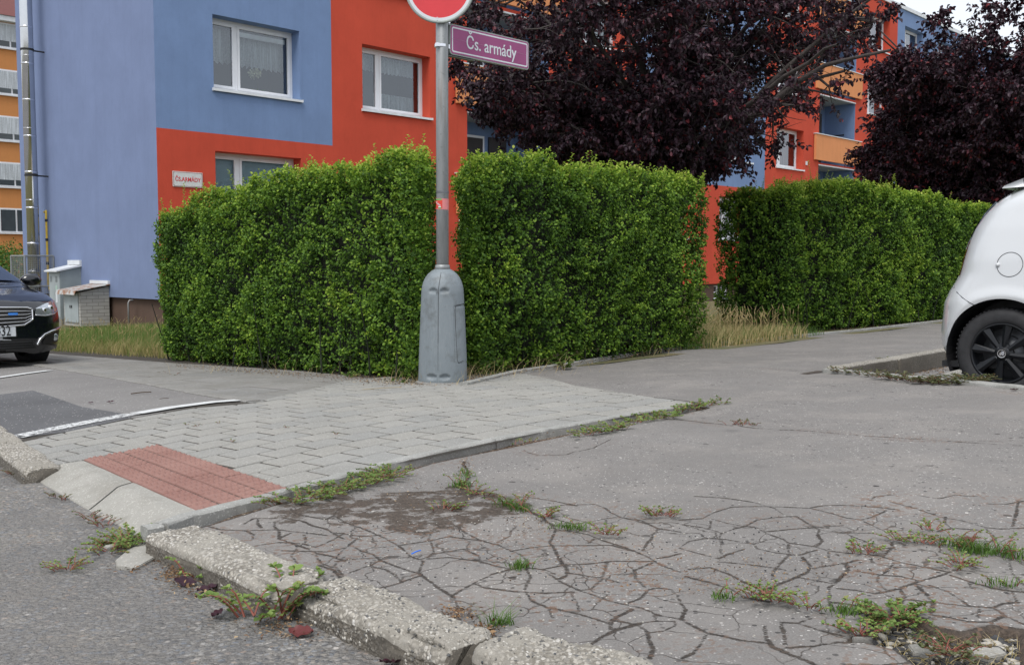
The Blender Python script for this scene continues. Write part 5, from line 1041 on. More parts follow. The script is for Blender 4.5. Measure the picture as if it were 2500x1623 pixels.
def tree(base, cc, rad, label, nl=(12, 9, 7, 5), leaf=(.045, .065), seed=1, nleaf=12, trunk_r=.09, env=None, split=.5, sparse=None):
    """base: trunk foot, cc: crown centre, rad: crown radii"""
    rd = random.Random(seed); root = thing('plum_tree', base, 0, label, 'tree', 'purple-leaved plum trees between the hedges and the building'); base = Vector(base); cc = Vector(cc)
    limbs, twigs, tips = [], [], []
    def inside(p):
        q = Vector(((p.x-cc.x)/rad[0], (p.y-cc.y)/rad[1], (p.z-cc.z)/(rad[2] if p.z > cc.z else rad[3]))); k = env((p.z-cc.z)) if env else 1; return q.length/k
    def grow(p, d, L, r_, lvl, store, up=0., segn=5):
        pts = [p]; q = p; dd = d.normalized(); r0 = r_
        for i in range(segn):
            dd = (dd+Vector((rd.gauss(0, .17), rd.gauss(0, .17), rd.gauss(0, .12)+up))).normalized(); q2 = q+dd*(L/segn)
            if lvl > 1 and inside(q2) > 1.0: break
            r1 = r_*(1-.75*(i+1)/segn)
            store.append((*q, *q2, r0, r1)); r0 = r1; q = q2; pts.append(q)
        return pts
    fork = base.lerp(Vector((cc.x, cc.y, base.z)), .0)+Vector((0, 0, split)); limbs.append((*base, *(base+Vector((.02, 0, split*.5))), trunk_r*1.25, trunk_r)); limbs.append((*(base+Vector((.02, 0, split*.5))), *fork, trunk_r, trunk_r))
    for i in range(nl[0]):
        a = 6.283*(i+rd.uniform(-.3, .3))/nl[0]*1.0; el = rd.uniform(-.35, 1.15); tgt = cc+Vector((math.cos(a)*math.cos(el)*rad[0], math.sin(a)*math.cos(el)*rad[1], math.sin(el)*(rad[2] if el > 0 else rad[3])))*rd.uniform(.55, .78)
        v = tgt-fork; pts = grow(fork, v+Vector((0, 0, v.length*.35)), v.length*1.02, trunk_r*rd.uniform(.45, .7), 1, limbs, -.09, 9)
        for j in range(nl[1]):
            k = rd.randint(3, 9); p = pts[k]; o = (p-cc); o = Vector((o.x/rad[0]**2, o.y/rad[1]**2, o.z/rad[2]**2)); d = o.normalized()*.7+Vector((rd.gauss(0, .6), rd.gauss(0, .6), rd.gauss(.15, .5)))
            p2 = grow(p, d, rd.uniform(.5, 1.)*rad[0]*.42, .016, 2, limbs, -.01, 5)
            if len(p2) < 2: continue
            for k2 in range(nl[2]):
                q = p2[min(rd.randint(1, 5), len(p2)-1)]; d2 = d.normalized()*.5+Vector((rd.gauss(0, .7), rd.gauss(0, .7), rd.gauss(.0, .55))); p3 = grow(q, d2, rd.uniform(.3, .6)*rad[0]*.34, .006, 3, twigs, -.0, 4)
                for k3 in range(nl[3]):
                    q3 = p3[min(rd.randint(1, 4), len(p3)-1)]; d3 = d2.normalized()*.6+Vector((rd.gauss(0, .7), rd.gauss(0, .7), rd.gauss(-.1, .5)))
                    if inside(q3) > rd.uniform(.95, 1.12): continue
                    if sparse and rd.random() < sparse(q3): continue
                    d3.normalize(); L3 = rd.uniform(.14, .34); e = q3+d3*L3; twigs.append((*q3, *e, .0028, .0012)); tips.append((*q3, *d3, L3))
    bi = Matrix.Translation(-base)
    def par(o): o.parent = root; o.matrix_parent_inverse = bi; return o
    V_, F_ = tube_np(limbs, 7); par(npmesh('limbs', V_, F_, M['bark'], smooth=True))['kind'] = 'stuff'
    V_, F_ = tube_np(twigs, 3); par(npmesh('twigs', V_, F_, M['bark']))['kind'] = 'stuff'
    T = np.array(tips); n = len(T); k = nleaf; t = np.linspace(.1, 1.08, k)[None, :, None]
    pos = (T[:, None, :3]+T[:, None, 3:6]*T[:, None, 6:7]*t).reshape(-1, 3)+rng.normal(0, .012, (n*k, 3)); d = np.repeat(T[:, 3:6], k, 0)*.4+unit(n*k)*.8+np.array([[0, 0, -.45]]); nr = unit(n*k)*.7+np.array([[0, 0, .8]])
    rnd = np.clip(.42+.25*np.repeat(nz(T[:, :3], 2.5, seed), k)+rng.normal(0, .22, n*k), 0, 1); red = rng.random(n*k) < .025; rnd[red] = 1
    sz = rng.uniform(*leaf, n*k); par(leaves('foliage', pos, d, nr, sz, sz*.62, rnd, M['plum'], fold=.3)); print('TREE', n*k); return root
def sp1(p):
    # thin lower right side with bare arching twigs, open patches at lower left
    a = max(0, min(1, (p.x-1.7)/1.5))*max(0, min(1, (4.3-p.z)/1.5)); return min(.88, .02+.95*a+max(0, mnoise.noise(p*1.3+Vector((3, 1, 7))))*.9)
tree((2.02, 12.5, zg(2.02, 12.5)), (1.82, 12.5, 3.75), (2.65, 2.3, 2.3, 1.78), 'sprawling purple-leaved plum tree behind the middle hedge, thin on its right side', nl=(30, 10, 7, 5), seed=8, nleaf=16, leaf=(.05, .075), split=1.5, sparse=sp1)
env2 = lambda h: 1.0 if h < 0 else max(.3, 1.02-.115*h)
tree((10.05, 19.6, zg(10.05, 19.6)), (10.05, 19.6, 3.6), (3.35, 3.3, 5.6, 2.1), 'dense dark purple plum tree at the right edge behind the long hedge', nl=(36, 12, 8, 6), seed=11, nleaf=13, leaf=(.07, .10), split=1.2, env=env2)
# ================================================================== CARS
def paint(name, col, rough=.12, fl=0.):
    s = NT(name); return s.fin(col, rough, None, Coat_Weight=.6, Coat_Roughness=.04, Specular_IOR_Level=.5, Metallic=fl)
M['whitepaint'] = paint('white_paint', (.56, .575, .59), .22); M['blackpaint'] = paint('black_paint', (.006, .007, .011), .16)
M['blackplastic'] = simple('black_plastic', (.018, .018, .02), .5, .15, 20); M['lampred'] = simple('red_lens', (.28, .02, .015), .12, .1); M['lampclear'] = simple('headlamp_glass', (.55, .58, .62), .08, .25, 25, Metallic=.7)
class Body:
    def __init__(s, nose, tail, top, Wm, arches, bot, Lf, Lr, p=2.6, rt=(.10, .14)):
        s.nose, s.tail, s.top_, s.Wm_, s.arch, s.bot_, s.Lf, s.Lr, s.p, s.rt = nose, tail, top, Wm, arches, bot, Lf, Lr, p, rt
    def I(s, tb, x): return float(np.interp(x, [a for a, b in tb], [b for a, b in tb]))
    def top(s, x): return s.I(s.top_, x)
    def W(s, x, z, fl=True):
        w_ = s.I(s.Wm_, z); n_ = s.I(s.nose, z); t_ = s.I(s.tail, z)
        a = min(1, max(0, (n_-x)/s.Lf)); b = min(1, max(0, (x-t_)/s.Lr)); w_ *= (1-(1-a)**s.p)**(1/s.p)*(1-(1-b)**s.p)**(1/s.p)
        h, c_ = s.rt; q = max(0, 1-(s.top(x)-z)/h); w_ -= c_*q**2.2*min(1, w_/.3)
        if fl:
            for (ax, az, ar) in s.arch:
                d = math.hypot(x-ax, z-az); w_ += .016*max(0, 1-abs(d-ar-.025)/.06) if z > az-.1 else 0
        return max(w_, .002)
    def bot(s, x):
        b = s.I(s.bot_, x)
        for (ax, az, ar) in s.arch:
            if abs(x-ax) < ar: b = max(b, az+math.sqrt(ar*ar-(x-ax)**2))
        return b
    def build(s, mat, parent, zc=40):
        x0, x1 = s.tail_min, s.nose_max; xs_ = set(np.linspace(x0, x1, 150).tolist())
        for q in np.geomspace(.002, .35, 34): xs_ |= {x0+q, x1-q}
        for (ax, az, ar) in s.arch:
            for k in range(41): xs_.add(ax-ar*math.cos(math.pi*k/40))
            xs_ |= {ax-ar-.001, ax+ar+.001}
        xs_ = sorted(x for x in xs_ if x0 <= x <= x1); V_ = []; n = zc; tt = (1-np.cos(np.linspace(0, math.pi, n)))/2; tt = .5*tt+.5*np.linspace(0, 1, n)
        for x in xs_:
            b, t = s.bot(x), s.top(x); t = max(t, b+.004)
            L = [(x, s.W(x, b+(t-b)*q), b+(t-b)*q) for q in tt]; V_ += L; wt = L[-1][1]
            V_ += [(x, wt*k, t+.03*(1-k*k)*min(1, wt/.4)) for k in (.85, .6, .3, 0, -.3, -.6, -.85)]; V_ += [(p[0], -p[1], p[2]) for p in reversed(L)]
        k = 2*n+7; F_ = [(i*k+j, i*k+j+1, (i+1)*k+j+1, (i+1)*k+j) for i in range(len(xs_)-1) for j in range(k-1)]
        F_ += [tuple(range(k)), tuple((len(xs_)-1)*k+j for j in range(k-1, -1, -1))]
        o = npmesh('body', V_, F_, mat, parent); bm = bmesh.new(); bm.from_mesh(o.data); bmesh.ops.recalc_face_normals(bm, faces=bm.faces[:]); bm.to_mesh(o.data); bm.free()
        o.data.polygons.foreach_set('use_smooth', np.ones(len(o.data.polygons), bool)); return o
    def side(s, name, poly, mat, parent, off=.004, sgn=-1, n=26, m=16):
        """patch lying on the side: poly = (lower line, upper line) as lists of (x,z)"""
        lo, hi = poly; V_ = []
        def al(pl, t):
            x = t*(len(pl)-1); i = min(int(x), len(pl)-2); f_ = x-i; return (pl[i][0]*(1-f_)+pl[i+1][0]*f_, pl[i][1]*(1-f_)+pl[i+1][1]*f_)
        for i in range(n+1):
            a, b = al(lo, i/n), al(hi, i/n)
            for j in range(m+1): x, z = a[0]+(b[0]-a[0])*j/m, a[1]+(b[1]-a[1])*j/m; V_.append((x, sgn*(s.W(x, z)+off), z))
        F_ = [(i*(m+1)+j, i*(m+1)+j+1, (i+1)*(m+1)+j+1, (i+1)*(m+1)+j) for i in range(n) for j in range(m)]; return npmesh(name, V_, F_, mat, parent, True)
    def fx(s, y, z, front=True):
        w_ = s.I(s.Wm_, z); r_ = min(.999, abs(y)/w_); t = 1-(1-r_**s.p)**(1/s.p)
        return s.I(s.nose, z)-s.Lf*t if front else s.I(s.tail, z)+s.Lr*t
    def front(s, name, lo, hi, mat, parent, off=.006, front=True, n=30, m=8, thick=0):
        V_ = []; sg = 1 if front else -1
        def al(pl, t):
            x = t*(len(pl)-1); i = min(int(x), len(pl)-2); f_ = x-i; return (pl[i][0]*(1-f_)+pl[i+1][0]*f_, pl[i][1]*(1-f_)+pl[i+1][1]*f_)
        for i in range(n+1):
            a, b = al(lo, i/n), al(hi, i/n)
            for j in range(m+1): y, z = a[0]+(b[0]-a[0])*j/m, a[1]+(b[1]-a[1])*j/m; V_.append((s.fx(y, z, front)+off*sg, y*(1+off*.8), z))
        F_ = [(i*(m+1)+j, i*(m+1)+j+1, (i+1)*(m+1)+j+1, (i+1)*(m+1)+j) for i in range(n) for j in range(m)]; return npmesh(name, V_, F_, mat, parent, True)
    def fline(s, name, pts, r_, mat, parent, off=.008, front=True):
        out = []
        for a, b in zip(pts, pts[1:]):
            for k in range(8): y, z = a[0]+(b[0]-a[0])*k/8, a[1]+(b[1]-a[1])*k/8; out.append((s.fx(y, z, front)+off, y*(1+off*.8), z))
        y, z = pts[-1]; out.append((s.fx(y, z, front)+off, y*(1+off*.8), z)); mb = MB(); mb.tube(out, r_, 8); return mb.build(name, mat, parent, True)
def sline(bd, name, pts, r_, mat, parent, sgn=-1, off=.0015):
    mb = MB(); mb.tube([(x, sgn*(bd.W(x, z)+off), z) for x, z in pts], r_, 6); return mb.build(name, mat, parent, True)
def wheel(parent, x, y, z, Rt, sgn, rim_mat, spokes=8, rot=0., w_=.19, logo=False, rr=.66):
    Rr = Rt*rr; p = lambda r_, d: (r_, sgn*d)
    root = link(bpy.data.objects.new('wheel', None)); root.parent = parent; root.location = (x, y, z); root.rotation_euler = (0, rot, 0)
    mb = MB(); mb.lathe([(Rr, sgn*-.01), (Rr+.012, sgn*.002), (Rr+.03, sgn*.004), (Rt*.86, sgn*.008), (Rt*.93, 0), (Rt*.975, -sgn*.012), (Rt, -sgn*.03), (Rt, -sgn*(w_-.03)), (Rt*.93, -sgn*w_), (Rr, -sgn*w_)], 72, 0, (0, 0, 0), 'Y'); mb.build('tyre', M['rubber'], root, True)
    mb = MB()
    for i in range(64):
        a = 6.283*i/64; c_, s_ = math.cos(a), math.sin(a); T = Matrix(((c_, 0, s_, 0), (0, 1, 0, 0), (-s_, 0, c_, 0), (0, 0, 0, 1)))
        mb.box(-.006, .006, min(sgn*-.012, sgn*-.05), max(sgn*-.012, sgn*-.05), Rt*.985, Rt+.0012, 0, T)
    o = mb.build('tread', M['rubber'], root)
    mb = MB(); mb.lathe([(Rr+.002, sgn*.002), (Rr-.006, sgn*.006), (Rr-.012, -sgn*.004), (Rr-.02, -sgn*.03), (Rr-.03, -sgn*.12), (Rr-.03, -sgn*.15)], 64, 0, (0, 0, 0), 'Y'); mb.build('rim', rim_mat, root, True)
    mb = MB(); mb.lathe([(0, -sgn*.075), (Rr*.58, -sgn*.075), (Rr*.6, -sgn*.09), (Rr*.6, -sgn*.10)], 40, 0, (0, 0, 0), 'Y'); mb.lathe([(Rr*.58, -sgn*.12), (Rr*.97, -sgn*.15)], 40, 0, (0, 0, 0), 'Y'); mb.build('brake_drum', M['rimgrey'], root, True)
    mb = MB(); mb.lathe([(0, sgn*.004), (.028, sgn*.004), (.045, -sgn*.004), (Rr*.34, -sgn*.012), (Rr*.35, -sgn*.03)], 40, 0, (0, 0, 0), 'Y')
    for i in range(spokes):
        a = 6.283*i/spokes; c_, s_ = math.cos(a), math.sin(a); T = Matrix(((c_, 0, s_, 0), (0, 1, 0, 0), (-s_, 0, c_, 0), (0, 0, 0, 1)))
        z0, z1 = Rr*.24, Rr-.004; q = [(-.014, z0, -.006), (.014, z0, -.006), (-.034, z1, -.010), (.026, z1, -.010), (0, z0, .004), (-.012, z1, .004), (-.014, z0, -.03), (.014, z0, -.03), (-.034, z1, -.035), (.026, z1, -.035)]
        mb.add([T @ Vector((a_, sgn*d, b_)) for a_, b_, d in q], [(0, 4, 5, 2), (4, 1, 3, 5), (0, 2, 8, 6), (1, 7, 9, 3), (6, 8, 9, 7)])
    mb.build('spokes', rim_mat, root)
    mb = MB()
    for i in range(4):
        a = 6.283*(i+.5)/4; mb.lathe([(0, sgn*.0), (.009, sgn*.0), (.010, -sgn*.012)], 12, 0, (math.cos(a)*.05, -sgn*.002, math.sin(a)*.05), 'Y')
    mb.build('wheel_bolts', M['rimgrey'], root)
    mb = MB(); mb.lathe([(.0, sgn*.007), (.022, sgn*.007), (.0225, sgn*.009), (.026, sgn*.009), (.028, sgn*.004)], 30, 0, (0, 0, 0), 'Y'); cap = mb.build('hub_cap', M['blackplastic'] if logo else rim_mat, root, True)
    if logo:
        mb = MB(); mb.lathe([(.0225, sgn*.0094), (.0262, sgn*.0096), (.028, sgn*.006)], 30, 0, (0, 0, 0), 'Y'); yv = sgn*.010
        mb.add([(-.012, yv, -.010), (-.002, yv, -.015), (.0, yv, .0), (-.004, yv, .006), (-.012, yv, .0)], [(0, 1, 2, 3, 4)]); mb.add([(-.015, yv, .0), (-.006, yv, .010), (-.004, yv, .005)], [(0, 1, 2)])
        for k in range(3):
            mb.tube([(-.003+.001*k, yv, .012-.009*k), (.006, yv, .014-.009*k), (.014-.001*k, yv, .008-.008*k), (.017-.002*k, yv, .002-.007*k)], [.0026, .0024, .002, .0008], 5)
        mb.build('emblem', M['chrome'], cap)
    return root
# ---- white hatchback, seen from behind its right side
wc = Vector((3.17, 6.4, 0)); yawG = math.atan2(GY, GX)
uw, vw = xy2uv(wc.x, wc.y); zf = float(zuv(0, vw))-.137
# local origin on the ground below the rear axle centre; right side is local -y
org = uv2xy(uw+.80, vw); wcar = thing('parked_car', (org[0], org[1], zf), yawG, 'small white hatchback with black alloy wheels parked in the bay at the right edge', 'car'); wcar.rotation_euler = (0, -math.atan(SL)*.9, yawG)
B1 = Body(nose=[(0, 2.95), (.3, 3.02), (.6, 3.02), (.8, 2.96), (.95, 2.7), (1.5, 2.2)], tail=[(.15, -.44), (.24, -.49), (.32, -.535), (.42, -.54), (.52, -.525), (.62, -.515), (.70, -.48), (.80, -.42), (.86, -.405), (1.0, -.375), (1.12, -.33), (1.22, -.275), (1.30, -.21), (1.37, -.13), (1.42, -.04), (1.5, .1)],
    top=[(-.54, .60), (-.52, .66), (-.48, .72), (-.42, .80), (-.405, .86), (-.375, 1.0), (-.33, 1.12), (-.275, 1.22), (-.21, 1.305), (-.15, 1.355), (-.08, 1.385), (.1, 1.415), (.5, 1.445), (1.0, 1.455), (1.5, 1.43), (1.7, 1.39), (2.33, 1.01), (2.5, .96), (2.8, .88), (2.95, .78), (3.0, .68), (3.02, .6)],
    Wm=[(.15, .76), (.3, .80), (.5, .822), (.65, .82), (.78, .80), (.9, .785), (1.1, .73), (1.3, .655), (1.45, .59)], arches=[(0, .292, .355), (2.42, .292, .355)], bot=[(-.54, .52), (-.535, .40), (-.50, .28), (-.46, .22), (-.3, .2), (2.8, .2), (2.95, .25), (3.02, .5)], Lf=.5, Lr=.34, p=2.4, rt=(.16, .16))
B1.tail_min, B1.nose_max = -.54, 3.02
body = B1.build(M['whitepaint'], wcar)
for sg in (-1, 1):
    for ax in (0, 2.42):
        mb = MB(); N_ = 24; V_ = []
        for i in range(N_+1):
            a = math.pi*(-.12+1.24*i/N_); r_ = .352
            for y in (.80, .775, .45): V_.append((ax-r_*math.cos(a), sg*y, .292+r_*math.sin(a)))
        mb.add(V_, [(i*3+j, i*3+j+1, i*3+j+4, i*3+j+3) for i in range(N_) for j in range(2)]); mb.box(ax-.36, ax+.36, min(sg*.45, sg*.44), max(sg*.45, sg*.44), .1, .66); mb.build('wheel_arch_liner', M['blackplastic'], wcar)
mb = MB(); mb.box(-.40, 2.8, -.74, .74, .19, .23); mb.build('underbody', M['blackplastic'], wcar)
for ax in (0, 2.42):
    for sg in (-1, 1): wheel(wcar, ax, sg*.795, .292, .292, sg, M['rimblack'], 8, R(11), logo=True, rr=.665)
cx_, cz_ = .045, .865; CR_ = .078; circ = [(cx_+CR_*math.cos(a), cz_+CR_*math.sin(a)) for a in np.linspace(0, 6.283, 49)]
fl_ = link(bpy.data.objects.new('fuel_flap', None)); fl_.parent = wcar
sline(B1, 'flap_gap', circ, .0018, M['blackplastic'], fl_); mb = MB(); kx, kz = cx_-.072, cz_+.0; mb.lathe([(0, -.016), (.010, -.013), (.014, -.004), (.015, .004)], 18, 0, (kx, -B1.W(kx, kz), kz), 'Y'); mb.build('flap_lock', M['whitepaint'], fl_, True)
for sg in (-1, 1):
    sline(B1, 'bumper_gap', [(-.412, .80), (-.385, .765), (-.34, .725), (-.29, .69), (-.24, .655), (-.19, .625), (-.155, .605)], .0022, M['blackplastic'], wcar, sg)
    V_ = []; nn = 18
    for i in range(nn+1):
        z = .80+.235*i/nn; t = B1.I(B1.tail, z)
        for k in range(7): x = t+.035+.06*k/6; V_.append((x, sg*(B1.W(x, z)+.006), z))
    npmesh('tail_light', V_, [(i*7+j, i*7+j+1, i*7+j+8, i*7+j+7) for i in range(nn) for j in range(6)], M['lampred'], wcar, True)
    sline(B1, 'door_gap', [(.62, 1.32), (.52, 1.2), (.46, 1.05), (.445, .9), (.46, .75), (.52, .6), (.6, .45), (.62, .24)], .003, M['blackplastic'], wcar, sg)
    B1.side('side_window', ([(.60, .97), (1.3, .96), (2.1, .98)], [(.68, 1.30), (1.3, 1.37), (1.72, 1.33)]), M['carglass'], wcar, sgn=sg)
    B1.side('quarter_window', ([(.20, 1.03), (.35, .98), (.50, .98)], [(.17, 1.22), (.38, 1.29), (.58, 1.31)]), M['blackpaint'], wcar, sgn=sg)
    sline(B1, 'door_gap', [(1.55, 1.36), (1.56, .9), (1.55, .24)], .003, M['blackplastic'], wcar, sg)
    B1.side('door_handle', ([(.75, .885), (.93, .885)], [(.75, .905), (.93, .905)]), M['whitepaint'], wcar, off=.03, sgn=sg, n=6, m=3)
    B1.front('headlight', [(sg*.50, .62), (sg*.70, .64)], [(sg*.52, .78), (sg*.70, .80)], M['lampclear'], wcar)
mb = MB(); V_ = []
for i in range(15):
    y = -.56+1.12*i/14; q = 1-(abs(y)/.62)**3; V_ += [(-.055-.02*q, y, 1.388), (.05, y*.98, 1.427), (.16, y*.96, 1.446), (-.07-.02*q, y, 1.372), (.06, y*.98, 1.372)]
F_ = [(i*5+a, i*5+b, (i+1)*5+b, (i+1)*5+a) for i in range(14) for a, b in ((0, 1), (1, 2), (3, 0), (4, 3))]; F_ += [(0, 1, 4, 3), (70, 73, 74, 71)]; mb.add(V_, F_); mb.build('roof_spoiler', M['whitepaint'], wcar, True)
B1.front('rear_window', [(-.52, .98), (.52, .98)], [(-.46, 1.30), (.46, 1.30)], M['carglass'], wcar, front=False)
V_ = [(1.78+.53*k/8, y*(.56+.10*k/8), 1.355-.315*k/8+.02*(1-y*y)+.01) for k in range(9) for y in (-1, -.5, 0, .5, 1)]; npmesh('windscreen', V_, [(i*5+j, i*5+j+1, i*5+j+6, i*5+j+5) for i in range(8) for j in range(4)], M['carglass'], wcar, True)
B1.front('number_plate', [(-.26, .60), (.26, .60)], [(-.26, .71), (.26, .71)], M['whitesheet'], wcar, off=.012, front=False, n=8, m=2)
# ---- black saloon facing the viewer on the left
SC = .92; ub, vb = 3.45, -10.27; ox, oy = uv2xy(ub, vb); bc = thing('parked_car', (ox, oy, float(zuv(0, vb-1))-.006), yawG, 'black saloon with chrome-framed grille parked at the left edge facing the viewer', 'car'); bc.scale = (SC,)*3; bc.rotation_euler = (0, -math.atan(SL), yawG)
B2 = Body(nose=[(0, -.06), (.2, -.02), (.35, 0), (.55, -.01), (.66, -.04), (.74, -.10), (.82, -.30), (.9, -.7)], tail=[(0, -4.7), (.5, -4.75), (.9, -4.7), (1.1, -4.6), (1.5, -3.5)],
    top=[(-4.75, .6), (-4.70, .9), (-4.6, 1.02), (-4.2, 1.06), (-3.6, 1.30), (-3.0, 1.42), (-2.4, 1.445), (-1.95, 1.38), (-1.12, .955), (-1.0, .93), (-.6, .885), (-.35, .83), (-.18, .76), (-.08, .68), (-.03, .6), (0, .5)],
    Wm=[(.1, .84), (.25, .885), (.5, .915), (.75, .91), (.9, .88), (1.0, .83), (1.2, .72), (1.44, .58)], arches=[(-.97, .33, .37), (-3.75, .33, .37)], bot=[(-4.75, .5), (-4.7, .25), (-4.5, .2), (-.25, .2), (-.08, .17), (-.02, .22), (0, .45)], Lf=.62, Lr=.5, p=2.5, rt=(.10, .10))
B2.tail_min, B2.nose_max = -4.75, 0; B2.build(M['blackpaint'], bc)
for ax in (-.97, -3.75):
    for sg in (-1, 1): wheel(bc, ax, sg*.89, .325, .325, sg, M['rimgrey'], 10, .2, w_=.225, rr=.68)
mb = MB(); mb.box(-4.4, -.35, -.62, .62, .18, .24); mb.box(-1.36, -.58, -.86, -.60, .3, .72); mb.box(-1.36, -.58, .60, .86, .3, .72); mb.build('underbody', M['blackplastic'], bc)
GRL, GRU = [(-.46, .545), (-.36, .49), (0, .475), (.36, .49), (.46, .545)], [(-.47, .655), (-.42, .675), (0, .69), (.42, .675), (.47, .655)]
gr = B2.front('grille', GRL, GRU, M['dark'], bc, off=.003)
ring = GRL+GRU[::-1]+[GRL[0]]; B2.fline('chrome_frame', ring, .010, M['chrome'], gr, off=.010)
for k in range(1, 5):
    t = k/5; B2.fline('chrome_slat', [(a[0]*(1-t)+b[0]*t, a[1]*(1-t)+b[1]*t) for a, b in zip(GRL, GRU)], .005, M['chrome'], gr, off=.008)
B2.front('badge', [(.20, .60), (.30, .60)], [(.20, .625), (.30, .625)], simple('blue_badge', (.03, .16, .5), .3), gr, off=.016, n=6, m=2)
B2.front('lower_intake', [(-.50, .23), (.50, .23)], [(-.42, .33), (.42, .33)], M['dark'], bc, off=.003)
for z in (.255, .28, .305): B2.fline('intake_slat', [(-.46, z), (0, z), (.46, z)], .005, M['blackplastic'], bc, off=.006)
plt = B2.front('number_plate', [(-.262, .375), (.262, .375)], [(-.262, .487), (.262, .487)], M['whitesheet'], bc, off=.014, n=10, m=2)
B2.front('plate_holder', [(-.275, .365), (.275, .365)], [(-.275, .497), (.275, .497)], M['blackplastic'], bc, off=.010, n=10, m=2)
nx = B2.fx(.15, .43)+.020; sl = math.atan2(B2.fx(.24, .43)-B2.fx(.05, .43), .19)
text('432', .150, M['blackplastic'], plt, Matrix.Translation((nx, .135, .431)) @ Matrix.Rotation(math.pi/2-sl*-1*0-0, 4, 'Z') @ Matrix.Rotation(math.pi/2, 4, 'X'), .68, off=.0012)
for sg in (-1, 1):
    hd = B2.front('headlight', [(sg*.50, .595), (sg*.62, .585), (sg*.74, .60), (sg*.83, .635)], [(sg*.52, .665), (sg*.62, .70), (sg*.74, .735), (sg*.845, .76)], M['lampclear'], bc, off=.004)
    B2.fline('lamp_trim', [(sg*.50, .590), (sg*.62, .578), (sg*.74, .592), (sg*.83, .628)], .006, M['chrome'], hd)
    for (y, z) in ((.62, .64), (.72, .665)):
        x = B2.fx(sg*y, z); mb = MB(); mb.lathe([(0, .012), (.022, .010), (.030, .0)], 16, 0, (x, sg*y, z), 'X'); mb.build('lamp_bulb', M['chrome'], hd, True)
    fg = B2.front('fog_light_recess', [(sg*.56, .26), (sg*.82, .28)], [(sg*.64, .40), (sg*.86, .43)], M['blackplastic'], bc, off=.003)
    B2.fline('chrome_blade', [(sg*.50, .265), (sg*.54, .33), (sg*.60, .375), (sg*.70, .405), (sg*.84, .435)], .013, M['chrome'], fg, off=.008)
    x = B2.fx(sg*.75, .335); mb = MB(); mb.lathe([(0, .014), (.032, .012), (.042, .0)], 18, 0, (x, sg*.75, .335), 'X'); mb.build('fog_lamp', M['lampclear'], fg, True)
    mb = MB(); c0 = Vector((-1.45, sg*.98, 1.0)); n_ = 12; V_ = []
    for i in range(n_+1):
        ph = math.pi*i/n_
        for j in range(16): th_ = 6.283*j/16; V_.append((c0.x+.075*math.cos(ph)*1.0+.02, c0.y+sg*.0+.125*math.sin(ph)*math.cos(th_), c0.z+.075*math.sin(ph)*math.sin(th_)))
    mb.add(V_, [(i*16+j, i*16+(j+1) % 16, (i+1)*16+(j+1) % 16, (i+1)*16+j) for i in range(n_) for j in range(16)]); mb.tube([(-1.45, sg*.78, .94), (-1.45, sg*.90, .96)], .022, 8); mb.build('wing_mirror', M['blackpaint'], bc, True)
    B2.side('side_window', ([(-3.9, 1.03), (-2.5, .98), (-1.35, .98)], [(-3.4, 1.30), (-2.6, 1.36), (-2.0, 1.30)]), M['carglass'], bc, sgn=sg)
V_ = [(-1.14-.80*k/10, y*(.74-.19*k/10), .985+.415*k/10+.028*(1-y*y)) for k in range(11) for y in (-1, -.6, -.2, .2, .6, 1)]; npmesh('windscreen', V_, [(i*6+j, i*6+j+1, i*6+j+7, i*6+j+6) for i in range(10) for j in range(5)], glass('windscreen_glass', (.16, .20, .2), .22), bc, True)
mb = MB(); mb.tube([(-.10, y*.10, .705) for y in (-1, 0, 1)], .012, 8); mb.build('bonnet_badge', M['chrome'], bc, True)
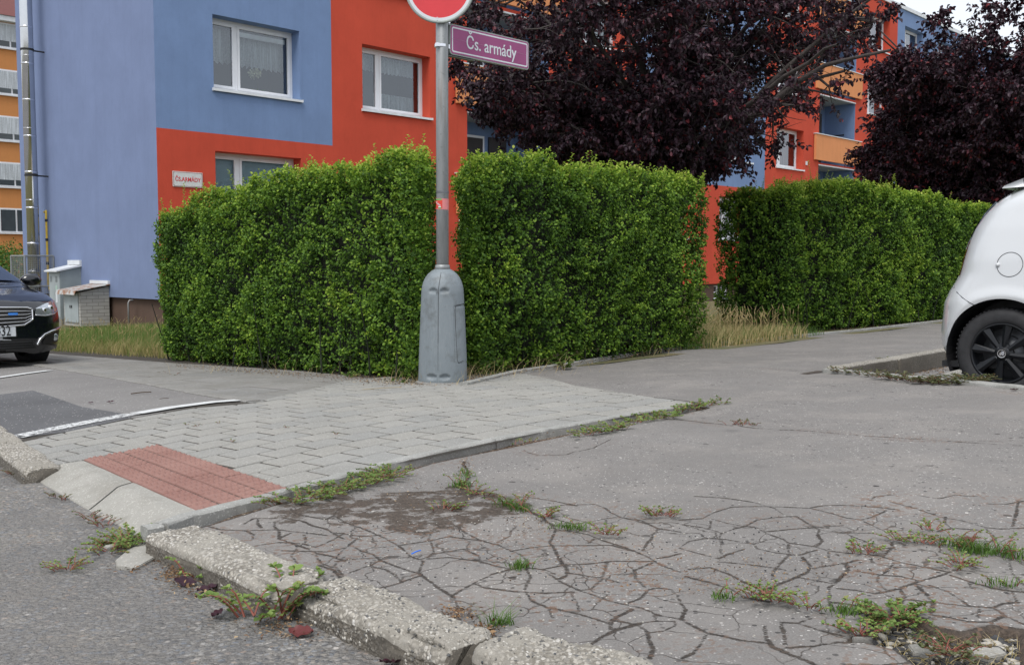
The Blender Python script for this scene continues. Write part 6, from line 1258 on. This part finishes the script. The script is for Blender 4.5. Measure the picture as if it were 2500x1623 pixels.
# ================================================================== WEEDS, GRASS, LITTER
random.seed(99)
def putin(o, root, loc): o.parent = root; o.matrix_parent_inverse = Matrix.Translation(-Vector(loc)); return o
def weed(pts, rad, n, label, kind='weed', leaf=(.008, .014), ht=.016, dz=-.014, grassy=0., group='weeds growing from the cracks and joints', stemr=.0011):
    """creeping plant: stems radiating from points scattered along a line of picture points dropped onto the ground"""
    W_ = [P(x, y, dz) for x, y in pts]; loc = sum(W_, Vector())/len(W_); root = thing('weed_plant', loc, 0, label, 'weed', group)
    Lp, Ld, Ln, Lr, St = [], [], [], [], MB(); Bp, Bh = [], []; Ls = []
    for i in range(n):
        if len(W_) > 1: k = random.uniform(0, len(W_)-1); a = int(min(k, len(W_)-2)); c0 = W_[a].lerp(W_[a+1], k-a)
        else: c0 = W_[0]
        an = random.uniform(0, 6.283); rr = rad*random.random()**.7; c0 = c0+Vector((math.cos(an)*rr*.5, math.sin(an)*rr*.5, 0)); c0.z = zg(c0.x, c0.y)+dz
        if random.random() < grassy:
            for _ in range(7): Bp.append(c0+Vector((random.gauss(0, .012), random.gauss(0, .012), 0))); Bh.append(random.uniform(.5, 1.2)*max(.014, ht*.85))
            continue
        d = Vector((math.cos(an), math.sin(an), 0)); L = rad*random.uniform(.35, .9); lift = ht*random.uniform(.4, 1.3); q = [c0+d*L*t+Vector((0, 0, lift*math.sin(min(1, t*1.2)*1.7)+.004)) for t in (0, .25, .5, .75, 1)]
        St.tube(q, [stemr*1.3, stemr*1.2, stemr, stemr*.8, stemr*.6], 4)
        m = max(3, int(L/.009)); base = random.gauss(.45, .16)
        for j in range(m):
            t = (j+1)/m*4; a = int(min(t, 3)); p = q[a].lerp(q[a+1], t-a); sd_ = Vector((-d.y, d.x, 0))
            for sg in (-1, 1): Lp.append(p); Ld.append(sd_*sg*.9+d*.5+Vector((0, 0, random.uniform(.1, .6)))); Ln.append(Vector((random.gauss(0, .3), random.gauss(0, .3), 1))); Lr.append(base+random.gauss(0, .1)+(.2 if j > m-2 else 0)); Ls.append(random.uniform(.7, 1.15)*(1 if j < m-2 else .7))
        for k in range(4): Ls.append(.5+.25*(k % 2)); a = k*1.57+random.uniform(-.3, .3); Lp.append(q[-1]); Ld.append(Vector((math.cos(a+j), math.sin(a+j), random.uniform(.6, 1.6)))); Ln.append(Vector((0, 0, 1))); Lr.append(min(1, base+.28))
    if Lp:
        m = len(Lp); sz = rng.uniform(leaf[0], leaf[1], m)*.64*np.array(Ls); putin(leaves('leaves', Lp, Ld, Ln, sz*1.3, sz*.95, np.clip(np.array(Lr), 0, .93), M['greyweed' if kind == 'grey' else 'weed'], fold=.1), root, loc)
        putin(St.build('stems', M['redstem']), root, loc)['kind'] = 'stuff'
    if Bp:
        m = len(Bp); putin(blades('grass_blades', [tuple(b) for b in Bp], np.array(Bh), rng.uniform(.3, 1.4, m), .0013, rng.uniform(.05, .45, m), M['grass']), root, loc)
    return root
weed([(690, 1236), (760, 1216), (850, 1195), (930, 1172), (968, 1160)], .10, 120, 'broad creeping weed mat along the rough edging of the paving', leaf=(.011, .019), ht=.022)
weed([(1137, 1150), (1140, 1168)], .035, 14, 'small green tuft in the dirt-filled crack just below the paving edge', grassy=.6, ht=.02)
weed([(1115, 1185), (1145, 1190)], .06, 26, 'grassy weed at the top of the brown soil patch', grassy=.6, ht=.03)
weed([(1150, 1205), (1190, 1210)], .06, 16, 'loose reddish-stemmed weed right of the brown soil patch')
weed([(1060, 1246), (1100, 1246)], .05, 18, 'low weed in the middle of the brown soil patch')
weed([(1225, 1230), (1262, 1242), (1290, 1250)], .055, 40, 'bright grassy tuft in the crack right of the soil patch', grassy=.75, ht=.03)
weed([(1310, 1260), (1345, 1266)], .05, 18, 'brownish weed at the end of the wide dirt crack')
weed([(1370, 1288), (1420, 1290)], .045, 22, 'thin grass strip in a curving crack of the asphalt', grassy=.95, ht=.022)
weed([(1470, 1303), (1500, 1310)], .045, 16, 'small weed at the right end of the thin grass strip')
weed([(1590, 1258), (1630, 1262)], .05, 26, 'lone leafy weed on the long crack in the middle of the driveway')
weed([(1270, 1382)], .04, 14, 'tiny grass tuft among the polygon cracks near the kerb', grassy=.9, ht=.025)
weed([(1420, 1066), (1480, 1055), (1520, 1046)], .08, 46, 'weed clump at the paving edge, nearest of the far row', leaf=(.013, .021), ht=.024)
weed([(1540, 1035), (1600, 1024), (1640, 1018)], .08, 48, 'weed clump at the paving edge, middle of the far row', leaf=(.013, .021), ht=.024)
weed([(1650, 1008), (1700, 996), (1770, 985)], .08, 52, 'weed clump at the far tip of the block paving', leaf=(.013, .021), ht=.024)
weed([(1770, 1038), (1850, 1040)], .05, 20, 'flat weed on the thin crack beyond the paving tip', kind='grey')
weed([(1250, 1088), (1300, 1080)], .03, 10, 'scrap of weed in the litter along the edging')
weed([(600, 1500), (655, 1515), (720, 1495), (700, 1480)], .105, 20, 'tall fleshy weed with red stems in the kerb joint at the road edge', leaf=(.018, .030), ht=.062, dz=-.058, stemr=.0022)
weed([(470, 1412), (500, 1408)], .07, 8, 'small fleshy weed under the long smooth kerb stone', leaf=(.014, .022), ht=.04, dz=-.058, stemr=.0018)
weed([(262, 1352), (300, 1335), (325, 1318)], .09, 60, 'dense weed at the foot of the nearer ramp slab', leaf=(.010, .017), ht=.022, dz=-.058)
weed([(145, 1400), (180, 1385)], .06, 18, 'small weed alone on the road surface at the left', leaf=(.009, .014), dz=-.058)
weed([(195, 1250), (240, 1278), (262, 1290)], .045, 22, 'reddish weed along the lower edge of the ramp slabs', kind='grey', dz=-.058)
weed([(130, 1212), (160, 1225)], .03, 12, 'sparse weed under the farther ramp slab', kind='grey', dz=-.058)
weed([(30, 1158), (62, 1162)], .06, 24, 'brown-green weed at the end of the left kerb stone', kind='grey', dz=-.058)
weed([(1190, 1530), (1225, 1545)], .05, 12, 'long-bladed grass tuft in the joint of the front kerb stones', grassy=1., ht=.055, dz=-.03)
weed([(2155, 1512), (2190, 1502), (2205, 1530)], .065, 48, 'round yellowish-green weed rosette on the rubble patch', leaf=(.012, .019), ht=.016)
weed([(2090, 1550), (2120, 1556)], .05, 18, 'small red-stemmed weed at the left edge of the rubble patch', leaf=(.010, .016))
weed([(2290, 1590), (2350, 1600)], .06, 26, 'dull weed between the white stones', kind='grey', leaf=(.010, .016))
weed([(1840, 1460), (1900, 1470)], .055, 30, 'reddish weed in the crack in front of the rubble patch', leaf=(.009, .014))
weed([(1950, 1480), (1990, 1492)], .045, 14, 'bright little weed left of the rubble patch')
weed([(2040, 1492), (2075, 1495)], .04, 14, 'thin grass in the crack touching the rubble patch', grassy=.8, ht=.025)
weed([(1740, 1455), (1780, 1458)], .04, 12, 'tiny grass patch on a diagonal crack at bottom centre', grassy=.8, ht=.02)
weed([(2320, 1325), (2360, 1345), (2420, 1350), (2490, 1365)], .07, 70, 'long bright grass tuft near the right edge of the driveway', grassy=.75, ht=.035)
weed([(2325, 1390), (2355, 1375)], .055, 22, 'pale leafy weed below the long bright tuft')
weed([(2180, 1318), (2230, 1325), (2290, 1335)], .05, 26, 'low weed row left of the fallen red leaf')
weed([(2090, 1352), (2130, 1350)], .045, 18, 'yellowish weed in a crack left of the weed row')
weed([(2250, 1292), (2280, 1298)], .04, 12, 'small leafy weed above the weed row')
weed([(2420, 1425), (2470, 1430)], .035, 12, 'thin grass in the crack at the right edge', grassy=.9, ht=.02)
weed([(2035, 908), (2100, 915), (2160, 924)], .09, 60, 'grey-green weed strip along the bay side kerb, far half', kind='grey', leaf=(.013, .021), ht=.03)
weed([(2170, 925), (2260, 936), (2340, 938), (2380, 932)], .14, 150, 'grey-green weed strip along the bay side kerb, near half by the wheel', kind='grey', leaf=(.014, .022), ht=.035)
weed([(2145, 880), (2165, 877)], .05, 12, 'small weed on top of the bay kerb stone')
weed([(1360, 905), (1385, 900)], .07, 10, 'broad-leaved weed at the foot of the middle hedge', leaf=(.03, .05), ht=.05)
weed([(850, 925), (862, 922)], .06, 8, 'broad-leaved weed at the foot of the left hedge', leaf=(.03, .045), ht=.03)
weed([(400, 912), (440, 918)], .05, 8, 'weed scrap on the side street kerb', kind='grey')
for i, (x, y) in enumerate([(455, 1038), (480, 1042), (535, 1034), (820, 1062), (700, 1045), (565, 1080)]): weed([(x, y)], .018, 4, ['scrap of moss between pavers, nearest the white line', 'scrap of moss just right of the white line end', 'scrap of moss beyond the far corner of the red tactile strip', 'scrap of moss in the middle of the block paving', 'scrap of moss up-slope of the tactile strip corner', 'scrap of moss beside the tactile strip edge'][i], dz=0., leaf=(.005, .009), ht=.008, group='moss scraps between the pavers')
# fallen leaves
def fallen(px, py, size, rot, label, dz=-.055, c=.4, curl=.3):
    p = P(px, py, dz); root = link(bpy.data.objects.new('fallen_leaf', None)); bpy.data.objects.remove(root)
    V_, n = [], 9
    for i in range(n):
        t = i/(n-1); w_ = math.sin(math.pi*min(1, t*.94+.03))**.8*.33*size; xx = (t-.5)*size
        for s_ in (-1, -.5, 0, .5, 1): V_.append((xx, s_*w_, curl*size*(.25*(abs(s_)**1.5)+.9*(t-.5)**2)+.003*math.sin(i*2+s_*3)))
    F_ = [(i*5+j, i*5+j+1, (i+1)*5+j+1, (i+1)*5+j) for i in range(n-1) for j in range(4)]
    o = npmesh('fallen_leaf', V_, F_, M['deadleaf'], None, True, attrs=dict(rnd=np.full(len(V_), c))); o.location = p+Vector((0, 0, .004)); o.rotation_euler = (random.uniform(-.3, .3), random.uniform(-.2, .2), rot)
    return tag(o, label, 'leaf', 'fallen purple leaves')
for a in [(507, 1440, .05, .3, 'curled purple leaf under the small fleshy weed', -.053, .1), (452, 1425, .055, .1, 'dark grey-purple leaf lying flat against the kerb', -.053, 0.), (530, 1501, .036, 1.2, 'lone purple leaf out on the road', -.053, .25), (700, 1543, .06, .5, 'shiny purple leaf in the pile below the tall weed', -.08, .3), (735, 1547, .055, -.2, 'reddish brown leaf at the right of the pile', -.053, .95),
    (668, 1540, .055, 2.1, 'brown-purple leaf left in the pile below the tall weed', -.08, .5), (600, 1487, .06, .9, 'purple leaf half under the tall weed stems', -.08, .6), (715, 1520, .05, 2.8, 'dark purple leaf propped against the kerb stone', -.07, .2), (818, 1535, .05, 1.5, 'dark leaf standing against the middle kerb stone', -.07, .15),
    (97, 1137, .04, 1.4, 'purple leaf stuck on the end of the left kerb stone', -.01, .4), (58, 1150, .045, .2, 'purple leaf beside the brown-green weed', -.08, .35), (2363, 1322, .06, .4, 'dark red leaf on the cracked asphalt at the right', -.01, .9), (2476, 953, .05, .1, 'dark red leaf by the bay side kerb', -.01, .6), (958, 1620, .05, .3, 'dark leaf at the bottom edge beside the front kerb', -.053, .2), (425, 1395, .04, .7, 'red-brown leaf in the litter by the kerb', -.08, 1.), (222, 984, .03, .2, 'small dark leaf on the asphalt patch', 0, .3), (270, 982, .045, .3, 'small purple leaf on the side street asphalt', 0, .4)]:
    fallen(*a)
# dry litter flakes
def litter(name, spots, label, mat=M['litter'], size=(.004, .014)):
    pos = []
    for (px, py, rx, ry, n, dz) in spots:
        for _ in range(n):
            x, y = px+random.gauss(0, rx), py+random.gauss(0, ry); p = P(x, y, dz); pos.append((p.x, p.y, p.z+random.uniform(.001, .006)))
    n = len(pos); d = unit(n)*np.array([[1, 1, .35]]); sz = rng.uniform(*size, n); o = leaves(name, pos, d, unit(n)*.5+np.array([[0, 0, 1.]]), sz, sz*rng.uniform(.15, .6, n), rng.random(n), mat, fold=.1); return stuff(o, label, 'litter')
litter('dry_litter', [(430, 1400, 22, 14, 260, -.053), (480, 1440, 30, 12, 90, -.053), (690, 1530, 45, 16, 200, -.053), (365, 1340, 8, 16, 120, -.06), (560, 1450, 40, 12, 60, -.053), (1180, 1540, 22, 8, 160, -.012), (1110, 1498, 30, 10, 160, -.012), (760, 1410, 12, 6, 60, -.012), (330, 1385, 30, 10, 40, -.053)], 'dry brown leaf litter along the front kerb stones')
gl = []
for i in range(60): t = i/59; x = 900+650*t; gl.append((x, float(np.interp(x, [900, 985, 1200, 1400, 1560], [1152, 1127, 1080, 1041, 1011])), 9, 2.5, 16, -.016))
gl += [(1138, 1135, 8, 12, 120, -.014), (1290, 1275, 30, 18, 160, -.013), (1000, 1200, 90, 25, 200, -.012), (1800, 1400, 130, 30, 420, -.012), (2050, 1380, 120, 40, 160, -.012), (1400, 1350, 200, 60, 200, -.012)]
litter('dry_litter', gl, 'fine brown litter in the joint of the edging and in the driveway cracks', size=(.003, .010))
hl = [(x, float(np.interp(x, [430, 700, 1040], [892, 912, 936])), 12, 4, 34, 0.) for x in range(430, 1040, 14)]+[(x, float(np.interp(x, [1150, 1400, 1735], [926, 885, 838])), 10, 3, 36, .012) for x in range(1130, 1735, 12)]+[(x, float(np.interp(x, [1760, 2300], [832, 782])), 10, 2, 24, .01) for x in range(1760, 2300, 14)]+[(930, 925, 60, 7, 300, .004), (1000, 935, 60, 5, 200, .004)]
litter('dry_litter', hl, 'dry leaf litter along the foot of the hedges', size=(.006, .02))
litter('dry_litter', [(2290, 905, 40, 5, 260, -.13), (2350, 895, 50, 6, 200, -.13)], 'reddish leaf litter in the parking bay behind the white car', size=(.008, .025))
# dead grass sprigs round the pole foot and the hedge edge
pos = []
for (px, py, n, sx, sy) in ((1010, 932, 60, 30, 4), (1125, 925, 80, 16, 6), (1180, 920, 60, 40, 4), (1640, 845, 90, 30, 5), (1580, 860, 60, 30, 5), (1300, 905, 50, 60, 5), (700, 910, 60, 150, 4)):
    for _ in range(n): p = P(px+random.gauss(0, sx), py+random.gauss(0, sy), .0); pos.append((p.x, p.y, p.z))
n = len(pos); stuff(blades('dead_grass', pos, rng.uniform(.04, .16, n), rng.uniform(.8, 2.2, n), .0012, rng.uniform(.5, 1, n), M['drygrass']), 'dead straw-coloured grass sprigs at the foot of the hedges and pole', 'grass')
# grass: verge by the gable and the gap between the hedges
def field(name, u0, u1, v0, v1, n, ht, mat, label, rr=(0, 1), cond=None, dry=None):
    u = rng.uniform(u0, u1, n); v = rng.uniform(v0, v1, n)
    if cond is not None: k = cond(u, v); u, v = u[k], v[k]
    x, y = u*FX+v*GX, u*FY+v*GY; z = zuv(u, v)-.015; p = np.stack([x, y, z], 1); n = len(u); c_ = nz(p, 1.6, 3)*.5+.5; h_ = rng.uniform(*ht, n)*(.6+.8*c_)
    r_ = np.clip((dry(u, v, c_) if dry else c_)+rng.normal(0, .16, n), 0, 1); return stuff(blades(name, p, h_, rng.uniform(.1, .8, n), rng.uniform(.0016, .0034, n), r_, mat), label, 'grass')
field('verge_grass', 4.95, 10, -19.4, -9.2, 60000, (.05, .17), M['grass'], 'rough green and straw-coloured grass between the side path and the gable', cond=lambda u, v: (u > 5.05-.0*v), dry=lambda u, v, c_: .35+.35*np.clip((6.3-u)/1.2, 0, 1)+.3*(c_-.5))
field('verge_grass', 5.6, 34, -19.2, -6.3, 60000, (.06, .18), M['grass'], 'grass between the hedges and the red and blue facade', cond=lambda u, v: (v > -9) | (u < 16), dry=lambda u, v, c_: .15+.4*c_)
def gapc(u, v): return (v < -5.75+.0*u) & (v > -9.5)
field('gap_grass', 8.2, 11.3, -9.2, -5.55, 14000, (.07, .20), M['grass'], 'green grass in the gap between the middle and right hedges', dry=lambda u, v, c_: .12+.25*c_)
field('dry_grass', 8.6, 10.8, -6.5, -5.5, 3000, (.07, .23), M['drygrass'], 'tall bleached dry grass in the gap between the hedges', dry=lambda u, v, c_: .55+.4*c_)
# seed heads on the dry grass
n = 420; u = rng.uniform(8.6, 10.8, n); v = rng.uniform(-7.4, -5.6, n); h_ = rng.uniform(.16, .34, n); b = np.stack([u*FX+v*GX, u*FY+v*GY, zuv(u, v)+h_], 1)
V_ = []; segs = [(*q, *(q+np.array([random.gauss(0, .03), random.gauss(0, .03), .055])), .0045, .001) for q in b]+[(q[0], q[1], q[2]-hh_, *q, .0012, .001) for q, hh_ in zip(b, h_)]
V_, F_ = tube_np(segs, 4); stuff(npmesh('seed_heads', V_, F_, M['drygrass'], attrs=dict(rnd=rng.uniform(.5, 1, len(V_)))), 'pale grass seed heads in the gap between the hedges', 'grass')
n = 500; u = rng.uniform(5, 8.5, n); v = rng.uniform(-17, -9.5, n); h_ = rng.uniform(.14, .3, n); b = np.stack([u*FX+v*GX, u*FY+v*GY, zuv(u, v)+h_], 1)
segs = [(*q, *(q+np.array([random.gauss(0, .03), random.gauss(0, .03), .05])), .004, .001) for q in b]+[(q[0], q[1], q[2]-hh_, *q, .0012, .001) for q, hh_ in zip(b, h_)]
V_, F_ = tube_np(segs, 4); stuff(npmesh('seed_heads', V_, F_, M['drygrass'], attrs=dict(rnd=rng.uniform(.4, .9, len(V_)))), 'pale grass seed heads on the verge by the gable', 'grass')
# shrubs far left beyond the gable
def bush(loc, rad, n, label):
    root = thing('shrub', loc, 0, label, 'shrub'); d = unit(n); p = np.array(loc)[None]+np.array([[0, 0, rad[2]*.8]])+d*np.array([rad])*rng.uniform(.6, 1, n)[:, None]*(1+.25*nz(d, 3))[:, None]; k = p[:, 2] > loc[2]
    p = p[k]; d = d[k]; sz = rng.uniform(.05, .10, len(p)); putin(leaves('foliage', p, d+unit(len(p)), d+np.array([[0, 0, .8]]), sz, sz*.6, np.clip(rng.normal(.5, .25, len(p)), 0, 1), M['bush']), root, loc)
    mb = MB()
    for i in range(7): a = i*.9; mb.tube([(0, 0, 0), (rad[0]*.3*math.cos(a), rad[1]*.3*math.sin(a), rad[2]*.7), (rad[0]*.6*math.cos(a), rad[1]*.6*math.sin(a), rad[2]*1.3)], [.05, .035, .015], 6)
    mb.build('branches', M['bark'], root)
g0 = AT(22, 640, 34); bush((g0.x, g0.y, -.5), (1.7, 1.4, 1.05), 9000, 'dark green shrub beyond the gable behind the black car')
g0 = AT(-70, 640, 36); bush((g0.x, g0.y, -.5), (2.0, 1.5, 1.25), 6000, 'green shrub at the far left edge')
# broken concrete fragments and rubble
def frag(pts, dz, h, label, mat, name='concrete_fragment'):
    q = [Puv(*p, dz) for p in pts]; bm = bmesh.new(); vs_ = [bm.verts.new(UV(u, v, dz+h)) for u, v in q]; f = bm.faces.new(vs_)
    if f.normal.z < 0: bmesh.ops.reverse_faces(bm, faces=[f])
    r_ = bmesh.ops.extrude_face_region(bm, geom=bm.faces[:]); nv = [e for e in r_['geom'] if isinstance(e, bmesh.types.BMVert)]
    for v in vs_: v.co.z -= h+.01
    for v in nv: v.co.z += random.gauss(0, h*.12)
    bmesh.ops.recalc_face_normals(bm, faces=bm.faces[:]); bmesh.ops.bevel(bm, geom=bm.edges[:], offset=h*.22, segments=2, affect='EDGES')
    me = bpy.data.meshes.new(name); bm.to_mesh(me); bm.free(); me.materials.append(mat); me.attributes.new('tone', 'FLOAT', 'POINT'); return tag(link(bpy.data.objects.new(name, me)), label, 'stone', 'broken bits of concrete and stone')
frag([(282, 1375), (312, 1350), (372, 1340), (388, 1362), (330, 1392), (285, 1390)], -.058, .010, 'flat broken concrete piece at the corner of the long kerb stone', M['smooth'])
frag([(305, 1350), (345, 1335), (372, 1338), (318, 1352)], -.058, .009, 'narrow concrete sliver behind the flat broken piece', M['smooth'])
frag([(245, 1338), (262, 1322), (292, 1325), (288, 1338), (262, 1345)], -.058, .009, 'pale concrete chip inside the dense weed', M['smooth'])
frag([(2360, 1588), (2440, 1590), (2460, 1605), (2410, 1620), (2375, 1610)], -.032, .010, 'large pale flat stone in the rubble patch', M['smooth'])
frag([(2215, 1585), (2270, 1580), (2290, 1600), (2270, 1615), (2230, 1605)], -.032, .010, 'rough white stone left of the large flat one', M['smooth'])
frag([(2080, 1562), (2130, 1563), (2128, 1570), (2082, 1568)], -.015, .008, 'thin grey splinter lying on the asphalt edge', M['slab'])
frag([(2410, 905), (2440, 895), (2480, 900), (2455, 912)], -.137, .012, 'pale tile piece behind the wheel of the white car', M['smooth'])
frag([(2300, 915), (2345, 903), (2370, 910), (2330, 922)], -.137, .012, 'pale tile piece in the bay beside the kerb', M['smooth'])
def pebbles(name, n, size, mat, label, poly=RUB, dz=-.034, seed=0):
    us = [p[0] for p in poly]; vs_ = [p[1] for p in poly]; ico = bmesh.new(); bmesh.ops.create_icosphere(ico, subdivisions=1, radius=1); bv = np.array([v.co[:] for v in ico.verts]); bf = np.array([[v.index for v in f.verts] for f in ico.faces]); ico.free()
    V_, F_ = [], []; c_ = 0
    while c_ < n:
        u, v = random.uniform(min(us), max(us)), random.uniform(min(vs_), max(vs_))
        if sdf_poly(np.array([u]), np.array([v]), poly)[0] > -.012: continue
        r_ = random.uniform(*size)*(1 if random.random() < .8 else 1.6); sc = np.array([r_, r_*random.uniform(.5, .9), r_*random.uniform(.35, .6)]); a = random.uniform(0, 6.28); Rm = np.array([[math.cos(a), -math.sin(a), 0], [math.sin(a), math.cos(a), 0], [0, 0, 1]])
        q = (bv*(1+rng.normal(0, .14, (len(bv), 1)))*sc) @ Rm.T+np.array(UV(u, v, dz+r_*.2)); F_.append(bf+len(bv)*c_); V_.append(q); c_ += 1
    return stuff(npmesh(name, np.concatenate(V_), np.concatenate(F_), mat), label, 'rubble')
pebbles('white_pebbles', 330, (.004, .009), M['pebble'], 'scattered white pebbles in the rubble patch at the bottom right')
pebbles('dark_gravel', 520, (.004, .010), M['coal'], 'dark gravel in the rubble patch at the bottom right')
CRK = [q for _, pl in CR[:90] for q in pl]
pos = []
for _ in range(800):
    u, v = random.choice(CRK); pos.append((u+random.gauss(0, .12), v+random.gauss(0, .12)))
pos = [p for p in pos if p[1] < -.9 and p[0] > 1.45 and -2.7 < p[1]]; ico = bmesh.new(); bmesh.ops.create_icosphere(ico, subdivisions=1, radius=1); bv = np.array([v.co[:] for v in ico.verts]); bf = np.array([[v.index for v in f.verts] for f in ico.faces]); ico.free()
for nm, sub, mat, lb in (('grit', pos[::3], M['pebble'], 'pale grit scattered on the cracked driveway'), ('grit', pos[1::3], M['coal'], 'dark grit scattered on the cracked driveway')):
    V_ = np.concatenate([bv*random.uniform(.0012, .003)*np.array([1, 1, .7])+np.array(UV(u, v, -.011)) for u, v in sub]); F_ = np.concatenate([bf+len(bv)*i for i in range(len(sub))]); stuff(npmesh(nm, V_, F_, mat), lb, 'grit')
# soil crumbs and dead stalks on the rubble patch
pos = []
for _ in range(900):
    x, y = random.uniform(2050, 2500), random.uniform(1490, 1640); q = Puv(x, y)
    if sdf_poly(np.array([q[0]]), np.array([q[1]]), RUB)[0] < -.01: p = UV(q[0], q[1], -.035); pos.append(tuple(p))
n = len(pos); stuff(blades('dead_stalks', pos, rng.uniform(.006, .02, n), rng.uniform(1.5, 4, n), .0009, rng.uniform(.3, 1, n), M['drygrass']), 'dead straw stalks matted over the rubble patch', 'grass')
bp = P(1005, 1355, -.01); mb = MB(); mb.tube([(0, 0, .004), (.012, .016, .006), (.02, .03, .004)], .0018, 5); o = mb.build('plastic_scrap', simple('blue_plastic', (.02, .16, .7), .4)); o.location = bp; tag(o, 'tiny bright blue plastic scrap on the cracked asphalt', 'litter')
for (x, y, L, a, lb) in ((320, 963, .14, .75, 'short brown stick lying on the side street asphalt, the largest'), (390, 976, .06, .75, 'short twig on the side street asphalt near the white line'), (885, 953, .28, .5, 'bent pale straw stalk lying on the slabs beside the pole')):
    mb = MB(); mb.tube([(0, 0, .006), (L*.5, .006, .008), (L, 0, .006)], .004 if 'stick' in lb else .002, 6); o = mb.build('fallen_twig', M['twig'] if 'pale' not in lb else M['litter'] if 0 else simple('straw', (.35, .28, .17), .8)); o.location = P(x, y, 0); o.rotation_euler = (0, 0, a); tag(o, lb, 'twig')
# exposed pebbles bedded in the worn faces of the front kerb stones, as one part of each stone
def kerb_pebbles(ko, n, seed):
    random.seed(seed); me = ko.data; fs = [f for f in me.polygons if f.area < .01 and f.center.z > -9]; V_, F_ = [], []; wts = np.array([f.area for f in fs]); pick = rng.choice(len(fs), n, p=wts/wts.sum()); c_ = 0
    for i in pick:
        f = fs[i]; nrm = f.normal if f.normal.z > -.2 else -f.normal
        if mnoise.noise(f.center*7) < -.12 or f.center.z < zg(f.center.x, f.center.y)-.05: continue
        r_ = random.choice([.0022, .003, .0036, .005])*random.uniform(.8, 1.2); Rm = np.array(Matrix.Rotation(random.uniform(0, 6.28), 3, nrm) @ nrm.to_track_quat('Z', 'Y').to_matrix())
        V_.append((bv*(1+rng.normal(0, .16, (len(bv), 1)))*np.array([r_, r_*random.uniform(.6, .95), r_*.5])) @ Rm.T+np.array(f.center)-np.array(nrm)*r_*.12); F_.append(bf+len(bv)*c_); c_ += 1
    o = npmesh('pebbles', np.concatenate(V_), np.concatenate(F_), M['kpeb'], ko, attrs=dict(rnd=np.repeat(rng.random(c_), len(bv)))); o['kind'] = 'stuff'
s = NT('bedded_pebbles'); M['kpeb'] = s.fin(s.ramp(s.attr('rnd'), [(0, (.06, .065, .072)), (.22, (.15, .14, .125)), (.5, (.30, .275, .235)), (.85, (.42, .40, .355)), (1, (.54, .52, .48))]), .75)
kerb_pebbles(k1, 700, 1); kerb_pebbles(k2, 2300, 2); kerb_pebbles(k3, 2600, 3); kerb_pebbles(k4, 300, 4)
